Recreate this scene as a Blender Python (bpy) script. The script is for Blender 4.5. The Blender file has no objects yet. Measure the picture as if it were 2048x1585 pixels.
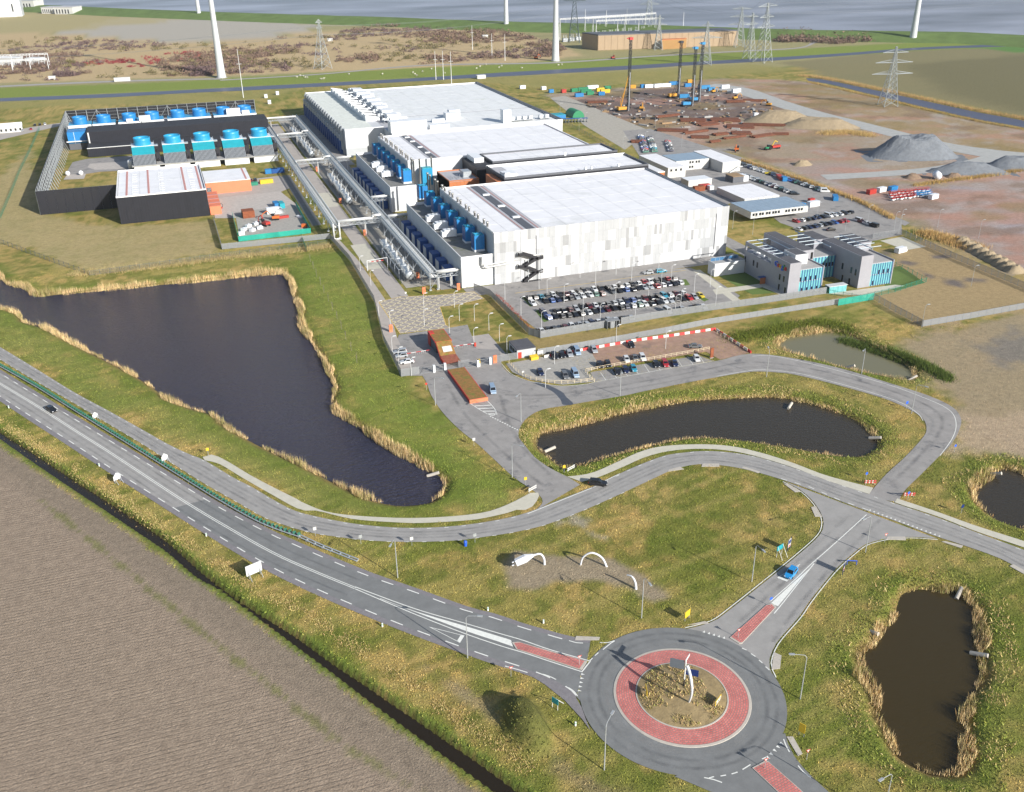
import bpy, bmesh, math, random
import numpy as np
from mathutils import Vector, Matrix, geometry
R=math.radians; rnd=random.Random(7); rng=np.random.default_rng(11)
S=bpy.context.scene; C=S.collection
# ---------------------------------------------------------------- camera
CAMH=124.0; FPX=1899.47; PW,PH=2048,1585
_p,_r,_y=R(26.26627),R(.79576),R(19.36621)
_f=np.array([0,math.cos(_p),-math.sin(_p)]); _x=np.array([1.,0,0]); _d=np.cross(_f,_x)
_M=np.array([math.cos(_r)*_x+math.sin(_r)*_d,-math.sin(_r)*_x+math.cos(_r)*_d,_f])@np.array([[math.cos(_y),-math.sin(_y),0],[math.sin(_y),math.cos(_y),0],[0,0,1]])
cam=bpy.data.cameras.new('camera'); camo=bpy.data.objects.new('camera',cam); C.objects.link(camo)
cam.sensor_fit='HORIZONTAL'; cam.sensor_width=36; cam.lens=36*FPX/PW; cam.clip_start=1; cam.clip_end=30000
mw=Matrix.Identity(4)
for i in range(3):
    mw[i][0]=_M[0][i]; mw[i][1]=-_M[1][i]; mw[i][2]=-_M[2][i]
mw[2][3]=CAMH; camo.matrix_world=mw; S.camera=camo
# ---------------------------------------------------------------- light
SUN=Vector((.448,-.894,0)); SEL=R(24.5)
wd=bpy.data.worlds.new('World'); S.world=wd; wd.use_nodes=True
nt=wd.node_tree; sky=nt.nodes.new('ShaderNodeTexSky'); sky.sky_type='NISHITA'; sky.sun_disc=False
sky.sun_elevation=SEL; sky.sun_rotation=math.atan2(SUN.x,SUN.y); sky.air_density=1.0; sky.dust_density=1.2; sky.ozone_density=1.0
bg=nt.nodes['Background']; bg.inputs[1].default_value=.09; nt.links.new(sky.outputs[0],bg.inputs[0])
sl=bpy.data.lights.new('sun','SUN'); sl.energy=4.6; sl.angle=R(.5); sl.color=(1,.965,.905)
so=bpy.data.objects.new('sun',sl); C.objects.link(so)
so.rotation_euler=(-Vector((SUN.x*math.cos(SEL),SUN.y*math.cos(SEL),math.sin(SEL)))).to_track_quat('-Z','Y').to_euler(); so.location=(100,-100,300)
S.view_settings.view_transform='Standard'; S.view_settings.look='None'; S.view_settings.gamma=1; S.view_settings.exposure=.64
S.cycles.max_bounces=5; S.cycles.diffuse_bounces=2; S.cycles.glossy_bounces=2; S.cycles.transparent_max_bounces=12; S.cycles.caustics_reflective=False; S.cycles.caustics_refractive=False
# ---------------------------------------------------------------- helpers
def P(x,y,z=0.0):
    "ground point (metres) that the drone photograph shows at this place, on the level z"
    r=_M.T@np.array([(x-PW/2)/FPX,(y-PH/2)/FPX,1.]); t=(z-CAMH)/r[2]; return Vector((r[0]*t,r[1]*t,z))
def K(s,x0=0,y0=0,k=1):
    "text of 'x,y x,y' -> list of pixel pairs"
    return [(x0+float(a)*k,y0+float(b)*k) for a,b in (q.split(',') for q in s.split())]
def PL(pts,z=0.0): return [P(a,b,z) for a,b in pts]
def smooth(pts,n=6,closed=False):
    pts=[Vector(p) for p in pts]; N=len(pts); out=[]
    for i in range(N if closed else N-1):
        g=(lambda k:pts[k%N]) if closed else (lambda k:pts[max(0,min(N-1,k))])
        a,b,c,d=g(i-1),g(i),g(i+1),g(i+2)
        for j in range(n):
            t=j/n; out.append(.5*((2*b)+(c-a)*t+(2*a-5*b+4*c-d)*t*t+(3*b-a-3*c+d)*t**3))
    if not closed: out.append(pts[-1].copy())
    return out
def resample(pts,step):
    L=[0]
    for a,b in zip(pts,pts[1:]): L.append(L[-1]+(b-a).length)
    n=max(1,round(L[-1]/step)); out=[]; k=0
    for i in range(n+1):
        s=L[-1]*i/n
        while k<len(L)-2 and L[k+1]<s: k+=1
        u=(s-L[k])/max(1e-9,L[k+1]-L[k]); out.append(pts[k].lerp(pts[k+1],u))
    return out
def tangents(pts):
    out=[]
    for i in range(len(pts)):
        d=pts[min(i+1,len(pts)-1)]-pts[max(i-1,0)]; d.z=0; out.append(d.normalized())
    return out
def offset(pts,d):
    return [p+Vector((-t.y,t.x,0))*d for p,t in zip(pts,tangents(pts))]
ORD='first second third fourth fifth sixth seventh eighth ninth tenth eleventh twelfth'.split()
MATS={}
def nodes_of(m):
    m.use_nodes=True; return m.node_tree, m.node_tree.nodes['Principled BSDF']
def mat(name,col,rough=.6,metal=0,var=.12,scale=1.5,bump=0,bscale=6,spec=.4,alpha=None,stain=None):
    "principled material with two layers of procedural tone variation"
    if name in MATS: return MATS[name]
    m=bpy.data.materials.new(name); MATS[name]=m; t,b=nodes_of(m); L=t.links.new; N=t.nodes.new
    b.inputs['Roughness'].default_value=rough; b.inputs['Metallic'].default_value=metal; b.inputs['Specular IOR Level'].default_value=spec
    if var>0:
        tc=N('ShaderNodeNewGeometry'); n1=N('ShaderNodeTexNoise'); n1.inputs['Scale'].default_value=scale; n1.inputs['Detail'].default_value=5; n1.inputs['Roughness'].default_value=.65
        L(tc.outputs['Position'],n1.inputs['Vector'])
        mr=N('ShaderNodeMapRange'); mr.inputs[1].default_value=.28; mr.inputs[2].default_value=.72; mr.inputs[3].default_value=1-var; mr.inputs[4].default_value=1+var; L(n1.outputs[0],mr.inputs[0])
        mx=N('ShaderNodeMix'); mx.data_type='RGBA'; mx.blend_type='MULTIPLY'; mx.inputs[0].default_value=1; mx.inputs[6].default_value=(*col,1)
        cb=N('ShaderNodeCombineColor'); [L(mr.outputs[0],cb.inputs[i]) for i in range(3)]; L(cb.outputs[0],mx.inputs[7])
        src=mx.outputs[2]
        if stain:
            n2=N('ShaderNodeTexNoise'); n2.inputs['Scale'].default_value=stain[1]; n2.inputs['Detail'].default_value=8; n2.inputs['Roughness'].default_value=.7; L(tc.outputs['Position'],n2.inputs['Vector'])
            r2=N('ShaderNodeMapRange'); r2.inputs[1].default_value=stain[2]; r2.inputs[2].default_value=stain[2]+.15; L(n2.outputs[0],r2.inputs[0])
            m2=N('ShaderNodeMix'); m2.data_type='RGBA'; L(r2.outputs[0],m2.inputs[0]); L(src,m2.inputs[6]); m2.inputs[7].default_value=(*stain[0],1); src=m2.outputs[2]
        L(src,b.inputs['Base Color'])
        if bump:
            n3=N('ShaderNodeTexNoise'); n3.inputs['Scale'].default_value=bscale; n3.inputs['Detail'].default_value=4; L(tc.outputs['Position'],n3.inputs['Vector'])
            bp=N('ShaderNodeBump'); bp.inputs['Strength'].default_value=bump; bp.inputs['Distance'].default_value=.1; L(n3.outputs[0],bp.inputs['Height']); L(bp.outputs[0],b.inputs['Normal'])
    else: b.inputs['Base Color'].default_value=(*col,1)
    if alpha is not None:
        b.inputs['Alpha'].default_value=alpha
    return m
def srgb(r,g,b): return tuple(((c/255+.055)/1.055)**2.4 if c>10 else c/3294 for c in (r,g,b))
class MB:
    "collects simple shapes; build() links them as one mesh object"
    def __init__(s): s.v=[]; s.f=[]
    def add(s,v,f):
        o=len(s.v); s.v+= [tuple(p) for p in v]; s.f+=[tuple(i+o for i in q) for q in f]; return s
    def box(s,x0,x1,y0,y1,z0,z1):
        return s.add([(x0,y0,z0),(x1,y0,z0),(x1,y1,z0),(x0,y1,z0),(x0,y0,z1),(x1,y0,z1),(x1,y1,z1),(x0,y1,z1)],[(3,2,1,0),(4,5,6,7),(0,1,5,4),(1,2,6,5),(2,3,7,6),(3,0,4,7)])
    def cbox(s,c,sx,sy,sz,rz=0):
        "box on its base centre c, turned rz about z"
        q=[(-sx/2,-sy/2),(sx/2,-sy/2),(sx/2,sy/2),(-sx/2,sy/2)]; ca,sa=math.cos(rz),math.sin(rz)
        v=[(c[0]+a*ca-b*sa,c[1]+a*sa+b*ca,c[2]+z) for z in (0,sz) for a,b in q]
        return s.add(v,[(3,2,1,0),(4,5,6,7),(0,1,5,4),(1,2,6,5),(2,3,7,6),(3,0,4,7)])
    def prism(s,poly,z0,z1,cap=True):
        n=len(poly); v=[(p[0],p[1],z0) for p in poly]+[(p[0],p[1],z1) for p in poly]
        f=[(i,(i+1)%n,(i+1)%n+n,i+n) for i in range(n)]
        if cap: f+= [tuple(range(n,2*n)),tuple(range(n-1,-1,-1))]
        return s.add(v,f)
    def tube(s,a,b,r0,r1=None,n=8,cap=True):
        a=Vector(a); b=Vector(b); r1=r0 if r1 is None else r1; d=(b-a).normalized()
        u=d.orthogonal().normalized(); w=d.cross(u); v=[]
        for c,r in ((a,r0),(b,r1)):
            for i in range(n): t=2*math.pi*(i+.5)/n; v.append(c+u*math.cos(t)*r+w*math.sin(t)*r)
        f=[(i,(i+1)%n,(i+1)%n+n,i+n) for i in range(n)]
        if cap: f+=[tuple(range(n-1,-1,-1)),tuple(range(n,2*n))]
        return s.add(v,f)
    def beam(s,a,b,w,h=None): return s.tube(a,b,w*.707,None,4)
    def path(s,pts,r,n=8):
        for a,b in zip(pts,pts[1:]): s.tube(a,b,r,None,n)
        return s
    def lathe(s,prof,c=(0,0,0),n=20):
        "profile [(r,z)] turned about the vertical through c"
        v=[(c[0]+r*math.cos(2*math.pi*i/n),c[1]+r*math.sin(2*math.pi*i/n),c[2]+z) for r,z in prof for i in range(n)]
        f=[(k*n+i,k*n+(i+1)%n,(k+1)*n+(i+1)%n,(k+1)*n+i) for k in range(len(prof)-1) for i in range(n)]
        return s.add(v,f)
    def ell(s,c,rx,ry,rz,n=10,m=6):
        v=[];f=[]
        for j in range(m+1):
            t=math.pi*j/m-math.pi/2
            for i in range(n): v.append((c[0]+rx*math.cos(t)*math.cos(2*math.pi*i/n),c[1]+ry*math.cos(t)*math.sin(2*math.pi*i/n),c[2]+rz*math.sin(t)))
        for j in range(m):
            for i in range(n): f.append((j*n+i,j*n+(i+1)%n,(j+1)*n+(i+1)%n,(j+1)*n+i))
        return s.add(v,f)
    def mesh(s,name,m=None,sm=False):
        me=bpy.data.meshes.new(name); me.from_pydata(s.v,[],s.f)
        if m: me.materials.append(MATS[m] if isinstance(m,str) else m)
        if sm: me.polygons.foreach_set('use_smooth',[True]*len(me.polygons))
        me.update(); return me
    def build(s,name,m,parent=None,sm=False,loc=None,rz=0):
        return link(name,s.mesh(name,m,sm),parent,loc,rz)
def link(name,me,parent=None,loc=None,rz=0,m=None):
    o=bpy.data.objects.new(name,me); C.objects.link(o)
    if parent: o.parent=parent
    if loc is not None: o.location=loc
    if rz: o.rotation_euler.z=rz
    if m:
        o.material_slots[0].link='OBJECT'; o.material_slots[0].material=MATS[m] if isinstance(m,str) else m
    return o
def tag(o,label,cat,group=None,kind=None):
    o['label']=label; o['category']=cat
    if group: o['group']=group
    if kind: o['kind']=kind
    return o
def thing(name,label,cat,loc=(0,0,0),rz=0,group=None):
    o=bpy.data.objects.new(name,None); C.objects.link(o); o.location=loc; o.rotation_euler.z=rz; o.empty_display_size=.3
    return tag(o,label,cat,group)
def struct(o,label=None,kind='structure'):
    o['kind']=kind
    if label: o['label']=label
    return o
def dup(root,loc,rz=0,label=None,group=None,scale=None):
    r=root.copy(); C.objects.link(r); r.location=loc; r.rotation_euler=(0,0,rz)
    if scale: r.scale=scale if hasattr(scale,'__len__') else (scale,)*3
    if label: r['label']=label
    if group: r['group']=group
    for ch in KIDS(root):
        c=ch.copy(); C.objects.link(c); c.parent=r
        for g in KIDS(ch):
            d=g.copy(); C.objects.link(d); d.parent=c
    return r
_kids={}
def KIDS(o):
    if o.name not in _kids: _kids[o.name]=list(o.children)
    return _kids[o.name]
def sheet(name,pts,z,m,parent=None,label=None,kind='structure',uv=None):
    "flat paved sheet with a 3 cm skirt, triangulated"
    pts=[Vector((p[0],p[1],z)) for p in pts]
    ar=sum(a.x*b.y-b.x*a.y for a,b in zip(pts,pts[1:]+pts[:1]))
    if ar<0: pts.reverse()
    tri=geometry.tessellate_polygon([pts]); n=len(pts)
    def up(t):
        a,b,c=(pts[i] for i in t); return t if (b-a).cross(c-a).z>0 else t[::-1]
    b=MB(); b.add(pts,[up(t) for t in tri]); o=b.build(name,m,parent)
    if not parent: struct(o,label,kind)
    return o
def strip(left,right,z):
    b=MB(); v=[]; 
    for l,r in zip(left,right): v+=[(l[0],l[1],z),(r[0],r[1],z)]
    f=[]
    for i in range(len(left)-1):
        q=(2*i,2*i+1,2*i+3,2*i+2); a,b2,c=[Vector(v[k]) for k in q[:3]]
        f.append(q if (b2-a).cross(c-a).z>0 else q[::-1])
    return b.add(v,f)
# ---------------------------------------------------------------- noise and distances on arrays
def vnoise(x,y,scale,seed):
    g=np.random.default_rng(seed).random((256,256)); u=x/scale+1000.3; v=y/scale+1000.7
    i=np.floor(u).astype(int); j=np.floor(v).astype(int); a=u-i; b=v-j; a=a*a*(3-2*a); b=b*b*(3-2*b)
    i0,i1,j0,j1=i%256,(i+1)%256,j%256,(j+1)%256
    return (g[i0,j0]*(1-a)+g[i1,j0]*a)*(1-b)+(g[i0,j1]*(1-a)+g[i1,j1]*a)*b
def fbm(x,y,scale,seed,o=4):
    s=0;w=1;t=0
    for k in range(o): s=s+w*vnoise(x,y,scale/2**k,seed+k); t+=w; w*=.55
    return s/t
def segdist(X,Y,pts,closed):
    d=np.full(X.shape,1e9); n=len(pts)
    for i in range(n if closed else n-1):
        a=pts[i]; b=pts[(i+1)%n]; ex,ey=b[0]-a[0],b[1]-a[1]; l=ex*ex+ey*ey+1e-9
        t=np.clip(((X-a[0])*ex+(Y-a[1])*ey)/l,0,1); d=np.minimum(d,(X-a[0]-t*ex)**2+(Y-a[1]-t*ey)**2)
    return np.sqrt(d)
def inside(X,Y,pts):
    c=np.zeros(X.shape,bool); n=len(pts)
    for i in range(n):
        a=pts[i]; b=pts[i-1]
        k=((a[1]>Y)!=(b[1]>Y))&(X<(b[0]-a[0])*(Y-a[1])/((b[1]-a[1]) or 1e-9)+a[0]); c^=k
    return c
def sdist(X,Y,pts,margin=30):
    "signed distance to a polygon (negative inside), 1e3 away from it"
    xs=[p[0] for p in pts]; ys=[p[1] for p in pts]; out=np.full(X.shape,1e3)
    k=(X>min(xs)-margin)&(X<max(xs)+margin)&(Y>min(ys)-margin)&(Y<max(ys)+margin)
    d=segdist(X[k],Y[k],pts,True); d[inside(X[k],Y[k],pts)]*=-1; out[k]=d; return out
def sstep(e0,e1,x): t=np.clip((x-e0)/(e1-e0),0,1); return t*t*(3-2*t)
# ================================================================ land and roads: outlines
KAL=1.18
def alb(r,g,b,k=1.0): return tuple(c*k/KAL for c in srgb(r,g,b))
def S4(s): return K(s)
hw_up=K('-60,710 2.9,748.8 90.8,803 213.9,878.6 331,950 439.5,1016 537.6,1067.3 574.9,1083.9 653.4,1118.2 736.9,1152.5 829.8,1185 930.9,1221.6 984.5,1235.4 1045,1256 1100,1271.4 1138,1282 1180,1288')
hw_lo=K('-60,753 10.3,799.5 65,835.3 145.6,887 235.3,945.7 309,992 363.3,1026.6 421.9,1063.2 485,1101.5 556,1141.3 637.3,1180.3 726,1218.4 822.5,1257.4 927.3,1296 983,1315.4 1045,1335 1100,1355.8 1136.6,1376 1162,1402')
hw_ce=K('-60,731 0,767.9 73,811.8 146.5,859.3 219.7,905.6 293,953.9 366,1001.7 439.5,1046.2 546.5,1106.5 630,1144 710.5,1177')
HUP=resample(smooth(PL(hw_up)),3); HLO=resample(smooth(PL(hw_lo)),3); HCE=resample(smooth(PL(hw_ce)),3)
par_up=K('-80,648 0,694.6 73,738.6 146.5,784 219.7,823.6 293,864.6 337,889.5 380.9,910 410,921.7 468.8,956.9 504,974.6 540.6,996.6 584.6,1020 625.6,1032 701.8,1047 780.9,1055.2 854,1056 927.3,1050.8 1000,1039.5 1053.8,1026 1120,1000 1184,974.7 1212.5,961.3 1266,935.7 1327,912.5 1363.8,906.4 1400,903 1447.5,904.3 1510.7,913.8 1589.8,937.5 1653,959.7 1716.4,981.8 1789,1007 1874.6,1035.6 1953.7,1065.7 2048,1100.5 2140,1137')
par_lo=K('-80,671 0,719.5 73,763.5 146.5,806 219.7,850 293,893.9 351.6,932 410,968.6 468.8,1002 527.3,1035 575.8,1053 619.7,1065.5 663.7,1072.8 736.9,1081.6 824.8,1084.5 912.7,1081.6 961,1075.5 1022,1066.3 1083,1052.8 1144,1030.9 1205,1005 1266,977 1315,954 1351.6,938 1400,929 1463,934 1526.6,948.6 1600,972 1700,1010 1800,1046 1860,1069 1922,1089.4 1985,1111.5 2020,1127 2048,1146 2140,1186')
con_l=K('1567.7,962.8 1602.5,981.8 1627.8,1005.5 1643.6,1030.9 1646.8,1053 1635.7,1075 1589.8,1116 1526.6,1167 1463,1217.5 1425,1244.4 1372,1259')
con_r=K('1874.6,1078 1820.8,1074.5 1773,1078 1732,1089 1707,1106.8 1669,1141.6 1621.5,1200 1598,1234 1557,1281 1542,1309 1538,1332 1548,1356')
ent_l=K('790,690 845,752 862,790 885,825 919.5,860 958.6,891.7 1022,950.3 1056,974.7 1079.4,991.8 1085,1004 1078,1015 1064,1026')
ent_r=K('1160,970 1134.4,954 1102.6,938 1070.9,916 1048,889 1037,872 1043,850 1060,832 1088,819 1130,812 1189,801.7 1247.5,792 1294,781.8 1364.7,767.7 1435,754.8 1505,744 1560,746 1600,752 1680,772 1760,795 1810,815 1845,837 1853,860 1843,879 1811,913.8 1773,948.6 1745,980 1733,993')
ent_o=K('1797,1006 1808,983.4 1843,948.6 1881,910.6 1903,888.5 1918,862 1922,838 1905,815 1860,793 1780,767 1680,737 1580,716 1500,708 1440,721 1405,726.9 1335,738.6 1264.7,751.5 1189.7,765.5 1171,769.5 1124,773 1089,769 1053.8,762 1021,749 1002,728 1000,700')
se_l=K('1349,1553.5 1407.6,1578 1450,1597 1520,1630'); se_r=K('1570,1467 1583.4,1505 1612.7,1543 1656.6,1584 1700,1625')
foot1_u=K('405,915 425,910 454,923 498,949.5 542,973 600,1002 605,1005.4 649,1023 707.6,1031.8 810,1036.8 898,1033.8 971,1025 1017,1009 1046.5,994.3 1068.5,983.3 1077,987 1079.5,997')
foot1_l=K('410,921.5 439.5,929 483.4,955.4 542,989 600,1019.9 634.4,1022.2 707.6,1039.1 810,1046.4 854,1046.4 936,1041.4 973,1036 1017,1026 1041.6,1018 1056,1021 1071,1006.5 1078,993')
foot2_u=K('1134.4,954 1183,946.7 1237,923.5 1281,904 1327,893 1400,889.4 1463,893.2 1526.6,907.5 1589.8,928 1653,951.8 1746.5,976.4')
foot2_l=K('1163.7,964.5 1200,954 1249,933.2 1290.6,915 1339.4,902.7 1400,898.3 1463,902.7 1520,915.4 1589.8,937 1653,961.3 1738.5,989')
foot3_u=K('1794,997.6 1874.6,1024.5 1953.7,1053 2048,1083 2130,1112'); foot3_l=K('1789,1005.5 1808,1012 1874.6,1033.4 1953.7,1064 2048,1095.7 2130,1126')
RBC=Vector((70.8,111.8,0))
def ring(r,n=72,c=RBC): return [c+Vector((r*math.cos(2*math.pi*i/n),r*math.sin(2*math.pi*i/n),0)) for i in range(n)]
def road(a,b): return resample(smooth(PL(a)),2.5)+resample(smooth(PL(b)),2.5)[::-1]
polyHW=offset(HUP,1.3)+offset(HLO,-1.5)[::-1]
polyPA=road(par_up,par_lo); polyCO=road(con_l,con_r); polyEN=smooth(PL(ent_l),4)+smooth(PL(ent_r),4)[::1]+smooth(PL(ent_o),4)
polySE=road(se_l,se_r); polyRB=ring(18.3)
polyF1=road(foot1_u,foot1_l); polyF2=road(foot2_u,foot2_l); polyF3=road(foot3_u,foot3_l)
ZW=-1.2
def pond(s): return [Vector(p) for p in smooth(PL(K(s),ZW),3,True)]
ponds={
 'a':pond('-40,540 0,556 15,571 50,578 67,591 85,593 146.5,588 234,580 322,571 410,563.5 498,553 565,549 568,552 582.5,568.7 584.6,591 594.8,609.7 601,626 599,646.6 605,660 625,690 650,735 668,775 662,808 668,826 700,845 760,888 820,922 862,946 888,968 880,990 862,1003 839.5,1008 795.5,1010 737,998 707.6,984 672,966 600,929 542,902 486,873 457,856 436.5,840 425,829 389.6,819 351.6,806 331,797 316,781 281,758 249,740 205,717 164,697 126,676 88,656 50,645 38,629 0,618 -60,600'),
 'b':pond('1076,893 1075,884 1081,872 1100,864 1163,851 1224,834.5 1294,818 1365,806 1435,800.5 1505,797 1540,796.6 1580,801 1640,815 1700,838 1742,868 1750,890 1735,905 1705,913 1650,908 1590,896 1540,889 1482,880 1435,876 1388,876 1318,887 1247.5,905 1177,924 1137,935 1122,931 1088,906'),
 'c':pond('1555,691 1575,678 1620,668 1660,665 1700,672 1720,685 1760,705 1800,725 1826,745 1815,760 1780,755 1720,743 1660,728 1610,713 1570,702'),
 'd':pond('1947.4,986.6 1957,970.8 1991.7,947 2014,940.7 2048,952 2110,975 2130,1010 2110,1050 2060,1058 2020,1048.7 1985,1033 1957,1007.6'),
 'e':pond('1803.5,1200 1816,1188 1842,1182.6 1880,1186 1913,1186 1926,1195 1946.6,1218 1954,1249 1957,1282 1957,1323 1959,1359 1946.6,1379 1932,1410 1926,1448 1932,1468 1930,1507 1918,1543 1867,1548 1837,1536 1798,1512 1778,1470 1757,1432 1755,1402 1745,1374 1732,1359 1725.6,1310 1748,1297.5 1760,1277 1768,1262 1790,1244'),
}
dit_u=K('-60,829 0,867.5 73,914 146.5,962.7 219.7,1009.6 293,1058 337,1090 400,1146 458.6,1191.5 517,1231 587.5,1275 663.7,1330.6 737,1379 766,1400 840,1450 900,1492 960,1533 1040,1592 1080,1620')
dit_l=K('-60,837 0,877.7 73,929 146.5,978.8 219.7,1027 293,1076 337,1106 400,1159 435,1177 496.7,1221 575.8,1279.3 663.7,1343.8 737,1400 800,1446 860,1490 930,1540 1010,1598 1050,1630')
ditch=resample(smooth(PL(dit_u,ZW-.1)),3)+resample(smooth(PL(dit_l,ZW-.1)),3)[::-1]
field=PL(K('-60,850 0,893 73,943 146.5,993 200,1028 300,1098 400,1168 500,1240 600,1312 700,1390 800,1464 880,1524 960,1590 1010,1640 400,1900 -400,1900 -300,1100'))
# ================================================================ terrain sheet
def axis(*parts):
    out=[]
    for a,b,st in parts: out+=list(np.arange(a,b,st))
    return np.array(out+[parts[-1][1]])
gx=axis((-9000,-900,2700),(-900,-300,40),(-300,-130,5),(-130,-70,1.6),(-70,200,.9),(200,290,1.3),(290,560,4),(560,1400,14),(1400,9000,1900))
gy=axis((-3000,40,900),(40,68,4),(68,320,.9),(320,480,1.8),(480,780,4),(780,1300,9),(1300,3000,60),(3000,16000,3000))
X,Y=np.meshgrid(gx,gy); Zg=-.10*fbm(X,Y,7,3,3)
Col=np.empty(X.shape+(3,)); Col[:]=alb(162,150,84)
def blend(c,w): 
    global Col
    Col=Col*(1-w[...,None])+np.array(c)*w[...,None]
n1=fbm(X,Y,38,21); n2=fbm(X,Y,9,31); n3=fbm(X,Y,3.2,41,3)
blend(alb(188,164,102),sstep(.50,.68,n1)*.8); blend(alb(124,131,56),sstep(.50,.66,fbm(X,Y,24,51))*.85)
blend(alb(198,166,104),sstep(.50,.66,n2)*.65); blend(alb(104,118,46),sstep(.50,.64,n3)*.6)
sd_=(P(1500,1000)-P(1300,1090)).normalized(); su=X*sd_.x+Y*sd_.y; sv=-X*sd_.y+Y*sd_.x; stk=fbm(su/14,sv+fbm(X,Y,60,5)*9,1.9,222,3)
blend(alb(186,168,104),sstep(.54,.68,stk)*.35); blend(alb(112,118,52),sstep(.46,.34,stk)*.4 if False else (1-sstep(.34,.46,stk))*.4)
def paint(s,c,feather=3,w=1.0,wob=4,rag=0,world=False):
    pts=s if world else PL(K(s))
    d=sdist(X,Y,pts,60)+(n2-.5)*wob*2+(n3-.5)*wob
    blend(c,(1-sstep(-feather,feather,d))*w*(1-rag*sstep(.35,.65,n3)))
# far country
paint('-200,0 2300,-10 2300,110 1100,150 -200,215',alb(168,160,116),10,.9)
paint('-300,70 40,66 120,68 270,80 420,88 560,72 640,64 820,52 1010,60 1120,88 1160,112 1000,132 500,150 140,163 -300,172',alb(203,178,136),8,.95,8)
paint('112,66 250,33 480,40 560,44 640,50 600,66 520,76 400,88 270,80',alb(187,180,168),5,.95,4)
paint('-200,40 80,24 260,26 400,38 250,50 112,66 -200,68',alb(184,170,124),6,.8)
paint('-300,172 0,176 300,166 440,158 640,146 1000,128 1300,112 1500,104 1700,92 2048,74 2300,66 2300,88 2048,92 1520,121 1000,148 500,174 0,198 -300,210',alb(134,150,66),5,.92,4)
paint('-300,212 0,205 500,183 1000,155 1500,128 1600,140 1300,165 1110,178 960,165 620,175 500,205 140,212 -300,232',alb(160,152,92),6,.8,6)
paint('1560,125 1700,112 1850,100 2048,94 2300,84 2300,190 2048,236 1850,195 1640,150',alb(142,134,98),6,.95,6)
paint('1940,96 2048,92 2200,88 2200,108 2048,106',alb(96,140,66),4,.9)
paint('1800,130 2048,110 2300,100 2300,190 2048,225 1900,190',alb(122,116,84),14,.8,10)
# building site and mud
paint('1090,190 1290,172 1440,158 1560,160 1640,168 1850,222 2048,260 2300,310 2300,640 2048,548 1870,468 1700,395 1560,335 1480,310 1400,296 1300,262 1180,222',alb(176,158,138),8,.95,6)
paint('1500,165 1640,172 1800,215 2048,272 2300,330 2300,380 2048,318 1900,300 1760,262 1620,215',alb(170,146,104),6,.85,8,.4)
paint('1120,210 1180,192 1290,180 1420,172 1490,186 1560,222 1570,250 1470,268 1380,272 1290,255 1200,226',alb(122,106,100),5,.95,5)
paint('1290,262 1400,240 1560,250 1620,262 1520,276 1430,290 1350,285',alb(190,160,142),4,.8,4)
paint('1560,330 1700,325 1850,380 2048,350 2300,330 2300,640 2048,540 1870,462 1740,400',alb(178,158,148),6,.9,6)
for q in ('1850,430 1960,425 2048,450 2048,520 1950,470','1720,370 1850,395 2000,395 2040,420 1900,410','1600,300 1700,290 1760,310 1680,325'): paint(q,alb(186,138,118),4,.6,6,.5)
for q in ('1780,382 1900,372 1980,380 1880,392','1960,440 2048,435 2100,470 2020,470','1420,286 1480,288 1500,300 1440,302'): paint(q,alb(172,164,166),4,.8,5,.3)
mud=PL(K('1090,190 1290,172 1440,158 1560,160 1640,168 1850,222 2048,260 2300,310 2300,640 2048,548 1870,468 1700,395 1560,335 1480,310 1400,296 1300,262 1180,222'))
mk=1-sstep(-4,4,sdist(X,Y,mud,40)); sA=fbm(X*.5+Y*.9,Y*.25-X*.15,16,66,4); sB=fbm(X,Y,11,88,4)
blend(alb(196,150,130),mk*sstep(.52,.66,sA)*.6); blend(alb(188,182,178),mk*sstep(.56,.68,sB)*.4); blend(alb(140,116,96),mk*sstep(.56,.68,fbm(X,Y,22,99))*.6); blend(alb(150,132,84),mk*sstep(.58,.66,fbm(X,Y,40,123))*.5)
# land round the offices
paint('1770,505 1850,475 2048,560 2300,640 2300,640 2048,625 1840,650 1745,602 1640,602 1790,575',alb(182,158,118),4,.95,5)
paint('1420,650 1560,618 1640,602 1700,600 1560,625 1440,655 1240,690 1080,714 1060,680 1230,655',alb(172,150,100),3,.9,3)
for q in ('1760,500 1790,505 1780,512 1755,508','1800,520 1830,525 1820,530 1795,525','1885,555 1925,562 1925,575 1895,570','1930,555 1975,558 1970,566 1935,563','1840,540 1870,552 1860,556 1845,548','1860,510 1900,512 1890,518 1865,516'): paint(q,alb(120,112,110),2,.9,2)
paint('1780,700 1850,668 2048,625 2300,600 2300,960 2048,905 1960,870 1925,840 1900,800 1850,762',alb(174,156,128),4,.9,6)
paint('1955,690 2048,660 2300,640 2300,760 2048,735 1990,735',alb(138,132,124),5,.85,8)
paint('1925,836 2048,825 2200,830 2200,905 2048,915 1890,902',alb(192,170,142),3,.9,4)
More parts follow.
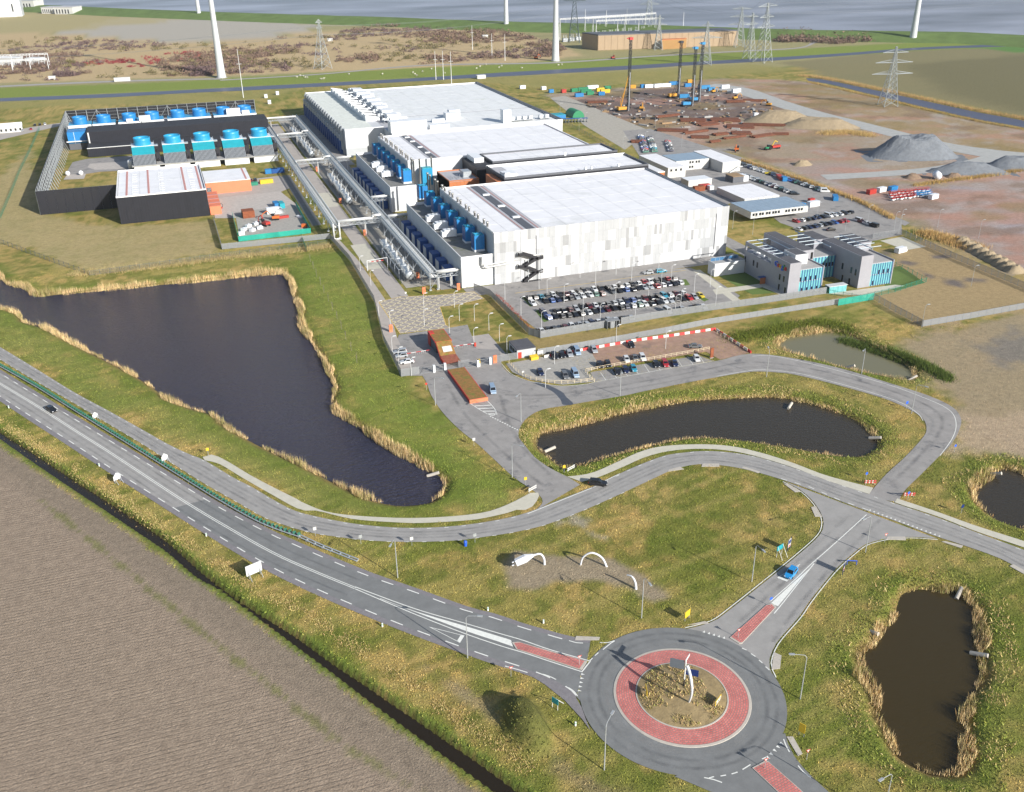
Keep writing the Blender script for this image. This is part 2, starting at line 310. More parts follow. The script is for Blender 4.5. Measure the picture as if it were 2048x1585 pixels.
# verges
paint('600,515 690,500 800,745 850,790 900,835 1000,945 1040,1000 960,1032 905,1012 905,975 850,930 700,840 690,770 640,660 600,560',alb(126,142,62),4,.8,6,.3)
paint('0,620 120,690 300,790 480,880 700,1000 800,1025 620,1010 430,905 300,850 150,775 0,690',alb(132,142,70),3,.7,6,.3)
paint('-60,400 60,300 85,430 240,455 425,440 430,505 300,530 190,548 60,500 -60,480',alb(186,168,122),4,.9,5,.2)
paint('1120,950 1400,890 1560,910 1740,975 1700,960 1600,925 1450,880 1300,900',alb(126,134,62),2,.6,3)
paint('1013,1120 1030,1105 1130,1112 1230,1115 1290,1150 1335,1195 1305,1204 1260,1175 1200,1165 1110,1165 1075,1178 1018,1172',alb(168,152,128),1.2,.95,1.6)
for q in ('1142,1030 1180,1040 1170,1055 1140,1048','1110,1040 1128,1045 1115,1052','1178,1062 1225,1072 1222,1086 1190,1078'): paint(q,alb(176,166,146),1.2,.9,2)
paint('850,1330 900,1350 985,1400 1000,1440 930,1420 880,1370',alb(164,148,116),2,.8,3)
paint('1100,1500 1140,1530 1200,1570 1260,1600 1180,1590 1110,1540',alb(150,134,104),2,.7,3)
blend(alb(150,134,100),(1-sstep(7.0,8.2,np.hypot(X-RBC.x,Y-RBC.y)))*.9)
# water edges
wet=np.full(X.shape,1e3)
for p in ponds.values():
    d=sdist(X,Y,p,16); wet=np.minimum(wet,d)
Zg+=-1.9*(1-sstep(-1.5,3.2,wet))
blend(alb(112,128,52),(1-sstep(3,9,wet+(n2-.5)*5))*.6); blend(alb(150,126,80),(1-sstep(.6,2.6,wet+(n3-.5)*2))*.85)
blend(alb(70,62,46),(1-sstep(-.8,.5,wet)))
dd=sdist(X,Y,ditch,12); Zg+=-2.2*(1-sstep(-.4,1.0,dd)); blend(alb(70,60,40),(1-sstep(.2,.9,dd))*.8)
df=sdist(X,Y,field,20); fm=1-sstep(-.6,.6,df+(n3-.5)*1.4)
blend(alb(120,138,60),((1-sstep(1.2,2.2,dd))*(dd>.6)*(df>-.5))*.85)
blend(alb(166,148,129),fm); blend(alb(148,134,116),fm*sstep(-9,-3,df)*.7)
# weedy tramline of the ploughed field
tl=PL(K('80,1000 150,1055 240,1130 340,1210 440,1295 540,1370 620,1440 720,1510 850,1590')); dt=segdist(X,Y,tl,False)
blend(alb(132,130,84),fm*(1-sstep(.1,.9,dt+(n3-.5)*2.8))*.85)
# mound by the roundabout
mc=P(1050,1448); ma=P(1010,1385)-P(1085,1500); ma.normalize()
ux=(X-mc.x)*ma.x+(Y-mc.y)*ma.y; uy=-(X-mc.x)*ma.y+(Y-mc.y)*ma.x; md=np.sqrt((ux/8.2)**2+(uy/4.3)**2)
Zg+=3.9*(1-sstep(.25,1.0,md))+(md<1)*(n3-.5)*.5; blend(alb(100,102,56),(1-sstep(.6,1.1,md))*.85)
Zg+=.5*(1-sstep(.2,1,np.hypot(X-RBC.x,Y-RBC.y)/7.6))
# everything beyond the sea dike lies under water
sea_edge=K('-700,-8 -200,2 71,10 254,17.8 520,27.2 754,34.3 1010,43.3 1320,51 1553,58.9 1821,63 1930,64.5 2048,71 2300,84 2700,104')
DK=[P(a,b,7.0) for a,b in sea_edge]; beyond=[Vector((p.x,p.y,0)) for p in DK]+[Vector((9000,600,0)),Vector((9000,16000,0)),Vector((-9000,16000,0)),Vector((-9000,2900,0))]
Zg[inside(X,Y,beyond)]=-4
me=bpy.data.meshes.new('ground'); ny,nx=X.shape
me.vertices.add(nx*ny); me.vertices.foreach_set('co',np.stack([X,Y,Zg],-1).astype(np.float32).ravel())
i=np.arange((ny-1)*(nx-1)); r_,c_=i//(nx-1),i%(nx-1); a=r_*nx+c_
q=np.stack([a,a+1,a+nx+1,a+nx],-1).astype(np.int32)
me.loops.add(q.size); me.loops.foreach_set('vertex_index',q.ravel()); me.polygons.add(len(q)); me.polygons.foreach_set('loop_start',np.arange(0,q.size,4,dtype=np.int32))
me.polygons.foreach_set('use_smooth',np.ones(len(q),bool)); me.update()
at=me.color_attributes.new('cover','FLOAT_COLOR','POINT'); at.data.foreach_set('color',np.concatenate([Col,np.ones(X.shape+(1,))],-1).astype(np.float32).ravel())
at=me.attributes.new('plough','FLOAT','POINT'); at.data.foreach_set('value',(fm*sstep(-5,-10,df) if False else fm*(1-sstep(-11,-6,df))).astype(np.float32).ravel())
gm=bpy.data.materials.new('land_cover'); MATS['land_cover']=gm; t,b=nodes_of(gm); L=t.links.new; N=t.nodes.new
b.inputs['Roughness'].default_value=.95; b.inputs['Specular IOR Level'].default_value=.12
ge=N('ShaderNodeNewGeometry'); av=N('ShaderNodeVertexColor'); av.layer_name='cover'; pl=N('ShaderNodeAttribute'); pl.attribute_name='plough'
def noise(sc,det=4,ro=.6,vec=None):
    n=N('ShaderNodeTexNoise'); n.inputs['Scale'].default_value=sc; n.inputs['Detail'].default_value=det; n.inputs['Roughness'].default_value=ro; L(vec or ge.outputs['Position'],n.inputs['Vector']); return n.outputs[0]
def mrange(v,a,b_,c,d):
    n=N('ShaderNodeMapRange'); L(v,n.inputs[0])
    for k,x in zip((1,2,3,4),(a,b_,c,d)): n.inputs[k].default_value=x
    return n.outputs[0]
def math_(op,a,b_=None):
    n=N('ShaderNodeMath'); n.operation=op
    for k,x in ((0,a),(1,b_)):
        if x is None: continue
        if isinstance(x,(int,float)): n.inputs[k].default_value=x
        else: L(x,n.inputs[k])
    return n.outputs[0]
def mul(c,f):
    n=N('ShaderNodeVectorMath'); n.operation='SCALE'; L(c,n.inputs[0]); L(f,n.inputs['Scale']); return n.outputs[0]
fd=(P(342,1405)-P(0,1488)).normalized(); sp=N('ShaderNodeSeparateXYZ'); L(ge.outputs['Position'],sp.inputs[0])
u=math_('ADD',math_('MULTIPLY',sp.outputs[0],-fd.y),math_('MULTIPLY',sp.outputs[1],fd.x)); u=math_('ADD',u,math_('MULTIPLY',noise(.05,2),.3))
fur=mrange(math_('SINE',math_('MULTIPLY',u,6.4)),-1,-.1,-1,.35); al=math_('ADD',math_('MULTIPLY',sp.outputs[0],fd.x*.03),math_('MULTIPLY',sp.outputs[1],fd.y*.03)); cx=N('ShaderNodeCombineXYZ'); L(math_('MULTIPLY',u,.9),cx.inputs[0]); L(al,cx.inputs[1]); rowvar=mrange(noise(1.0,3,.7,cx.outputs[0]),.3,.7,.05,1.25); fur=math_('MULTIPLY',fur,rowvar)
fur=math_('MULTIPLY',math_('MULTIPLY',fur,pl.outputs['Fac']),mrange(noise(.12,5,.7),.3,.65,.25,1))
c=mul(av.outputs[0],mrange(noise(.55,6,.75),.25,.75,.72,1.28)); c=mul(c,mrange(noise(3.2,4,.8),.25,.75,.66,1.34)); c=mul(c,mrange(fur,-1.1,.4,.66,1.04))
L(c,b.inputs['Base Color'])
hb=math_('ADD',math_('MULTIPLY',noise(2.4,5,.7),.34),math_('MULTIPLY',fur,.06)); bp=N('ShaderNodeBump'); bp.inputs['Strength'].default_value=.9; bp.inputs['Distance'].default_value=1; L(hb,bp.inputs['Height']); L(bp.outputs[0],b.inputs['Normal'])
me.materials.append(gm); struct(link('ground',me),'grassy and ploughed polder land under the whole site')
# ================================================================ water
def water(name,col,rough,bscale,bstr,aniso=(1,1,1),rz=0,spec=.5,patch=0,dist=.35):
    m=bpy.data.materials.new(name); MATS[name]=m; t,b=nodes_of(m); L=t.links.new; N=t.nodes.new
    b.inputs['Base Color'].default_value=(*col,1); b.inputs['Roughness'].default_value=rough; b.inputs['IOR'].default_value=1.33; b.inputs['Specular IOR Level'].default_value=spec
    g=N('ShaderNodeNewGeometry'); mp=N('ShaderNodeMapping'); mp.inputs['Scale'].default_value=aniso; mp.inputs['Rotation'].default_value=(0,0,rz); L(g.outputs['Position'],mp.inputs[0])
    n=N('ShaderNodeTexNoise'); n.inputs['Scale'].default_value=bscale; n.inputs['Detail'].default_value=4; n.inputs['Roughness'].default_value=.62; L(mp.outputs[0],n.inputs['Vector'])
    bp=N('ShaderNodeBump'); bp.inputs['Strength'].default_value=bstr; bp.inputs['Distance'].default_value=dist; L(n.outputs[0],bp.inputs['Height']); L(bp.outputs[0],b.inputs['Normal'])
    if patch:
        n2=N('ShaderNodeTexNoise'); n2.inputs['Scale'].default_value=patch; n2.inputs['Detail'].default_value=5; L(mp.outputs[0],n2.inputs['Vector'])
        r=N('ShaderNodeMapRange'); r.inputs[1].default_value=.35; r.inputs[2].default_value=.68; r.inputs[3].default_value=.55; r.inputs[4].default_value=1.5; L(n2.outputs[0],r.inputs[0])
        v=N('ShaderNodeVectorMath'); v.operation='SCALE'; v.inputs[0].default_value=col; L(r.outputs[0],v.inputs['Scale']); L(v.outputs[0],b.inputs['Base Color'])
    return m
wa=P(300,650)-P(100,640); wang=math.atan2(wa.y,wa.x)
water('pond_water_windy',alb(54,58,82),.12,.5,1.0,(1,2.8,1),-wang-.25,.32,0,2.6)
water('pond_water_brown',alb(62,55,43),.12,.9,.3,(1,2,1),.4)
water('pond_water_dark',alb(64,54,30),.12,.8,.2,(1,2,1),.4)
water('pond_water_grey',alb(124,119,90),.15,.8,.10,(1,2,1),.4)
water('ditch_dark',alb(44,37,26),.15,.8,.1); water('sea_water',alb(140,142,154),.35,.05,.5,(1,2,1),.1,.4,.0035)
water('canal_water',alb(84,88,108),.4,.12,.35,(1,1,1),0,.3)
def grow(pts,d):
    c=sum(pts,Vector())/len(pts); return offset(pts+[pts[0]],-d)[:-1] if False else pts
for k,mn,lb in (('a','pond_water_windy','wide wind-rippled pond between the road and the fenced works'),('b','pond_water_brown','long brown pond between footpath and site road'),('c','pond_water_grey','silty grey pond below the offices'),('d','pond_water_brown','dark pond beside the footpath at the sandy track'),('e','pond_water_dark','olive brown pond ringed by reeds beside the roundabout')):
    p=ponds[k]; ar=sum(a.x*b.y-b.x*a.y for a,b in zip(p,p[1:]+p[:1])); q=offset(p+[p[0],p[1]],-1.6 if ar>0 else 1.6)[1:-1]
    sheet('pond_water',q,ZW,mn,label=lb)
sheet('ditch_water',offset(resample(smooth(PL(dit_u,ZW-.1)),3),.4)+offset(resample(smooth(PL(dit_l,ZW-.1)),3),-.4)[::-1],ZW-.1,'ditch_dark',label='narrow black ditch between ploughed field and verge')
sheet('sea',[Vector((p.x,p.y,0)) for p in beyond],-.6,'sea_water',label='wide grey sea behind the green dike')
can_u=K('-200,207 0,197 203,189 355.5,181.5 520,172.7 754,161 881,153.6 1020,144.7 1254,132 1381,124.4 1520,117 1687,107 1848,95 2048,88 2300,80'); can_l=K('-200,214 0,203.5 203,196 355,187.6 520,180 754,167.5 881,160 1020,152.5 1254,139.6 1381,131 1520,123.5 1687,112 1848,99.5 2048,92.5 2300,84')
sheet('canal_water',road(can_u,can_l),.05,'canal_water',label='long straight canal behind the halls below the green bank')
cre_u=K('1612,157 1650,160 1741,179 1848,202 1955,225 2048,242 2200,278'); cre_l=K('1618,163 1660,169 1741,189 1848,215 1955,239 2048,256 2200,294')
sheet('creek_water',road(cre_u,cre_l),.05,'canal_water',label='blue creek beside the brown field and lattice pylon')
# sea dike: swept bank
MATS['dike_grass']=mat('dike_grass',alb(106,126,70),.95,0,.22,.05,.3,.4,.1)
dk=resample(smooth(DK,4),40); prof=[(-62,-.4),(-22,6.4),(-14,7),(0,7),(6,6.6),(40,-3)]
b=MB(); 
for p,tn in zip(dk,tangents(dk)):
    nn=Vector((-tn.y,tn.x,0)); b.v+=[tuple(Vector((p.x,p.y,0))+nn*o+Vector((0,0,z+rnd.uniform(-.2,.2)))) for o,z in prof]
m_=len(prof); b.f=[(i*m_+j,i*m_+j+1,(i+1)*m_+j+1,(i+1)*m_+j) for i in range(len(dk)-1) for j in range(m_-1)]
o=b.build('sea_dike','dike_grass',sm=True); struct(o,'long green sea dike along the shore')
# ================================================================ paving
ASV=dict(rough=.85,spec=.25)
mat('asphalt_new',alb(131,132,131),var=.14,scale=.35,bump=.15,bscale=8,**ASV)
mat('asphalt_old',alb(164,161,157),var=.12,scale=.3,bump=.15,bscale=8,**ASV)
mat('asphalt_site',alb(159,155,151),var=.16,scale=.25,bump=.15,bscale=8,stain=(alb(112,112,114),.18,.55),**ASV)
mat('shoulder_slabs',alb(136,132,134),var=.15,scale=1.2,bump=.3,bscale=5,rough=.9)
mat('concrete_path',alb(206,201,184),var=.10,scale=.6,bump=.1,rough=.9)
mat('concrete_slab',alb(192,184,176),var=.14,scale=.5,bump=.1,rough=.9)
mat('gravel',alb(172,168,160),var=.2,scale=.8,bump=.4,bscale=5,rough=.95)
mat('paint_white',alb(240,240,232),var=.10,scale=1.5,rough=.7)
mat('paint_cream',alb(232,218,178),var=.1,scale=2,rough=.7); mat('paint_yellow',alb(222,186,90),var=.1,scale=2,rough=.7)
mat('kerb_concrete',alb(196,188,176),var=.1,scale=1,rough=.9)
mat('paving_hatch',alb(166,157,150),var=.12,scale=.4,rough=.9); mat('paving_site',alb(182,174,166),var=.10,scale=.3,bump=.1,rough=.9)
def wear(name):
    "wheel-worn asphalt: faint lighter streaks"
    m=MATS[name]; return m
# highway: older light surface, then newer dark surface from a straight seam on
sheet('road_shoulder',polyHW,.03,'shoulder_slabs',label='slab shoulder along the dark main road')
def cut(pts,x): return [p for p in pts if p.x<=x],[p for p in pts if p.x>x]
sx=P(408.7,996.5).x
ua,ub=cut(offset(HUP,.15),sx); la,lb=cut(offset(HLO,-.15),P(350,1021).x-.01)
seam_u=ub[0]; seam_l=la[-1]
sheet('main_road_old_surface',ua+[seam_u]+la[::-1],.036,'asphalt_old',label='older pale asphalt of the main road')
sheet('main_road',[seam_u]+ub+lb[::-1]+[seam_l],.036,'asphalt_new',label='dark grey asphalt of the main road')
sheet('parallel_road',polyPA,.040,'asphalt_old',label='pale parallel road curving below the ponds')
sheet('link_road',polyCO,.045,'asphalt_old',label='link road from the parallel road to the roundabout')
sheet('site_road',polyEN,.034,'asphalt_site',label='site entrance road and yard')
sheet('exit_road',polySE,.043,'asphalt_new',label='road leaving the roundabout past the red splitter island')
sheet('roundabout_road',polyRB,.050,'asphalt_new',label='ring of dark asphalt round the red brick apron')
rs=PL(K('1008,1328 1030,1334 1078,1352 1112,1363 1132,1378 1152,1396 1163,1415 1172,1440 1181,1462 1165,1440 1130,1402 1090,1370 1050,1345'))
sheet('tiled_verge',rs,.055,'shoulder_slabs',label='tiled verge between the road and the grassy mound')
for p,l in ((polyF1,'first stretch'),(polyF2,'middle stretch'),(polyF3,'last stretch')): sheet('footpath',p,.062,'concrete_path',label='pale concrete footpath, '+l)
# markings ----------------------------------------------------------
def line(name,pts,w,z,parent=None,m='paint_white',lab=None):
    o=strip(offset(pts,w/2),offset(pts,-w/2),z).build(name,m,parent)
    if not parent: struct(o,lab or 'painted road line')
    return o
def dashes(pts,on,off,w,z,m='paint_white',lab=None,skip=()):
    pts=resample(pts,.5); n=int(on/.5); g=int((on+off)/.5); b=MB()
    for i in range(0,len(pts)-n,g):
        s=pts[i:i+n+1]; st=strip(offset(s,w/2),offset(s,-w/2),z); b.add(st.v,st.f)
    return struct(b.build('lane_marking',m),lab or 'dashed white lane marking')
ZM=.070
dashes(HUP,3.2,3.4,.24,.044,lab='dashed edge line of the main road towards the site'); dashes(HLO,3.2,3.4,.24,.044,lab='dashed edge line of the main road towards the field')
line('centre_line',offset(HCE,.22),.17,.044,lab='white centre line of the main road'); line('centre_line',offset(HCE,-.22),.17,.044,lab='white centre line of the main road')
wu=resample(smooth(PL(K('710.5,1174.5 827.7,1219.3 927.3,1248.6 1000,1270.5 1022,1277'))),2); wl=resample(smooth(PL(K('710.5,1178.5 824.8,1225 927.3,1264.7 1000,1289.6 1028,1298'))),2)
n_=min(len(wu),len(wl)); wu=resample(smooth(PL(K('760,1197 827.7,1222.3 927.3,1252 1000,1274 1022,1281'))),(wu[-1]-wu[0]).length/60); wl=resample(smooth(PL(K('760,1198 824.8,1222.5 927.3,1261 1000,1285 1026,1294'))),(wl[-1]-wl[0]).length/60)
n_=min(len(wu),len(wl)); struct(strip(wu[:n_],wl[:n_],.044).build('painted_wedge','paint_white'),'solid white wedge before the red splitter island')
line('centre_line',smooth(PL(K('710.5,1174.5 827.7,1217.5 927.3,1246.6 1000,1268 1045,1281 1100,1300 1180.6,1323'))),.2,.0485,lab='white line beside the wedge')
line('centre_line',smooth(PL(K('710.5,1178.5 824.8,1227 927.3,1267 1000,1292 1050,1307 1100,1323.6 1163,1344'))),.2,.0485,lab='white line beside the wedge')
line('stop_line',PL(K('1180.6,1323 1163.5,1345')),.25,.0555)
def tri_marks(a,b,n,s,z=.0555,dirv=None):
    a,b=P(*a),P(*b); d=(b-a); st=d/(n-1); d=d.normalized(); nn=Vector((-d.y,d.x,0))*(1 if dirv is None else dirv); m=MB()
    for i in range(n):
        c=a+st*i; m.add([(c+d*s*.42).to_tuple()[:2]+(z,),(c-d*s*.42).to_tuple()[:2]+(z,),(c+nn*s*1.1).to_tuple()[:2]+(z,)],[(0,1,2)])
    o=m.build('give_way_marking','paint_white'); struct(o,'row of white give-way triangles'); return o
tri_marks((1162.5,1349),(1156,1382),5,.62,dirv=1); tri_marks((1407.5,1266),(1447.5,1278),5,.62,dirv=1); tri_marks((1560,1486),(1533,1514),5,.62,dirv=1)
tri_marks((1739,1022),(1878,1074),17,.62,.0505,1)
def arrow_tri(a,b,c,z=.044):
    "outlined give-way triangle painted on the lane"
    a,b,c=P(*a),P(*b),P(*c); o=MB(); g=(a+b+c)/3
    for p,q,w in ((a,b,.16),(a,c,.16),(b,c,.3)):
        st=strip([p.lerp(g,0),q.lerp(g,0)],[p.lerp(g,w),q.lerp(g,w)],z); o.add(st.v,st.f)
    struct(o.build('give_way_symbol','paint_white'),'large give-way triangle painted on a lane')
arrow_tri((857,1254),(929,1272),(920,1286.5)); arrow_tri((1601,1128),(1554,1156),(1574,1164),.0505)
dashes(resample(smooth(PL(par_lo[:-14])),2),1.1,3.0,.16,.0455); dashes(offset(resample(smooth(PL(par_lo[:-14])),2),.0),.01,50,.1,.0455)
PU=resample(smooth(PL(par_up)),2); dashes(offset(PU,-.35),1.1,3.0,.16,.0455,lab='short dashes along the parallel road beside the footpath')
line('edge_line',PL(K('1056,1028 1184,976.5')),.22,.0500); line('edge_line',PL(K('1210,962 1240,948')),.22,.0500)
dashes(PL(K('1562,958 1620,975 1680,1001 1737,1021')),1.6,1.9,.22,.0505)
for s_ in (con_l,con_r): line('edge_line',offset(resample(smooth(PL(s_)),2),-.4 if s_ is con_l else .4),.2,.0515)
line('centre_line',smooth(PL(K('1733,1030 1660,1096 1620,1131 1590,1160 1540,1204'))),.2,.0505); line('centre_line',smooth(PL(K('1628,1128 1600,1163 1567,1205 1548,1228'))),.2,.0505)
struct(sheet('painted_wedge',PL(K('1621,1136 1600,1160 1556,1213 1541,1208 1580,1172')),.0525,'paint_white'),'white painted wedge on the link road')
for q in ('1229,1283 1222,1287 1206,1300','1197,1306 1190,1312','1185,1317 1178,1324','1484,1297 1493,1301','1502,1308 1511,1314','1518,1321 1525,1327','1531,1334 1539,1341','1533,1515 1524,1519','1501,1530 1485,1540','1475,1545 1463,1549','1452,1551 1441,1553','1428,1554 1418,1557'): line('yield_dash',PL(K(q)),.2,.0555)
for q in ('1138,1282 1152,1286 1166,1287','1199.6,1286 1215,1286 1229,1282','1136.6,1376 1147,1383 1155,1393','1408,1556 1427,1560 1444,1566','1567,1479 1572,1492 1579,1505','1596,1532 1608,1546 1622,1556','1010,1333 1032,1339 1055,1346','1085,1349 1100,1354 1112,1360'): line('edge_dash',smooth(PL(K(q))),.2,.0605)
# outer line of the entrance road
line('edge_line',smooth(PL(K('1433.8,753 1505,741 1540,741 1600,748 1680,768 1760,791 1806,808 1836,828 1846,842'))),.16,.0395)
line('edge_line',smooth(PL(K('1505,713 1540,712 1600,723 1680,743 1780,771 1850,797 1890,815 1908,832 1912,855 1903,880 1880,912'))),.16,.0395)
line('edge_line',smooth(PL(K('1003,728 1022,748 1054,761.5 1089,768.5 1124,772.5 1171,769 1189.7,765 1264.7,751 1335,738 1405,726.5 1428,722'))),.16,.0395)
# ---- splitter islands, brick apron
def brickmat(name,c1,c2,mortar,sc,uv=True):
    m=bpy.data.materials.new(name); MATS[name]=m; t,b=nodes_of(m); L=t.links.new; N=t.nodes.new; b.inputs['Roughness'].default_value=.85; b.inputs['Specular IOR Level'].default_value=.2
    u=N('ShaderNodeUVMap'); br=N('ShaderNodeTexBrick'); br.inputs['Color1'].default_value=(*c1,1); br.inputs['Color2'].default_value=(*c2,1); br.inputs['Mortar'].default_value=(*mortar,1)
    br.inputs['Scale'].default_value=1; br.inputs['Brick Width'].default_value=sc[0]; br.inputs['Row Height'].default_value=sc[1]; br.inputs['Mortar Size'].default_value=sc[2]; br.inputs['Bias'].default_value=-.1; L(u.outputs[0],br.inputs['Vector'])
    n=N('ShaderNodeTexNoise'); n.inputs['Scale'].default_value=.5; n.inputs['Detail'].default_value=6; g=N('ShaderNodeNewGeometry'); L(g.outputs['Position'],n.inputs['Vector'])
    r=N('ShaderNodeMapRange'); r.inputs[1].default_value=.3; r.inputs[2].default_value=.7; r.inputs[3].default_value=.86; r.inputs[4].default_value=1.12; L(n.outputs[0],r.inputs[0])
    v=N('ShaderNodeVectorMath'); v.operation='SCALE'; L(br.outputs[0],v.inputs[0]); L(r.outputs[0],v.inputs['Scale']); L(v.outputs[0],b.inputs['Base Color'])
    bp=N('ShaderNodeBump'); bp.inputs['Strength'].default_value=.6; bp.inputs['Distance'].default_value=.05; bp.invert=True; L(br.outputs['Fac'],bp.inputs['Height']); L(bp.outputs[0],b.inputs['Normal'])
brickmat('red_brick_paving',alb(228,136,127),alb(208,114,108),alb(170,130,124),(.62,.42,.07))
def uvmap(o,f):
    me=o.data; uv=me.uv_layers.new(name='UVMap')
    for l in me.loops: uv.data[l.index].uv=f(me.vertices[l.vertex_index].co)
N1=120
apron=thing('roundabout_apron','red brick truck apron ringed by a pale kerb in the roundabout','roundabout',RBC)
def annulus(r0,r1,z0,z1,n=N1):
    b=MB()
    for i in range(n):
        t=2*math.pi*i/n; b.v+=[(r0*math.cos(t),r0*math.sin(t),z0),(r1*math.cos(t),r1*math.sin(t),z1)]
    b.f=[(2*i,2*i+1,2*((i+1)%n)+1,2*((i+1)%n)) for i in range(n)]; return b
o=annulus(8.25,11.75,.17,.13).build('brick_ring','red_brick_paving',apron)
me=o.data; uv=me.uv_layers.new(name='UVMap')
for p in me.polygons:
    for k,li in zip((0,1,2,3),p.loop_indices):
        a_=p.index/N1*2*math.pi*10+(2*math.pi*10/N1 if k>1 else 0); uv.data[li].uv=(a_,0 if k in (0,3) else 3.5)
b=annulus(11.75,12.2,.14,.12); c_=annulus(12.2,12.25,.12,.03); b.add(c_.v,c_.f); b.build('outer_kerb','kerb_concrete',apron)
b=annulus(8.0,8.25,.26,.24); c_=annulus(8.25,8.26,.24,.1); b.add(c_.v,c_.f); b.build('inner_kerb','kerb_concrete',apron)
mat('island_soil',alb(158,138,100),.95,0,.28,.9,.6,3)
b=MB(); rr=[(8.0,.2),(6.5,.34),(4.5,.55),(2.5,.68),(.05,.72)]; b.lathe([(r,z) for r,z in rr],(0,0,0),48); o=b.build('soil_mound','island_soil',apron,True)
def island(s,lab):
    p=[P(a,b_,0) for a,b_ in K(s)]; c=sum(p,Vector())/len(p); t=thing('splitter_island',lab,'traffic island',c)
    q=[v-c for v in p]; d=(q[1]-q[0]).normalized()
    b=MB(); b.prism([v*1.0 for v in q],0,.15); b.build('kerb','kerb_concrete',t)
    inn=[v*(1-.28/max(.6,v.length)) if v.length<6 else v-v.normalized()*.45 for v in q]
    ar=sum(a.x*b_.y-b_.x*a.y for a,b_ in zip(inn,inn[1:]+inn[:1])); b=MB(); n=len(inn); b.add([(v.x,v.y,.158) for v in (inn if ar>0 else inn[::-1])],[tuple(range(n))])
    o=b.build('brick_surface','red_brick_paving',t); uvmap(o,lambda c:(c.x*d.x+c.y*d.y,-c.x*d.y+c.y*d.x)); return t
island('1024,1286 1036,1285 1100,1303 1174,1324 1163,1341 1100,1321 1032,1299','red brick splitter island beside the white wedge on the main road')
island('1459,1277 1534,1210 1545,1208 1552,1215 1484,1288 1478,1289','red brick splitter island on the link road')
island('1504,1537 1530,1523 1536,1524 1600,1580 1640,1618 1590,1618','red brick splitter island at the road leaving the roundabout')
# concrete verge slabs along the kerbs
vs=[('1150,1281 1198,1281 1200,1275 1152,1273',),('1375,1250 1418,1248 1410,1243 1378,1250',),('1543,1340 1560,1338 1563,1312 1548,1305',),('1573,1474 1586,1474 1605,1508 1596,1513',),('1335,944 1368,939 1360,934 1338,940',),('1403,934 1439,934 1438,928 1405,928',),('1483,936 1516,947 1520,944 1488,934',),('1567,968 1590,985 1601,984 1580,970',),('1622,1015 1632,1013 1644,1034 1630,1034',),('1772,1080 1812,1081 1810,1074 1775,1074',),('1883,1084 1922,1097 1926,1092 1890,1083',),('2019,1133 2048,1149 2050,1142 2026,1129',)]
sm=None
for i,(s_,) in enumerate(vs):
    p=PL(K(s_)); c=sum(p,Vector())/4; b=MB().prism([v-c for v in p],0,.075); tag(b.build('verge_slab','kerb_concrete',None,loc=c),'pale concrete slab panel let into the kerbside verge','slab','concrete verge slabs along the kerbs')
# ================================================================ building materials
def ribbed(name,col,axis,pitch,depth=.35,rough=.5,var=.06,metal=0,dark=.78):
    "sheet cladding: fine ribs along one world axis"
    m=bpy.data.materials.new(name); MATS[name]=m; t,b=nodes_of(m); L=t.links.new; N=t.nodes.new; b.inputs['Roughness'].default_value=rough; b.inputs['Metallic'].default_value=metal; b.inputs['Specular IOR Level'].default_value=.35
    g=N('ShaderNodeNewGeometry'); s=N('ShaderNodeSeparateXYZ'); L(g.outputs['Position'],s.inputs[0])
    m1=N('ShaderNodeMath'); m1.operation='MULTIPLY'; m1.inputs[1].default_value=1/pitch; 
    if axis=='xy':
        ad=N('ShaderNodeMath'); L(s.outputs[0],ad.inputs[0]); L(s.outputs[1],ad.inputs[1]); L(ad.outputs[0],m1.inputs[0])
    else: L(s.outputs['XYZ'.index(axis.upper())],m1.inputs[0])
    m2=N('ShaderNodeMath'); m2.operation='FRACT'; L(m1.outputs[0],m2.inputs[0])
    r=N('ShaderNodeMapRange'); r.interpolation_type='SMOOTHSTEP'; r.inputs[1].default_value=0; r.inputs[2].default_value=.22; r.inputs[3].default_value=dark; r.inputs[4].default_value=1; L(m2.outputs[0],r.inputs[0])
    n=N('ShaderNodeTexNoise'); n.inputs['Scale'].default_value=.35; n.inputs['Detail'].default_value=6; n.inputs['Roughness'].default_value=.7; L(g.outputs['Position'],n.inputs['Vector'])
    r2=N('ShaderNodeMapRange'); r2.inputs[1].default_value=.3; r2.inputs[2].default_value=.7; r2.inputs[3].default_value=1-var; r2.inputs[4].default_value=1+var*.6; L(n.outputs[0],r2.inputs[0])
    mm=N('ShaderNodeMath'); mm.operation='MULTIPLY'; L(r.outputs[0],mm.inputs[0]); L(r2.outputs[0],mm.inputs[1])
    v=N('ShaderNodeVectorMath'); v.operation='SCALE'; v.inputs[0].default_value=col; L(mm.outputs[0],v.inputs['Scale']); L(v.outputs[0],b.inputs['Base Color'])
    bp=N('ShaderNodeBump'); bp.inputs['Strength'].default_value=depth; bp.inputs['Distance'].default_value=.05; L(r.outputs[0],bp.inputs['Height']); L(bp.outputs[0],b.inputs['Normal'])
    return m
ribbed('clad_white',(.55,.555,.56),'x',.55); ribbed('clad_pale_grey',(.405,.415,.425),'x',.55); ribbed('clad_mid_grey',(.32,.325,.33),'x',.55)
mat('wall_white',(.55,.56,.57),.55,var=.05,scale=.3,stain=((.58,.58,.57),.25,.66)); mat('wall_grey_side',(.52,.55,.58),.55,var=.06,scale=.3); mat('base_grey',(.42,.44,.46),.6,var=.06,scale=.4)
mat('roof_white',(.77,.765,.775),.6,var=.07,scale=.15,stain=((.64,.64,.63),.07,.56)); mat('roof_pale',(.70,.71,.705),.65,var=.09,scale=.2,stain=((.52,.55,.48),.12,.58)); mat('roof_mossy',(.66,.68,.62),.75,var=.14,scale=.4,stain=((.54,.57,.47),.2,.56))
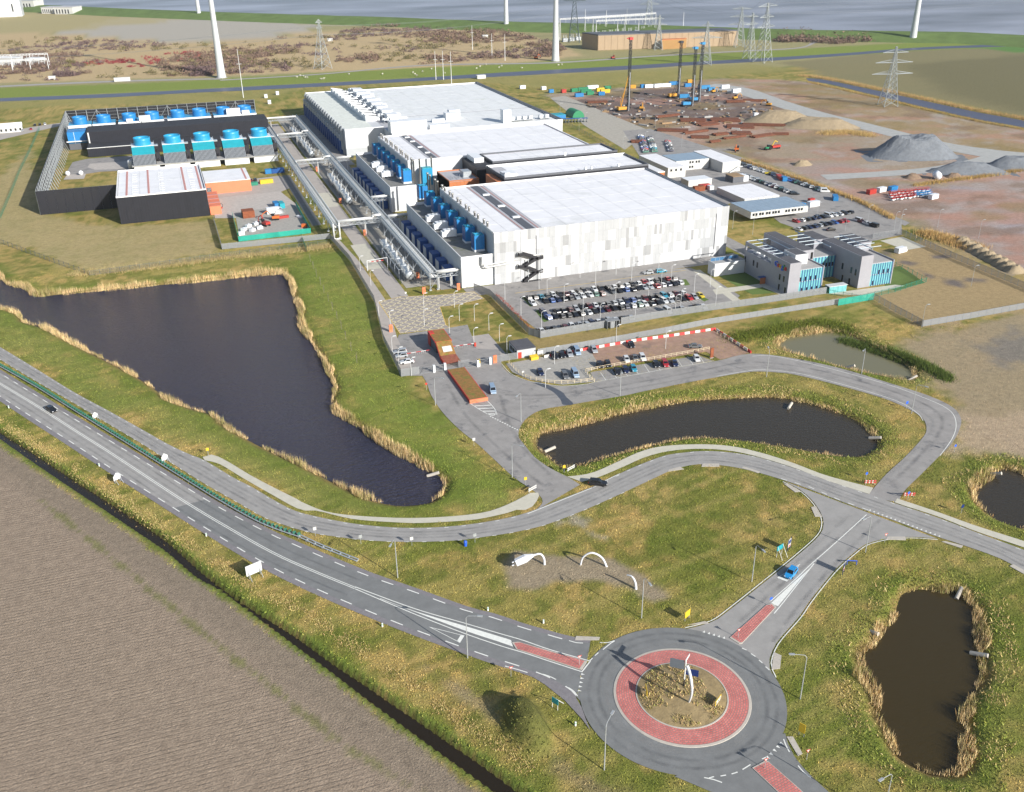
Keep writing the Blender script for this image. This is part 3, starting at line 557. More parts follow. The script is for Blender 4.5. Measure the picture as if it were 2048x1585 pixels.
mat('roof_base',(.42,.42,.44),.8,var=.1); mat('parapet_white',(.74,.74,.74),.5,var=.04); mat('parapet_dark',(.10,.105,.12),.6,var=.1)
ribbed('clad_black',(.018,.019,.026),'x',1.2,.3,.45,.2,0,.6); mat('roof_black',(.03,.031,.037),.8,var=.2,scale=.3); mat('steel_black',(.022,.022,.026),.5,var=.1)
mat('orange_clad',(.46,.16,.06),.55,var=.12,scale=.4); mat('salmon_clad',(.70,.20,.10),.55,var=.06,scale=.3); mat('stripe_pink',(.52,.25,.22),.7,var=.1)
mat('blue_steel',(.02,.19,.46),.42,var=.10,scale=.6); mat('blue_cyan',(.02,.26,.46),.4,var=.10,scale=.5); mat('blue_deep',(.014,.075,.26),.45,var=.1); mat('teal_clad',(.02,.30,.36),.45,var=.12,scale=.4)
mat('galvanised',(.46,.49,.51),.42,.45,.15,1.2); mat('pipe_pale',(.66,.66,.64),.45,.1,.08,.8); mat('stack_steel',(.40,.39,.37),.4,.55,.15,.8); mat('unit_white',(.70,.72,.74),.5,var=.07)
mat('dark_void',(.02,.02,.024),.8,var=0); mat('concrete_grey',(.36,.355,.34),.9,var=.15,scale=.5,bump=.1); mat('roof_deck',(.20,.20,.19),.9,var=.25,scale=.6,stain=((.12,.14,.07),.3,.55))
def wallbox(t,x0,x1,y0,y1,z0,z1,m,name='wall'): return MB().box(x0,x1,y0,y1,z0,z1).build(name,m,t)
def rim(t,x0,x1,y0,y1,z,w,h,m,name='parapet',skip=''):
    b=MB()
    if 's' not in skip: b.box(x0,x1,y0,y0+w,z,z+h)
    if 'n' not in skip: b.box(x0,x1,y1-w,y1,z,z+h)
    if 'w' not in skip: b.box(x0,x0+w,y0+w,y1-w,z,z+h)
    if 'e' not in skip: b.box(x1-w,x1,y0+w,y1-w,z,z+h)
    return b.build(name,m,t)
def sheets(t,x0,x1,y0,y1,z,nx,ny,m,gap=.12,name='roof_sheet'):
    w=(x1-x0)/nx; d=(y1-y0)/ny; me=MB().box(-w/2+gap/2,w/2-gap/2,-d/2+gap/2,d/2-gap/2,0,.06).mesh(name,m)
    for i in range(nx):
        for j in range(ny): link(name,me,t,(x0+w*(i+.5),y0+d*(j+.5),z+rnd.uniform(0,.02)))
# ================================================================ front data hall
A=thing('data_hall','large white hall with patchwork panel facade above the fenced car park','building',(110,331,0))
O=lambda x,y,z=0:(x-110,y-331,z)
wallbox(A,0,102,.25,75,0,19.9,'wall_grey_side'); f_=MB().box(.0,102,.12,.25,0,20.6).build('facade_wall','base_grey',A)
rows=5; rh=20.6/rows
for r in range(rows):
    x=0.0; k=r*3
    while x<101.9:
        w=rnd.choice((1.13,1.13,1.13,2.27,2.27)); w=min(w,102-x)
        if 102-x-w<1: w=102-x
        cm=rnd.choices(('clad_white','clad_pale_grey','clad_mid_grey'),(.56,.35,.09))[0]
        if cm=='clad_mid_grey': w=min(w,rnd.choice((1.13,1.13,2.27)))
        key=('fp',round(w,2)); 
        if key not in MATS: MATS[key]=MB().box(.02,w-.02,-.08,0,.03,rh-.03).mesh('panel','clad_white')
        o=link('panel',MATS[key],f_,(x,.12-rnd.uniform(0,.012),r*rh),0,cm); x+=w
rim(A,0,102,.26,75,19.9,.5,.7,'parapet_white',skip='s'); MB().box(101.2,102.2,.3,75.2,20.6,20.75).build('parapet_cap','parapet_dark',A)
wallbox(A,.5,101.5,.3,74.5,19.9,20.0,'roof_base','roof_deck')
sheets(A,.6,11.6,.5,74.4,20.0,2,6,'roof_white'); sheets(A,20.2,101.0,.5,74.4,20.0,8,6,'roof_white')
wallbox(A,14.0,17.4,.4,74.4,20.0,20.12,'parapet_dark','roof_gutter')
for x in (12.3,18.6): MB().box(x,x+.35,.4,74.4,20.0,20.1).build('walkway_edge','stripe_pink',A)
MB().box(20.2,101,.32,.62,20.06,20.2).build('roof_edge_strip','stripe_pink',A)
for y in (18,36,56): MB().box(14.2,17.2,y,y+1.6,20.12,20.6).build('roof_hatch','unit_white',A)
MB().box(17.0,17.25,-.12,.02,3,17.8).build('rain_pipe','parapet_dark',A); MB().box(96,96.25,-.12,.02,3,18).build('rain_pipe','parapet_dark',A); MB().box(10.6,10.8,-.1,.02,0,20.3).build('rain_pipe','base_grey',A)
st=MB().box(10.6,18.4,-1.9,-.3,0,.05).build('staircase','steel_black',A)
def flight(x0,z0,x1,z1):
    b=MB()
    d=Vector((x1-x0,0,z1-z0)); n=int(abs(z1-z0)/.22)
    for s in (-1.9,-.35): b.add([(x0,s,z0-.2),(x1,s,z1-.2),(x1,s,z1+1.0),(x0,s,z0+1.0),(x0,s+.06,z0-.2),(x1,s+.06,z1-.2),(x1,s+.06,z1+1.0),(x0,s+.06,z0+1.0)],[(0,1,2,3),(7,6,5,4),(0,4,5,1),(3,2,6,7)])
    for i in range(n): u=(i+.5)/n; b.box(x0+(x1-x0)*u-.14,x0+(x1-x0)*u+.14,-1.9,-.3,z0+(z1-z0)*u-.03,z0+(z1-z0)*u+.03)
    b.build('flight','steel_black',st)
for q in ((11.4,0,17.2,3.3),(17.2,3.3,11.4,6.2),(11.4,6.2,17.2,8.8),(17.2,8.8,11.4,11.0)): flight(*q)
for x,z in ((18.2,3.3),(10.4,6.2),(18.2,8.8),(10.4,11.0)):
    b=MB().box(x-1.1,x+1.1,-1.95,-.25,z-.15,z); b.box(x-1.1,x+1.1,-1.95,-1.9,z,z+1.1); b.box(x+(1.04 if x>14 else -1.1),x+(1.1 if x>14 else -1.04),-1.95,-.25,z,z+1.1); b.build('landing','steel_black',st)
for x in (13.2,18.4): MB().box(x-.12,x+.12,-1.8,-1.56,0,9.4).build('post','galvanised',st)
b=MB(); b.path([(-5,-.35,12.2),(-5,-.5,9.2),(-4.2,-.5,8.5),(9,-.5,9.3)],.28); b.path([(-4.4,-.35,12.2),(-4.4,-.8,8.3),(-3.6,-.8,7.7),(9,-.8,8.4)],.28); b.path([(15,-.5,9.9),(20,-.5,10.3)],.25); b.build('wall_pipe','pipe_pale',A)
# lean-to annexes with generator housings
def annex(label,y0,y1,hall):
    t=thing('plant_annex',label,'building',(97,y0,0)); d=y1-y0
    MB().box(0,13,0,d,0,11.0).build('wall','wall_white',t); MB().box(.3,12.9,.3,d-.3,11.0,11.05).build('roof_deck','roof_deck',t)
    rim(t,0,13,0,d,11.05,.3,1.25,'parapet_white',skip='e'); b=MB()
    n=int(d/10.3)
    me=MB().box(-.06,0,.06,10.2,.1,12.2).mesh('side_panel','wall_grey_side')
    for i in range(n): link('side_panel',me,t,(0,.3+i*10.3,0))
    return t
annex('white lean-to annex of the front hall with open plant deck',332,417,'a'); annex('white lean-to annex of the middle hall with open plant deck',449,533,'b')
def genset():
    t=thing('generator_housing','','generator',(0,0,0))
    MB().box(-2.1,2.1,0,4.6,0,.8).build('plinth','unit_white',t); MB().box(-2.05,2.05,.05,4.5,.8,6.4).build('housing','blue_steel',t); MB().box(-2.15,-2.05,.3,4.2,1.2,6.2).build('side_louvre','blue_deep',t)
    b=MB(); 
    for x in (-1.6,0,1.6): b.box(x-.12,x+.12,.3,4.2,6.4,6.75)
    b.box(-1.7,1.7,1.9,2.2,6.4,6.85); b.build('top_frame','blue_cyan',t); MB().box(-1.75,1.75,.4,4.1,6.4,6.5).build('roof_fan','teal_clad',t)
    for dy in (.2,4.4):
        s=MB().lathe([(.0,0),(.42,0),(.42,10.8),(.55,10.8),(.55,11.5),(.38,11.5),(.38,11.0)],(3.4,dy,0),10).build('exhaust_stack','stack_steel',t,True)
    return t
G0=genset()
gA=[(107.1,340+11.85*i) for i in range(7)]+[(107.1,424)]; gB=[(108.0,458+11.3*i) for i in range(7)]
for i,(x,y) in enumerate(gA+gB):
    a=i<len(gA); o=dup(G0,(x,y,11.05),0,'blue generator housing with twin stacks on the %s annex, %s from its white end wall'%('front' if a else 'middle',ORD[i if a else i-len(gA)]),'generator housings on the %s annex'%('front' if a else 'middle')); o['category']='generator'
for c in list(G0.children): bpy.data.objects.remove(c)
bpy.data.objects.remove(G0)
t=thing('generator_housing','lone blue generator housing beside the orange block behind the front hall','generator',(118.5,459,11)); MB().box(-2.6,2.6,0,4.6,-2,6.2).build('housing','blue_cyan',t); MB().box(-2.3,2.3,.3,4.2,6.2,6.5).build('roof_fan','teal_clad',t); MB().lathe([(.42,-2),(.42,10.5),(.55,10.5),(.55,11.2)],(-3.6,1,0),10).build('exhaust_stack','stack_steel',t,True); MB().lathe([(.42,-2),(.42,10.5),(.55,10.5),(.55,11.2)],(3.0,3,0),10).build('exhaust_stack','stack_steel',t,True)
def acunit(x,y,lab,grp):
    t=thing('cooling_unit',lab,'cooling unit',(x,y,11.05),0,grp); MB().box(0,5,0,3.2,.35,3.1).build('casing','unit_white',t); MB().box(-.9,0,.2,1.4,.35,2.6).build('intake_box','unit_white',t); MB().box(-.9,0,1.8,3,.35,2.6).build('intake_box','unit_white',t)
    b=MB(); [b.box(a-.1,a+.1,c-.1,c+.1,0,.35) for a in (.2,4.8) for c in (.2,3)]; b.build('feet','galvanised',t); MB().lathe([(1.0,3.1),(1.0,3.35),(.9,3.35)],(2.5,1.6,0),12).build('fan','galvanised',t)
for y in (362,374,386): acunit(99.3,y,'white rooftop cooling unit on the front annex','white units on the front annex')
for y in (474,486,497): acunit(99.6,y,'white rooftop cooling unit on the middle annex','white units on the middle annex')
def intake():
    t=thing('intake_box','','intake',(0,0,0)); MB().box(.0,3.4,0,5.2,.4,5.6).build('casing','blue_deep',t); MB().box(-.1,0,.25,4.95,.6,5.2).build('louvre','unit_white',t); MB().box(.1,3.3,.1,5.1,0,.4).build('plinth','concrete_grey',t); return t
I0=intake()
for i in range(8):
    o=dup(I0,(93.2,341+9.6*i,0),0,'dark blue intake box along the front annex, %s from the white corner'%ORD[i],'intake boxes along the front annex'); o['category']='intake'
for i in range(8):
    o=dup(I0,(93.2,455+9.6*i,0),0,'dark blue intake box along the middle annex, %s from the white corner'%ORD[i],'intake boxes along the middle annex'); o['category']='intake'
for c in list(I0.children): bpy.data.objects.remove(c)
bpy.data.objects.remove(I0)
# ================================================================ link blocks and middle hall
t=thing('link_block','low black-walled block with white roof behind the front hall','building',(141,407.5,0))
MB().box(0,73,0,26.5,0,21.0).build('wall','clad_black',t); MB().box(.6,72.4,.6,26,21.0,21.06).build('roof_deck','roof_base',t); sheets(t,7,72,1,25.5,21.06,8,3,'roof_white'); rim(t,0,73,0,26.5,21.06,.5,.9,'parapet_dark',skip='n'); MB().box(0,73,26,26.5,21.06,22.1).build('parapet','parapet_white',t)
MB().box(.6,6.5,1,8,21.06,23.2).build('roof_box','unit_white',t); MB().box(-3,0,2,18,0,20).build('brown_wing','orange_clad',t); MB().box(1,3.2,1.5,3.5,21.1,23.6).build('roof_unit','unit_white',t)
for x in (40,43,57): MB().box(x,x+.9,.1,1,21.9,23.1).build('vent_cowl','unit_white',t)
t=thing('strip_hall','black-clad strip hall with narrow white roof joining the middle hall','building',(148,445,0))
MB().box(0,67.5,0,20,0,20.2).build('wall','clad_black',t); sheets(t,1,66.8,.8,19.5,20.22,8,2,'roof_white'); rim(t,0,67.5,0,20,20.2,.5,.8,'parapet_dark'); MB().box(.8,1.2,.8,19,20.3,20.36).build('edge_strip','stripe_pink',t); MB().box(38,39,-.3,.1,20.6,22.4).build('vent_cowl','unit_white',t)
Bm=thing('middle_hall','long white-roofed middle hall with dark gutter stripe','building',(110,465.5,0))
MB().box(0,99.5,0,66.5,0,19.9).build('wall','wall_white',Bm); MB().box(.5,99,.5,66,19.9,20).build('roof_deck','roof_base',Bm); rim(Bm,0,99.5,0,66.5,19.9,.5,.7,'parapet_white'); sheets(Bm,.7,11.5,.6,66,20,2,5,'roof_white'); sheets(Bm,18.5,98.8,.6,66,20,7,5,'roof_white')
MB().box(13.2,16.2,.5,66,20,20.14).build('roof_gutter','parapet_dark',Bm); MB().box(17.4,17.8,.5,66,20,20.1).build('walkway_edge','stripe_pink',Bm); MB().box(98.6,99.0,.5,66,20,20.1).build('walkway_edge','stripe_pink',Bm)
for y in (15,30,46,58): MB().box(13.4,16,y,y+1.5,20.14,20.6).build('roof_hatch','unit_white',Bm)
t=thing('orange_block','rust orange panelled block between the front and middle halls','building',(123,436,0)); MB().box(0,15,.2,22,0,15.2).build('wall','base_grey',t)
me=MB().box(.03,1.84,-.02,.2,.05,3.7).mesh('panel','orange_clad')
for i in range(8):
    for j in range(4): link('panel',me,t,(i*1.875,0,j*3.8))
MB().box(0,.1,-.02,22,0,15.4).build('side_cladding','orange_clad',t); MB().box(.2,15,.3,22,15.2,15.3).build('roof','roof_base',t); rim(t,0,15,0,22,15.3,.3,.5,'orange_clad')
b=MB(); [b.tube((2+i*1.5,3+i%2*2,15.3),(3.5+i*1.5,9,16.5),.12) for i in range(5)]; b.build('roof_pipe','galvanised',t); MB().box(9,13,6,12,15.3,18).build('duct','galvanised',t)
t=thing('dark_recess_block','tall black recessed block between orange block and strip hall','building',(138.5,441,0)); MB().box(0,9.4,0,24,0,19.6).build('wall','clad_black',t); MB().box(.3,9.1,.3,23.7,19.6,19.7).build('roof','roof_black',t); MB().box(2,7,10,22,19.7,22).build('roof_unit','unit_white',t)
t=thing('stair_tower','small orange stair tower at the end of the black strip hall','building',(216.5,447,0)); MB().box(0,6.5,0,12,0,15.5).build('wall','orange_clad',t); MB().box(-.1,6.6,-.1,12.1,15.5,15.9).build('roof','parapet_white',t)
t=thing('stair_tower','orange end block beside the black-walled link block','building',(213.2,409,0)); MB().box(1.2,10,-1,20,0,17).build('wall','orange_clad',t); MB().box(1.1,10.1,-1.1,20.1,17,17.4).build('roof','parapet_white',t)
# ================================================================ north hall
Nh=thing('north_hall','oldest white hall with sawtooth roof vents and pale mossy roof','building',(101,563,0))
MB().box(24,133,0,175,0,15.0).build('wall','wall_white',Nh); MB().box(0,24,22,178,4.2,15.4).build('wing_wall','wall_white',Nh); MB().box(.1,24,22.1,178,0,4.2).build('wing_base','base_grey',Nh)
MB().box(24.5,132.5,.5,174.5,15,15.08).build('roof_deck','roof_base',Nh); MB().box(1,18,23,177,15.4,15.5).build('roof_mossy','roof_mossy',Nh); rim(Nh,0,24,22,178,15.4,.5,.5,'parapet_white',skip='e'); rim(Nh,24,133,0,175,15.05,.8,.9,'parapet_white',skip='w')
sheets(Nh,41,131,55,172,15.1,7,8,'roof_pale'); sheets(Nh,41,131,2,53,15.1,7,3,'roof_pale'); MB().box(36,39.5,2,172,15.08,15.2).build('roof_gutter','parapet_dark',Nh); MB().box(131.6,133.1,.2,175,15.95,16.3).build('parapet_cap','parapet_dark',Nh)
for i in range(11):
    y=46+i*11.6; v_=MB(); v_.add([(18,y,15.4),(27,y,15.4),(27,y+9,15.4),(18,y+9,15.4),(18,y,19.2),(27,y,17.6),(27,y+9,17.6),(18,y+9,19.2)],[(0,1,5,4),(1,2,6,5),(2,3,7,6),(3,0,4,7)]); h_=v_.build('roof_vent','unit_white',Nh); MB().add([(18.2,y+.5,18.3),(26.8,y+.5,17.1),(26.8,y+8.5,17.1),(18.2,y+8.5,18.3)],[(0,1,2,3)]).build('vent_throat','dark_void',h_)
me=MB().box(0,7,0,9,0,4.2).mesh('roof_unit','unit_white')
for i in range(8): link('roof_unit',me,Nh,(31+rnd.uniform(-.5,.5),40+i*16,15.3)); 
b=MB()
for i in range(9):
    y=36+i*15
    for q in range(4): b.tube((27.5,y+q*1.6,17.2),(31,y+q*1.6,17.2),.35,None,6)
    b.tube((27.8,y-1,15.4),(27.8,y+8,18.6),.2); b.tube((30.6,y-1,18.6),(30.6,y+8,18.6),.25)
b.build('roof_pipework','galvanised',Nh)
for x,y,w,d,h in ((66,30,9,6,4.2),(70,36,7,5,5),(96,6,5,6,8),(56,26,8,3,2),(24,2,22,8,6.5),(48,2,12,5,3)): MB().box(x,x+w,y,y+d,15.1,15.1+h).build('roof_housing','unit_white',Nh)
for x in (102,110,121):
    MB().box(x,x+7.5,8,12,15.9,16.2).build('unit_frame','galvanised',Nh)
    for k in range(2): MB().box(x+k*4,x+k*4+2.2,8.6,11.4,16.2,18).build('roof_condenser','unit_white',Nh)
dm=[MB().box(0,w,0,d,0,h).mesh('roof_duct','unit_white') for w,d,h in ((2.2,12,1.6),(5,3.2,2.6),(3,3,3.6),(8,1.4,1.2))]; dg_=MB().tube((0,0,1),(9,0,1),.8,None,10).mesh('roof_duct','galvanised')
for k in range(34): link('roof_duct',rnd.choice(dm),Nh,(28+rnd.random()*11,34+k*4.1,15.4))
for k in range(8): link('roof_duct',dg_,Nh,(27+rnd.random()*3,40+k*16,15.6+rnd.random()))
mp=MB(); mp.tube((0,0,0),(0,0,17),.28,None,6); mp.tube((-.9,0,3),(-.9,0,15),.22,None,6); mp.tube((-.9,0,15),(0,0,16.2),.22,None,6); mp=mp.mesh('riser_pipe','galvanised'); mb=MB().box(-2.2,-.2,-2.2,2.2,0,8).mesh('riser_box','blue_deep'); mg=MB().box(-2.0,-.05,-1.9,1.9,8,11.5).mesh('riser_duct','galvanised')
for i in range(19):
    y=27+i*8; link('riser_pipe',mp,Nh,(-.5,y,0)); link('riser_pipe',mp,Nh,(-.5,y+2,0)); link('riser_box',mb,Nh,(-.1,y+5,0)); link('riser_duct',mg,Nh,(-.1,y+5,0))
# ================================================================ cooling plant behind black screens
def frame_screen(name,label,a,b,h,bay,inn,front_open=False,perf=.0):
    "black screen wall on a white steel frame; inn = inward normal"
    a=Vector(a); b=Vector(b); d=b-a; n=round(d.length/bay); u=d.normalized(); t=thing(name,label,'screen wall',a)
    L_=d.length; ang=math.atan2(u.y,u.x); inn=Vector(inn)
    ml=MB().box(0,L_/n-.04,-.06,.06,.05,h).mesh('screen_panel','screen_perf')
    for i in range(n): link('screen_panel',ml,t,u*(i*L_/n),ang)
    for i in range(n+1):
        p=u*(i*L_/n); f=MB(); f.beam(p+inn*.3,p+inn*.3+Vector((0,0,h)),.3); f.beam(p+inn*.3+Vector((0,0,h-1)),p+inn*4.5,.22); f.beam(p+inn*.3+Vector((0,0,h*.5)),p+inn*2.6+Vector((0,0,h*.42)),.16); f.build('frame_post','galvanised',t)
    for z in (h*.12,h*.3,h*.48,h*.66,h*.84,h-.1): MB().beam(inn*.25+Vector((0,0,z)),d+inn*.25+Vector((0,0,z)),.11).build('rail','galvanised',t)
    b_=MB()
    for i in range(2,n-1,7): b_.beam(u*(i*L_/n)+inn*.5+Vector((0,0,h*.2)),u*((i+1)*L_/n)+inn*.5+Vector((0,0,h-.5)),.16); b_.beam(u*((i+1)*L_/n)+inn*.5+Vector((0,0,h-.5)),u*((i+2)*L_/n)+inn*.5+Vector((0,0,h*.2)),.16)
    b_.build('brace','galvanised',t); return t
# perforated black sheet: real holes modelled as partial coverage
m=mat('screen_perf',(.016,.017,.024),.5,var=.15,scale=.8); t,b=nodes_of(m); b.inputs['Alpha'].default_value=.86
frame_screen('black_screen','long black screen on white steel frame along the grass side of the cooling plant',(-65,510.4,0),(-65,751,0),12.5,7.3,(1,0,0))
frame_screen('black_screen','black screen on white steel frame behind the blue fan drums',(-65,751.4,0),(64,747,0),12.5,6.8,(0,-1,0))
frame_screen('black_screen','see-through black screen wall beside the black shed',(-65,510,0),(-27.8,509.4,0),11.7,4.1,(0,1,0))
t=thing('black_shed','black-clad shed with white red-striped roof beside the see-through screen','building',(-27.5,477,0))
me=MB().box(.03,3.37,0,.15,.05,12.6).mesh('wall_panel','clad_black'); MB().box(0.15,40.6,.15,58,0,12.4).build('wall','clad_black',t)
for i in range(12): link('wall_panel',me,t,(i*3.395,0,0))
MB().box(.3,40.4,.3,57.7,12.4,12.5).build('roof_deck','roof_base',t); sheets(t,.8,40,1,57.3,12.5,4,2,'roof_white',.08); rim(t,0,40.7,.02,58,12.5,.35,.7,'parapet_white')
for x in (4.2,14.2,31.0,38.2): MB().box(x,x+.9,1,57,12.56,12.66).build('roof_stripe','stripe_pink',t)
me=MB().box(0,2.6,0,.35,0,.3).mesh('roof_light','base_grey')
for x in (7,19.5,34):
    for k in range(10): link('roof_light',me,t,(x,5+k*4.3+(4 if k>4 else 0),12.6))
MB().box(40.7,40.9,4,56,0,12.9).build('dark_side','parapet_dark',t)
t=thing('salmon_shed','orange-red flat shed beside the black shed','building',(13.5,520,0)); MB().box(1.0,24,0,28,0,6).build('wall','salmon_clad',t); MB().box(.9,24.1,-.1,28.1,6,6.25).build('roof','roof_white',t); MB().box(21.5,22.4,.3,27.6,6.25,6.32).build('roof_stripe','stripe_pink',t); MB().box(1.2,3.6,-.08,.05,0,3.6).build('door','dark_void',t)
for k in range(4): MB().box(1.3+k*.6,1.4+k*.6,-.14,-.08,0,3.6).build('door_post','unit_white',t)
t=thing('orange_lean_to','narrow orange lean-to along the black shed end wall','building',(13.4,478,0)); MB().box(.2,5.5,0,30,0,4).build('wall','salmon_clad',t); MB().box(.1,5.6,-.1,30.1,4,4.15).build('roof','salmon_clad',t)
for y in (6,14,22): MB().box(.3,5.4,y,y+2,4.15,4.25).build('roof_light','stripe_pink',t)
def tower():
    t=thing('cooling_tower','','cooling tower',(0,0,0))
    b=MB(); w=6.2
    pr=[(-1,4),(-15.5,4),(-22.5,4.0),(-16.5,8.6),(-9.5,12),(-1,12)]  # (y,z) outline seen from the side
    v=[(-w,y,z) for y,z in pr]+[(w,y,z) for y,z in pr]; n=len(pr)
    MB().add(v,[tuple(range(n)),tuple(range(2*n-1,n-1,-1)),(4,5,n+5,n+4),(5,0,n,n+5),(0,1,n+1,n)]).build('casing','parapet_dark',t)
    MB().add([(-w,-16.6,8.65),(w,-16.6,8.65),(w,-9.5,12.08),(-w,-9.5,12.08)],[(0,1,2,3)]).build('front_panel','teal_clad',t)
    me=MB()
    MB().add([(-w,-22.6,3.9),(w,-22.6,3.9),(w,-16.6,8.5),(-w,-16.6,8.5)],[(0,1,2,3)]).build('louvre_void','dark_void',t)
    sl=MB().add([(0,-22.8,4.05),(.34,-22.8,4.05),(.34,-16.8,8.75),(0,-16.8,8.75)],[(0,1,2,3)]).mesh('slat','galvanised')
    for k in range(18): link('slat',sl,t,(-w+.05+k*.685,0,0))
    MB().box(-w-.1,w+.1,-9.6,1,12.0,12.25).build('deck','unit_white',t)
    b=MB().lathe([(4.9,0),(4.75,1.2),(4.6,2.6),(4.75,4.1),(4.55,4.1),(4.4,2.6),(4.55,.4)],(0,-4.4,12.25),28); b.build('fan_drum','blue_cyan',t,True); MB().lathe([(.05,.6),(4.5,.6)],(0,-4.4,12.25),20).build('fan_well','parapet_dark',t)
    b=MB(); [b.tube((sx*w,-9.4+i*2.4,12.2),(sx*w,-9.4+i*2.4,13.3),.06,None,4) for sx in (-1,1) for i in range(5)]; [b.tube((sx*w,-9.4,13.3),(sx*w,.2,13.3),.06,None,4) for sx in (-1,1)]; b.build('railing','galvanised',t)
    MB().box(w+.1,w+2.2,-9,-5.5,11.6,12.2).build('walkway','galvanised',t); MB().box(w+.3,w+2.6,-15,-13.5,4,9).build('pump','steel_black',t); MB().tube((w+1.4,-16,4.6),(w+1.4,-9,9.5),.55).build('riser','steel_black',t); return t
T0=tower()
cols=('teal_clad','blue_cyan','teal_clad','blue_cyan','teal_clad')
for i,x in enumerate((-14.8,2.2,19,36,52.5)):
    o=T0 if i==0 else dup(T0,(x,611,0)); o.location=(x,611,0); o['label']='blue-topped cooling tower with slatted front, %s from the pipe rack'%ORD[4-i]; o['group']='front row of cooling towers'
t=thing('tower_base','white equipment base below the row of slatted cooling towers','base',(-22,587.2,0)); MB().box(0,83,0,22,3.5,3.98).build('deck','concrete_grey',t)
for i in range(5): MB().box(1+i*16.8,15+i*16.8,.6,16,0,3.5).build('equipment_room','unit_white',t)
t=thing('plant_wall_building','stepped black building between the two rows of fan drums','building',(-48,644,0)); MB().box(0,112,0,18,0,5.3).build('lower_wall','clad_black',t); MB().box(0,112,18,40,0,12).build('upper_wall','clad_black',t); MB().box(.2,111.8,.2,17.9,5.3,5.36).build('lower_roof','roof_black',t); MB().box(.2,111.8,18.2,39.8,12,12.06).build('upper_roof','roof_black',t); MB().tube((0,-.2,5.4),(34,-.2,5.4),.25).build('edge_pipe','pipe_pale',t); MB().tube((1,17.8,5.4),(1,17.8,11.8),.5).build('down_pipe','pipe_pale',t)
me=MB().box(0,5,-.12,0,0,6.6).mesh('wall_panel','clad_black')
for i in range(22): link('wall_panel',me,t,(.3+i*5.08,18,5.37))
def drum():
    t=thing('cooling_tower','','cooling tower',(0,0,0)); MB().box(-7,7,-7.5,8,0,11.2).build('casing','clad_black',t); MB().box(-7,7,-7.6,8,11.2,12.1).build('deck','blue_cyan',t); MB().box(-7.02,7.02,-8.2,-7.6,10.6,12.3).build('gallery','unit_white',t)
    MB().lathe([(4.6,0),(4.5,1.2),(4.35,2.8),(4.5,4.3),(4.3,4.3),(4.15,2.8),(4.3,.4)],(0,0,12.1),28).build('fan_drum','blue_steel',t,True); MB().lathe([(.05,.6),(4.3,.6)],(0,0,12.1),20).build('fan_well','parapet_dark',t); return t
D0=drum()
for i,x in enumerate((-52.8,-38.1,-22.2,-7.7,8.6,22.6,38.4,52.6)):
    o=D0 if i==0 else dup(D0,(x,697,0)); o.location=(x,697,0); o['label']='blue fan drum before the rear black screen, %s from the pipe rack'%ORD[7-i]; o['group']='rear row of fan drums'
for x,y,w,d,h in ((-16,688,7,3,3.4),(-24,688,4,2.4,2),(40,689,9,3,4),(50,688,5,2.4,2.4),(-2,716,10,4,8),(36,712,5,4,9)): tag(MB().box(0,w,0,d,0,h).build('equipment_cabin','unit_white',None,loc=(x,y,12.1 if y<700 else 0)),'white equipment cabin among the rear fan drums','cabin','white cabins among the fan drums')
t=thing('blue_filter_block','bright blue filter block at the screen corner of the cooling plant','equipment',(-60,672,0)); MB().box(0,11,0,12,4,11).build('casing','blue_steel',t); MB().box(0,11,.2,12,0,3.9).build('support','parapet_dark',t); MB().box(-1,14,-2,-.4,5.2,5.7).build('gallery','unit_white',t); MB().box(3.9,4.1,-.1,0,4,11).build('seam','unit_white',t)
for i in range(3):
    t=thing('process_tank','pale vertical process tank on the concrete pad of the cooling plant','tank',(-23+i*4.2,600+i%2*3,0),0,'process tanks on the pad'); MB().lathe([(.0,.3),(1.7,.3),(1.7,4.6),(1.2,5.3),(0,5.5)],n=14).build('vessel',('unit_white','galvanised','galvanised')[i],t,True); MB().lathe([(1.8,0),(1.8,.3),(0,.3)],n=14).build('base','concrete_grey',t); MB().tube((0,0,5.4),(2.4,0,6.4),.18).build('pipe','pipe_pale',t)
sheet('plant_apron',PL(K('130,350 145,325 175,318 260,312 330,330 240,342 200,344 150,352')),.03,'asphalt_site',label='asphalt apron inside the black screens'); sheet('tank_pad',PL(K('175,335 180,328 270,322 275,330 235,339 190,340')),.036,'concrete_slab',label='concrete pad under the process tanks'); sheet('dish_pad',PL(K('127,360 134,350 172,348 168,358')),.036,'concrete_slab',label='pale pad on the plant lawn')
for x,y in ((136,351.5),(162.5,350.5)):
    t=thing('white_dish','small white dome standing on the pale pad on the plant lawn','dome',P(x,y),0,'white domes on the lawn pad'); MB().ell((0,0,1.3),1.4,1.4,1.3).build('dome','unit_white',t,True); MB().lathe([(.9,0),(.9,.4),(0,.4)],n=10).build('base','concrete_grey',t)
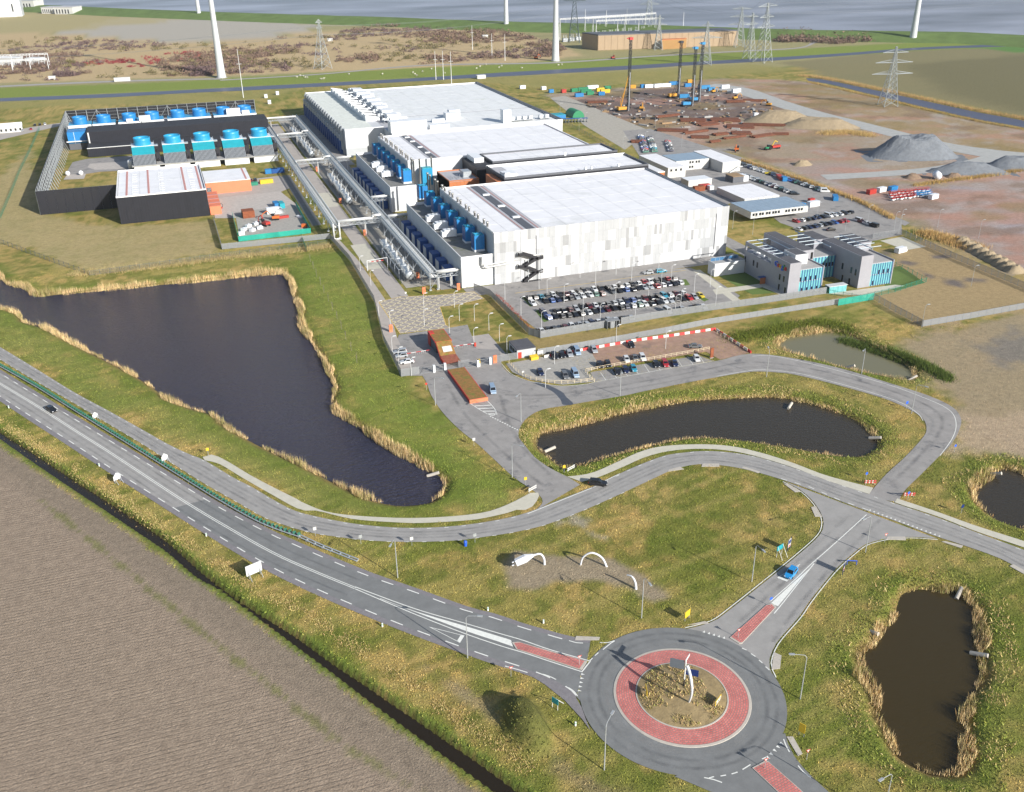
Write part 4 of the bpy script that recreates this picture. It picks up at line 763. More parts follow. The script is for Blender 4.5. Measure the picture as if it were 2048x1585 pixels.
# ================================================================ pipe racks
def rack(label,x,y0,y1,w,zt,legs):
    t=thing('pipe_rack',label,'pipe rack',(x,y0,0)); L_=y1-y0
    for s in (0,w): 
        for z in (zt,zt-2.0): MB().beam((s,0,z),(s,L_,z),.22).build('chord','galvanised',t)
    n=int(L_/2.4); me=MB(); me.beam((0,0,zt-2),(0,0,zt),.13); me.beam((w,0,zt-2),(w,0,zt),.13); me.beam((0,0,zt-2),(0,2.4,zt),.12); me.beam((w,0,zt),(w,2.4,zt-2),.12); me.beam((0,0,zt),(w,0,zt),.14); me.beam((0,0,zt-2),(w,0,zt-2),.14); me.beam((0,0,zt),(w,2.4,zt),.1); me=me.mesh('truss_bay','galvanised')
    for i in range(n): link('truss_bay',me,t,(0,i*L_/n,0))
    for k,(o,r) in enumerate(((.5,.26),(1.2,.34),(2.1,.30),(w-.4,.22))): MB().tube((o,0,zt-1.6),(o,L_,zt-1.6),r).build('pipe','pipe_pale' if k%2 else 'galvanised',t,True)
    for o in (.2,w-.2): MB().tube((o,0,zt+.35),(o,L_,zt+.35),.27).build('pipe','galvanised',t,True)
    lm=MB(); lm.beam((0,0,-.05),(0,0,zt-2),.26); lm.beam((w,0,-.05),(w,0,zt-2),.26); lm.beam((0,0,.6),(w,0,zt-2.2),.14); lm.box(-.5,.5,-.5,.5,0,.4); lm.box(w-.5,w+.5,-.5,.5,0,.4); lm=lm.mesh('leg_frame','galvanised')
    for i in range(legs+1): link('leg_frame',lm,t,(0,L_*i/legs,0))
    return t
rack('long steel pipe rack between the dark lane and the service road',62.4,415,702,3.0,7.0,22); rack('long steel pipe rack beside the blue intake boxes',85.0,334,700,3.0,7.0,28)
def bridge(label,y,x0,x1,zt,loop=True):
    t=thing('pipe_bridge',label,'pipe bridge',(x0,y,0)); L_=x1-x0
    for s in (0,2.2):
        for z in (zt-1.6,zt): MB().beam((0,s,z),(L_,s,z),.2).build('chord','galvanised',t)
    n=max(2,int(L_/2.2)); b=MB()
    for i in range(n):
        for s in (0,2.2): b.beam((L_*i/n,s,zt-1.6),(L_*(i+1)/n,s,zt),.12); b.beam((L_*i/n,s,zt-1.6),(L_*i/n,s,zt),.12)
    b.build('truss','galvanised',t)['kind']='stuff'
    for s in (-.1,1.2): MB().path([(0,s,zt-3.5 if loop else zt),(0,s,zt+.6),(L_-4,s,zt+.6),(L_-3.6,s,zt+1.6),(L_,s,zt+1.6)] if loop else [(0,s,zt+.6),(L_,s,zt+.6)],.34,10).build('pipe','pipe_pale',t,True)
    for x in (.3,L_*.62): MB().beam((x,.2,0),(x,.2,zt-1.6),.3).build('leg','pipe_pale',t); MB().beam((x,2,0),(x,2,zt-1.6),.3).build('leg','pipe_pale',t)
    return t
bridge('pipe bridge with white looped pipes over the zebra crossing',417,65.6,85,6.6); bridge('short pipe bridge from the rack into the front annex wall',416.5,88.2,97,6.8,False); bridge('pipe bridge over the service road at the middle annex end',547,65.5,85,7.2); bridge('short pipe bridge into the north end of the middle annex',546,88.2,98,7.2,False); bridge('twin white pipe bridge over the road beside the silver tanks',629,65.6,85,7.2); bridge('pipe bridge at the near end of the rack into the white annex corner',334,88.2,97,6.4,False); bridge('pipe bridge crossing near the far end of the racks',690,40,86,7.4,False); bridge('short pipe bridge into the middle annex near its front corner',452,88.2,97,7,False)
t=thing('expansion_loop','tall U-shaped white pipe loop beside the site fence','pipe',(62.6,414,0)); MB().path([(0,0,7.2),(0,0,.7),(.4,-.4,.35),(2.2,-.4,.35),(2.6,0,.7),(2.6,0,7.4)],.34,10).build('pipe','pipe_pale',t,True); MB().box(-.5,3.1,-1,.6,0,.3).build('plinth','concrete_grey',t)
def tankrow(label,y0,n,grp):
    for i in range(n):
        t=thing('silver_tank',label+', %s from the gate end'%ORD[i],'tank',(80.3+.4*(i%2),y0+i*9.6,0),0,grp); b=MB(); R_=1.75
        b.tube((0,0,2.4),(0,7.6,2.4),R_,None,18,False); v=[]
        for s,yy in ((-1,0),(1,7.6)): b.ell((0,yy,2.4),R_,.8,R_,14,8)
        b.build('vessel','galvanised',t,True)
        for yy in (1.2,6.2): MB().box(-1.2,1.2,yy-.25,yy+.25,0,1.4).build('saddle','concrete_grey',t)
        b=MB(); [b.tube((-.4+.4*k,1+2.2*k,4),(.2+.4*k,1+2.2*k,5.4),.16) for k in range(3)]; b.tube((-1.6,.4,4.6),(-1.6,7.2,4.6),.12); b.tube((1.6,.4,4.6),(1.6,7.2,4.6),.12); [b.beam((sx,1+yy*2.5,.2),(sx,1+yy*2.5,4.8),.1) for sx in (-1.8,1.8) for yy in range(3)]; b.build('pipework','pipe_pale',t)
tankrow('silver horizontal tank under pipework near the height barrier',347,5,'tanks beside the front rack'); tankrow('silver horizontal tank under pipework beside the middle annex',470,6,'tanks beside the middle rack'); tankrow('silver horizontal tank under pipework below the north hall',588,9,'tanks beside the north hall')
t=thing('service_platform','steel frame platform over the tanks near the height barrier','platform',(77.2,352,0)); 
for i in range(5): MB().beam((0,i*7.5,0),(0,i*7.5,3.6),.2).build('post','galvanised',t); MB().beam((0,i*7.5,3.6),(5.6,i*7.5,3.6),.16).build('cross_beam','galvanised',t)
MB().box(-.1,.1,0,30,3.5,3.75).build('edge_beam','galvanised',t); MB().box(5.5,5.7,0,30,3.5,3.75).build('edge_beam','galvanised',t)
# ================================================================ paving of the works
def rect(x0,x1,y0,y1): return [Vector((x0,y0,0)),Vector((x1,y0,0)),Vector((x1,y1,0)),Vector((x0,y1,0))]
sheet('works_apron',rect(62,98,330,740),.012,'paving_site',label='paved strip under the pipe racks and tanks') if False else None
mat('works_gravel',alb(176,170,158),var=.18,scale=.5,bump=.2,rough=.95)
sheet('service_road',rect(69,75.6,300,712),.03,'paving_site',label='grey service road between the pipe racks'); sheet('concrete_drive',rect(67.6,74.4,367,403),.036,'concrete_path',label='bright concrete section of the service road'); sheet('concrete_drive',rect(69.2,75.2,470,500),.036,'concrete_path',label='second bright section of the service road')
sheet('dark_lane',rect(56.8,61.2,440,548),.03,'asphalt_new',label='dark asphalt lane beside the yard'); sheet('tank_yard',rect(77,93,340,735),.02,'works_gravel',label='gravel yard under tanks and racks'); sheet('annex_lane',rect(89,97.2,333,560),.028,'asphalt_site',label='lane along the blue intake boxes'); sheet('north_yard',rect(89,101,560,740),.026,'asphalt_site',label='shaded yard beside the north hall')
sheet('fence_path',[Vector((a,c,0)) for a,c in ((61.4,416),(63.6,381),(62.6,329),(57.6,292),(56.4,263),(60.4,263),(62,292),(66.6,329),(66.6,381),(64.4,416))],.027,'paving_site',label='pale path inside the pond-side fence'); sheet('concrete_yard',PL(K('424,398 560,383 600,415 545,436 430,437')),.03,'concrete_slab',label='pale concrete yard beside the black shed'); sheet('upper_yard',PL(K('420,368 560,352 590,372 560,385 425,399')),.026,'paving_site',label='yard in front of the salmon shed')
sheet('gravel_compound',PL(K('470,425 590,410 622,466 480,482')),.039,'gravel',label='gravel contractor compound inside green fence')
for x0,x1,y0,y1 in ((97.2,216,322,331.2),): sheet('hall_forecourt',rect(x0,x1,y0,y1),.022,'asphalt_site',label='paved strip in front of the panelled facade')
sheet('east_road',rect(218,226,300,520),.024,'asphalt_site',label='road along the end wall of the halls')
sheet('car_park_surface',PL(K('978,588 1005,578 1180,556 1380,536 1412,548 1480,592 1470,602 1400,612 1230,645 1085,668')),.028,'asphalt_site',label='asphalt of the fenced staff car park')
hp=PL(K('757,604 800,594 880,590 948,584 968,598 905,612 880,614 892,650 900,656 800,668')); sheet('hatched_yard',hp,.032,'paving_hatch',label='paver yard with yellow criss-cross hatching'); hx=MB()
def clipline(a,b,poly):
    "part of segment ab inside poly"
    ts=[0,1]; d=b-a
    for p,q in zip(poly,poly[1:]+poly[:1]):
        e=q-p; den=d.x*e.y-d.y*e.x
        if abs(den)<1e-9: continue
        w=p-a; s=(w.x*e.y-w.y*e.x)/den; u=(w.x*d.y-w.y*d.x)/den
        if 0<=u<=1 and 0<s<1: ts.append(s)
    ts.sort(); out=[]
    for s0,s1 in zip(ts,ts[1:]):
        m=a+d*((s0+s1)/2)
        if inside(np.array([m.x]),np.array([m.y]),poly)[0]: out.append((a+d*s0,a+d*s1))
    return out
for sl in (1,-1):
    for k in range(-40,60):
        a_=Vector((40,300+k*3.0*1.2,0)); b_=a_+Vector((80,80*sl*.85,0))
        for p,q in clipline(a_,b_,hp):
            s_=strip(offset([p,q],.2),offset([p,q],-.2),.037); hx.add(s_.v,s_.f)
struct(hx.build('yellow_hatching','paint_cream'),'yellow criss-cross hatching on the paver yard'); line('edge_line',hp+[hp[0]],.25,.038,m='paint_yellow')
# ================================================================ cars
CARC={'black':(.012,.012,.014),'white':(.62,.63,.63),'silver':(.34,.36,.38),'grey':(.12,.125,.13),'blue':(.03,.10,.32),'navy':(.012,.02,.06),'red':(.36,.02,.025),'wine':(.10,.012,.016),'teal':(.03,.25,.36),'yellow':(.55,.42,.03),'sky':(.02,.26,.60),'lightblue':(.25,.34,.45),'green':(.05,.16,.12)}
for k,c in CARC.items():
    m=mat('car_'+k,c,.3,0,.04,2,spec=.5); nodes_of(m)[1].inputs['Coat Weight'].default_value=.5
m=mat('car_glass',(.012,.014,.018),.08,var=.0,spec=.6); mat('tyre',(.015,.015,.016),.9,var=.1); mat('lamp_clear',(.6,.62,.64),.2,var=0); mat('lamp_red',(.35,.01,.01),.3,var=0)
def carmesh(kind):
    "saloon, hatch, estate, van: hull stations along y (nose at +y), cabin frustum, glass quads"
    L,W,H,belt,hood,cab,roof,trunk={'hatch':(4.1,1.74,1.48,.92,.86,(-1.95,1.0),(-1.55,.15),.9),'saloon':(4.6,1.78,1.44,.92,.84,(-1.65,1.05),(-1.0,.25),.95),'estate':(4.65,1.80,1.52,.95,.86,(-2.2,1.05),(-1.95,.25),.95),'van':(4.9,1.9,1.95,1.1,1.0,(-2.4,1.6),(-2.3,.9),1.1)}[kind]
    h=L/2; st=[(-h,.78,.42,.62),(-h+.12,.94,.28,trunk-.08),(-h+.7,1,.22,trunk),(-.6,1,.22,belt),(cab[1],1,.22,belt),(h-.75,.97,.22,hood),(h-.15,.90,.28,hood-.12),(h,.74,.40,.60)]
    b=MB(); n=len(st)
    for y,w,z0,z1 in st:
        w*=W/2; b.v+=[(-w*.96,y,z0),(-w,y,(z0+z1)/2),(-w*.93,y,z1),(w*.93,y,z1),(w,y,(z0+z1)/2),(w*.96,y,z0)]
    for i in range(n-1):
        for j in range(6): a=i*6+j; c=i*6+(j+1)%6; b.f.append((a,a+6,c+6,c))
    b.f+=[tuple(range(5,-1,-1)),tuple(range((n-1)*6,n*6))]
    w0,w1=W/2*.90,W/2*.74
    cv=[(-w0,cab[0],belt-.04),(w0,cab[0],belt-.04),(w0,cab[1],belt-.04),(-w0,cab[1],belt-.04),(-w1,roof[0],H),(w1,roof[0],H),(w1,roof[1],H),(-w1,roof[1],H)]
    o=len(b.v); b.v+=cv; b.f+=[tuple(i+o for i in q) for q in ((4,5,6,7),(0,1,5,4),(1,2,6,5),(2,3,7,6),(3,0,4,7))]
    V=[Vector(p) for p in cv]
    def pane(i,j,k,l,nrm,u0=.06,u1=.94,v0=.12,v1=.92):
        a,bb,c,d=V[i],V[j],V[k],V[l]; f=lambda u,v:(a.lerp(bb,u)).lerp(d.lerp(c,u),v)+Vector(nrm)*.02
        return MB().add([f(u0,v0),f(u1,v0),f(u1,v1),f(u0,v1)],[(0,1,2,3)])
    parts=[('body',b.mesh('body','car_black')),('rear_window',pane(0,1,5,4,(0,-1,.4)).mesh('rear_window','car_glass')),('windscreen',pane(2,3,7,6,(0,1,.5)).mesh('windscreen','car_glass')),('side_window',pane(1,2,6,5,(1,0,.2),.12,.9).mesh('side_window','car_glass')),('side_window',pane(3,0,4,7,(-1,0,.2),.1,.88).mesh('side_window','car_glass'))]
    wm=MB().tube((-.1,0,.32),(.1,0,.32),.32,None,12).mesh('wheel','tyre'); wh=[(sx*(W/2-.1),y) for sx in (-1,1) for y in (-h+.85,h-.9)]
    hl=MB().box(-.17,.17,-.05,.05,-.08,.08).mesh('headlight','lamp_clear'); tl=MB().box(-.14,.14,-.05,.05,-.1,.1).mesh('tail_light','lamp_red')
    li=[('headlight',hl,(sx*W*.34,h-.06,.66)) for sx in (-1,1)]+[('tail_light',tl,(sx*W*.36,-h+.04,.78)) for sx in (-1,1)]
    return parts,wm,wh,li
CM={k:carmesh(k) for k in ('hatch','saloon','estate','van')}
def car(loc,rz,kind,col,where,group,detail=2,label=None,jit=True):
    nm={'hatch':'hatchback','saloon':'saloon car','estate':'estate car','van':'van'}[kind]
    nice={'wine':'dark red','sky':'bright blue','lightblue':'pale blue','navy':'navy blue'}.get(col,col)
    t=thing({'hatch':'hatchback','saloon':'saloon_car','estate':'estate_car','van':'van'}[kind],label or f'{nice} {nm} parked {where}','van' if kind=='van' else 'car',loc,rz,group)
    parts,wm,wh,li=CM[kind]
    for i,(n,me) in enumerate(parts): link(n,me,t,m='car_'+col if i==0 else None)
    if detail>=1:
        for x,y in wh: link('wheel',wm,t,(x,y,0))
    if detail>=2:
        for n,me,p in li: link(n,me,t,p)
    return t
cz=.05
def kd(): return rnd.choices(('hatch','saloon','estate'),(.45,.3,.25))[0]
AB={'k':'black','w':'white','s':'silver','g':'grey','b':'blue','n':'navy','r':'red','d':'wine','t':'teal','y':'yellow','e':'green'}
def lotrow(s,x0,y0,k,where,group,rz,detail,jit=.06,flip=.5):
    for q in s.split():
        xy,c=q.split(':'); x,y=map(float,xy.split(',')); p=P(x0+x*k,y0+y*k,.5); p.z=cz
        kind='van' if c.isupper() else kd(); car(p,rz+rnd.gauss(0,jit*.5)+(math.pi if rnd.random()<flip else 0),kind,AB[c.lower()],where,group,detail)
k_=480/2048
lotrow('410,285:k 465,279:k 520,273:t 572,266:k 625,260:w 678,254:k 730,247:d 783,240:w 837,233:k 885,226:k 975,212:w 1030,205:k 1085,198:k 1140,190:w 1195,183:k 1248,176:w 1297,168:k 1348,160:w 1402,153:r 1450,146:w 1500,139:k 1552,133:k 1603,126:r 1650,118:k',960,530,k_,'in the upper pair of rows of the fenced car park','cars in the upper rows of the fenced car park',math.pi,1)
lotrow('450,330:w 560,311:k 612,305:b 664,298:n 716,291:k 770,284:k 822,276:s 875,268:w 940,258:w 985,251:e 1035,247:d 1132,230:g 1188,221:k 1245,213:b 1300,210:k 1345,201:k 1400,193:s 1450,188:s 1505,181:r 1555,173:w 1602,165:n 1655,162:k 1706,152:w',960,530,k_,'in the upper pair of rows of the fenced car park','cars in the upper rows of the fenced car park',0,1)
lotrow('540,405:n 655,395:k 708,391:k 765,384:d 820,376:s 870,361:k 930,357:d 985,350:w 1032,342:k 1086,334:g 1141,326:s 1195,318:s 1247,311:n 1300,303:b 1355,297:g 1407,290:d 1463,282:k 1515,275:k 1570,264:t 1620,260:s 1671,252:d 1725,243:w',960,530,k_,'in the lower pair of rows of the fenced car park','cars in the lower rows of the fenced car park',math.pi,1)
lotrow('580,448:b 640,443:k 698,437:k 756,431:k 810,425:k 862,416:k 925,405:s 980,396:k 1032,390:n 1086,382:d 1142,373:k 1200,367:k 1246,357:n 1300,348:s 1355,341:e 1408,337:w 1465,331:k 1520,322:k 1571,309:w 1623,304:s 1672,297:k 1726,290:k 1780,283:r 1830,276:s 1880,264:y',960,530,k_,'in the lower pair of rows of the fenced car park','cars in the lower rows of the fenced car park',0,1)
lotrow('520,562:w 573,552:k 627,545:k 722,532:d 785,525:w 850,515:s 905,507:s 957,500:n 1012,492:w 1100,478:s 1152,470:w 1222,460:k 1282,452:s 1725,380:s 1850,358:k 1905,362:w 1600,396:W',960,530,k_,'along the grey palisade fence of the staff car park','cars along the car park fence',0,1)
lotrow('1435,68:s 1545,55:t',960,530,k_,'on the strip below the panelled facade','cars below the panelled facade',math.pi/2,2)
# small open car park: every car one by one
def one(x,y,dx,dy,kind,col,label,z=cz):
    a=P(x,y,.5); b_=P(x+dx,y+dy,.5); d=b_-a; a.z=z; car(a,math.atan2(-d.x,d.y),kind,col,'','cars by the site entrance',2,label)
D_=(6,10)
for q in (((1109,713),'estate','black','black estate car first in line at the red and white barriers'),((1124,711),'hatch','black','black hatchback between estate cars at the red and white barriers'),((1139,708.5),'estate','silver','silver estate car third in line at the red and white barriers'),((1154,704.5),'van','lightblue','pale blue van last in line at the red and white barriers'),((1188,700.5),'estate','silver','silver estate car standing alone at the red and white barriers'),((1263,691),'hatch','black','black hatchback alone on the brown gravel by the barriers'),((1253,720),'hatch','white','white hatchback nosing up to the wooden rail on brown gravel'),((1270,717),'saloon','grey','grey saloon between two white cars on brown gravel'),((1285,716),'estate','white','white estate car at the wooden rail on brown gravel'),((1200,731),'hatch','black','black hatchback first of two dark cars at the rail corner'),((1216,729),'hatch','black','black hatchback second of two dark cars at the rail corner'),((1081,746),'hatch','navy','navy hatchback alone by the round sign on grey gravel'),((1130,752),'estate','grey','dark grey estate beside the blue van at the white rail'),((1150,749),'van','lightblue','light blue van at the white rail on grey gravel'),((1234,744),'saloon','black','black saloon in the bays beside the disabled bays'),((1251,741),'hatch','navy','navy hatchback beside the bright blue hatchback in the bays'),((1267,738),'hatch','teal','bright blue hatchback in the marked bays'),((1312,730),'hatch','black','black hatchback beside the red car in the marked bays'),((1330,728),'estate','red','red estate car in the marked bays'),((1349,727.5),'saloon','navy','navy saloon beside the red car in the marked bays'),((1393,718),'hatch','white','white hatchback in the last marked bay by the brown sign')):
    one(*q[0],*D_,*q[1:])
one(1390,693,10,0,'saloon','grey','grey saloon crosswise on the brown gravel')
one(985,781,5,14,'van','lightblue','silver-blue people carrier driving up to the gate')
one(800,704,-12,1.5,'estate','silver','upper silver car behind the gate fence'); one(803,712,-12,1.5,'hatch','silver','middle silver car behind the gate fence'); one(814,724,-12,1.5,'saloon','white','white saloon lowest of three behind the gate fence')
one(1196,966.5,12,1.2,'estate','black','dark estate car turning from the parallel road into the site'); one(103,820,12,6.5,'hatch','black','black hatchback driving on the main road'); one(1582,1147,-9,11,'hatch','sky','bright blue hatchback on the link road to the roundabout',.06)
# contractors' car parks
def rowline(a,b,n,cols,where,group,rz,skip=()):
    for i in range(n):
        if i in skip: continue
        u=i/(n-1); p=P(a[0]+(b[0]-a[0])*u,a[1]+(b[1]-a[1])*u,.5); p.z=cz; c=cols[i%len(cols)]; car(p,rz+rnd.gauss(0,.04)+(math.pi if rnd.random()<.5 else 0),'van' if c.isupper() else kd(),AB[c.lower()],where,group,0)
rowline((1484,329),(1650,383),29,'kksnwwswwyknwsssbbkekwskwkeWW','along the reed-edged fence of the contractors park','cars along the reeds of the contractors park',R(62))
rowline((1486,350),(1590,388),22,'kskwwswkeksnwdwkekswkk','in the inner row of the contractors park','cars in the inner row of the contractors park',R(62))
rowline((1592,443),(1700,425),11,'rwknnkWwwkk','in the upper row behind the offices','cars in the upper row behind the offices',R(14)); rowline((1596,459),(1690,442),10,'wknnsknbrr','in the lower row behind the offices','cars in the lower row behind the offices',R(14)); rowline((1715,441),(1748,452),5,'WdwsK','beside the lamp posts behind the offices','cars by the lamp posts behind the offices',R(8))
one(1662,459.5,10,-1,'saloon','black','lone black saloon crossing the lot behind the offices')
rowline((1281,272),(1291,304),13,'wbknrbnkwbrse','in the double column on the road past the halls','cars in the double column past the halls',R(92)); rowline((1299,276),(1309,303),10,'nweknswtee','in the double column on the road past the halls','cars in the double column past the halls',R(92)); rowline((1335,283),(1341,302),8,'rsnwnksn','in the short column beside the orange barriers','cars in the short column by the orange barriers',R(92))
rowline((438,371),(510,360),9,'dddrddddk','in front of the salmon shed','cars in front of the salmon shed',R(5))
# bay lines of the small and staff car parks
b=MB()
for i in range(11):
    u=i/10; a=P(1190+u*(1408-1190),765-u*(765-726)); d=P(1190+u*(1408-1190)-11,765-u*(765-726)-16); s_=strip(offset([a,d],.07),offset([a,d],-.07),.045); b.add(s_.v,s_.f)
for y0,y1,x0,x1 in ((295.5,300.3,0,0),):
    pass
struct(b.build('bay_marking','paint_white'),'white bay lines of the small car park')
sheet('small_car_park',PL(K('1180,745 1398,712 1425,722 1190,765')),.0385,'asphalt_site',label='asphalt bays of the small car park'); sheet('gravel_car_park',PL(K('1012,728 1090,714 1180,700 1200,735 1175,745 1190,764 1125,770 1060,760 1025,745')),.0365,'gravel',label='grey gravel parking by the gate')
mat('brown_gravel',alb(172,140,120),var=.2,scale=.5,bump=.3,stain=(alb(140,120,108),.15,.55)); sheet('brown_car_park',PL(K('1180,700 1270,684 1430,662 1500,706 1440,720 1412,704 1200,738 1190,730')),.0345,'brown_gravel',label='brown gravel overflow parking')
b=MB(); 
def rowlines(p0,p1,n,dx,dy):
    for i in range(n+1):
        u=i/n; a=P(p0[0]+(p1[0]-p0[0])*u,p0[1]+(p1[1]-p0[1])*u); d=a+Vector((dx,dy,0)); s_=strip(offset([a,d],.06),offset([a,d],-.06),.036); b.add(s_.v,s_.f)
rowlines((1052,604),(1366,562),49,0,-5); rowlines((1082,634),(1400,594),49,0,-5); rowlines((1060,612),(1372,570),49,0,5); rowlines((1092,642),(1408,600),49,0,5)
struct(b.build('bay_marking','paint_white'),'white bay lines of the staff car park')
for s_ in ('1043,594 1052,592 1068,611 1060,614','1070,622 1078,620 1098,642 1088,645','1362,560 1372,559 1380,570 1370,572','1392,594 1402,592 1418,600 1408,604'): struct(sheet('planting_strip',PL(K(s_)),.04,'dike_grass'),'grass strip at a car park row end')
line('kerb_line',PL(K('1030,587 1200,564 1372,541')),.25,.037,m='paint_yellow')
# ================================================================ lamps
mat('lamp_grey',(.42,.44,.45),.45,.3,.08); mat('pole_white',(.62,.63,.63),.5,0,.05)
def lamp(base,tip,h,label,group=None,arm=2.2,m='lamp_grey'):
    p=P(*base); q=P(*tip,h) if tip else None; t=thing('street_lamp',label,'street lamp',p,0,group)
    MB().tube((0,0,-.2),(0,0,h-.5),.12 if h>8.2 else .075,.07 if h>8.2 else .05,8).build('pole',m,t); d=Vector((q.x-p.x,q.y-p.y,0)).normalized() if tip else Vector((1,0,0))
    MB().path([(0,0,h-.5),d*.4+Vector((0,0,h)),d*arm+Vector((0,0,h+.15))],.055,6).build('arm',m,t); e=d*(arm+.45)+Vector((0,0,h+.08)); MB().cbox((e.x,e.y,e.z),1.0,.4,.16,math.atan2(d.y,d.x)).build('lamp_head',m,t); return t
for q in (((795.5,1156),(773,1106),10,'street lamp on the verge between main road and parallel road'),((935.2,1316),(945,1233),10,'street lamp by the give-way triangle on the main road'),((1208.4,1540),(1226,1425),10,'street lamp on the verge below the roundabout by the mound'),((1600.4,1398),(1578,1310),10,'street lamp between roundabout and the reed-ringed pond'),((1503.5,1164),(1530,1106),9.5,'street lamp beside the dark board on the link road'),((1730.7,1105),(1728,1040),9.5,'street lamp at the junction of link road and parallel road'),((1024.5,955),(1042,893),9.5,'street lamp by the entrance road junction'),((871,811),(886,758),9,'street lamp on the verge outside the gate'),((1042,844),(1024,803),9,'street lamp at the corner of pond and entrance yard'),((1240,792),(1246,752),8.5,'street lamp on the bank behind the long pond'),((1283,1236),(1296,1165),10,'street lamp beside the curved white sculptures'),((1823,827),(1843,772),9,'street lamp on the inner bend of the site road'),((1723,748),(1729,700),8.5,'street lamp on the edge of the silty pond'),((1533,754),(1538,700),8.5,'street lamp between the site road and the long pond')): lamp(*q)
lamp((1764,1640),(1745,1572),10,'street lamp at the road leaving the roundabout')
for i,(x,y) in enumerate(K('1078,579 1094,595 1128,606 1166,623 1231,602 1297,594 1342,566 1388,585 1263,562 1191,570 1160,556 1010,600 1042,632 1083,662 1166,656 1200,646 1270,640 1350,628 1361,616 1431,612 1322,578 1232,550 1317,545 1420,575')): lamp((x,y),None,7,'slim white lamp mast in the fenced staff car park','lamp masts of the staff car park',.7,'pole_white')
for x,y in K('849,652 899,667 919,642 949,642 948,691 978,661 999,683 1014,708 1091,776 1109,729 1331,698 1232,685 798,731 823,752 785,708 848,619 758,635 781,655 721,542 742,572 909,615'): lamp((x,y),None,6,'slim lamp mast around the gate and barrier yard','lamp masts around the gate yard',.6,'pole_white')
for x,y in K('1465,458 1505,470 1524,425 1788,460 1797,466 1801,455 1875,455 1957,477 1843,655 1942,573 1735,446 1690,463 1633,440 1246,300 1290,290 1310,258 1170,250 1363,295 1120,230 1158,262'): lamp((x,y),None,8,'slim grey mast along the roads behind the halls','masts behind the halls',.8)
# ================================================================ fences
mat('fence_steel',(.23,.24,.25),.6,.0,.08); mat('fence_green',(.02,.20,.13),.6,0,.1); mat('mesh_green',(.02,.34,.26),.6,0,.12,.6); mat('fence_dark',(.10,.12,.12),.6,0,.1)
def barpanel(w,h,n,m,t=.035):
    b=MB()
    for i in range(n): x=(i+.5)*w/n; b.add([(x-t,0,.08),(x+t,0,.08),(x+t,0,h),(x-t,0,h)],[(0,1,2,3)])
    for z in (.35,h-.3): b.add([(0,.02,z-.04),(w,.02,z-.04),(w,.02,z+.04),(0,.02,z+.04)],[(0,1,2,3)])
    return b.mesh('fence_panel',m)
_pm={}
def fence(label,pts,h=2.6,bay=3.0,m='fence_steel',n=18,t=.05,world=False,z=0,name='palisade_fence'):
    W_=[Vector((a,b_,0)) for a,b_ in pts] if world else PL(pts); T=thing(name,label,'fence',W_[0])
    for a,b_ in zip(W_,W_[1:]):
        d=b_-a; k=max(1,round(d.length/bay)); w=d.length/k; key=(round(w,1),h,n,m,t)
        if key not in _pm: _pm[key]=(barpanel(w,h,n,m,t),MB().box(-.06,.06,-.06,.06,0,h+.15).mesh('post',m))
        an=math.atan2(d.y,d.x)
        for i in range(k):
            p=a+d*(i/k)-W_[0]; link('fence_panel',_pm[key][0],T,p,an); link('post',_pm[key][1],T,p,an)
    return T
fence('grey palisade fence between pond bank and service road',[(61,416),(63.2,381),(62.2,329),(57.2,292),(56,262),(61.8,261.9)],2.6,3,world=True,n=20,t=.06)
fence('grey palisade fence below the green contractor compound',[(14.2,468),(14.4,418),(61,416)],2.6,3.2,world=True,n=20,t=.06)
fence('wire fence on the dry bank above the wide pond',K('-40,470 0,487 90,520 180,552 300,536 440,516 655,490'),2.2,4,'fence_dark',26,.014,name='wire_fence')
fence('green wire fence along the grass outside the black screen',K('2,437 20,395 40,345 62,300 80,258'),2.2,4.5,'fence_green',26,.016,name='wire_fence')
fence('palisade fence with open gates across the entrance',[(74.5,262),(78,262)],2.4,3,world=True); fence('palisade fence from the gates to the dark hut',[(85,261.4),(94,261.6)],2.4,3,world=True)
fence('tall grey fence along the planted edge of the staff car park',K('948,580 980,593 1058,670 1081,677'),2.7,3,n=20,t=.06); fence('tall grey fence between staff car park and dry grass',K('1081,677 1160,664 1236,652'),2.7,3,n=20,t=.06); fence('tall grey fence from turnstile to the offices',K('1242,650 1330,635 1420,622 1518,609 1652,588'),2.7,3,n=20,t=.06)
fence('long grey fence above the red and white barriers',K('1076,711 1160,697 1240,683 1330,667 1420,649 1560,627 1676,609'),2.2,3.2,n=20,t=.07); fence('green mesh fence section at the bend of the grey fence',K('1676,612 1747,600'),2.6,3.2,'mesh_green',24,.05); fence('grey wire fence sloping down to the fence corner',K('1747,600 1790,625 1845,654'),2.6,3.2,n=26,t=.025); fence('grey fence running across the bare field from the corner',K('1845,654 1940,638 2048,618 2150,600'),2.4,3.4,n=20,t=.07)
fence('grey wire fence between offices land and the red mud',K('1802,470 1850,492 1900,515 1970,545 2048,578 2120,610'),2.6,3.4,n=26,t=.03); fence('thin green fence round the office lawn',K('1780,530 1815,545 1852,565 1790,585 1720,600 1652,588'),2,3.2,'fence_green',22,.012,name='wire_fence'); fence('grey wire fence behind the office car park',K('1745,478 1790,470 1802,470'),2.4,3.2,n=24,t=.025)
for s_,l in (('478,484 465,432','short end'),('478,484 545,476 622,467','long side facing the pond'),('622,467 592,412','side along the dark lane')): fence('teal mesh fence of the contractor compound, '+l,K(s_),2.4,3,'mesh_green',30,.06,name='mesh_fence')
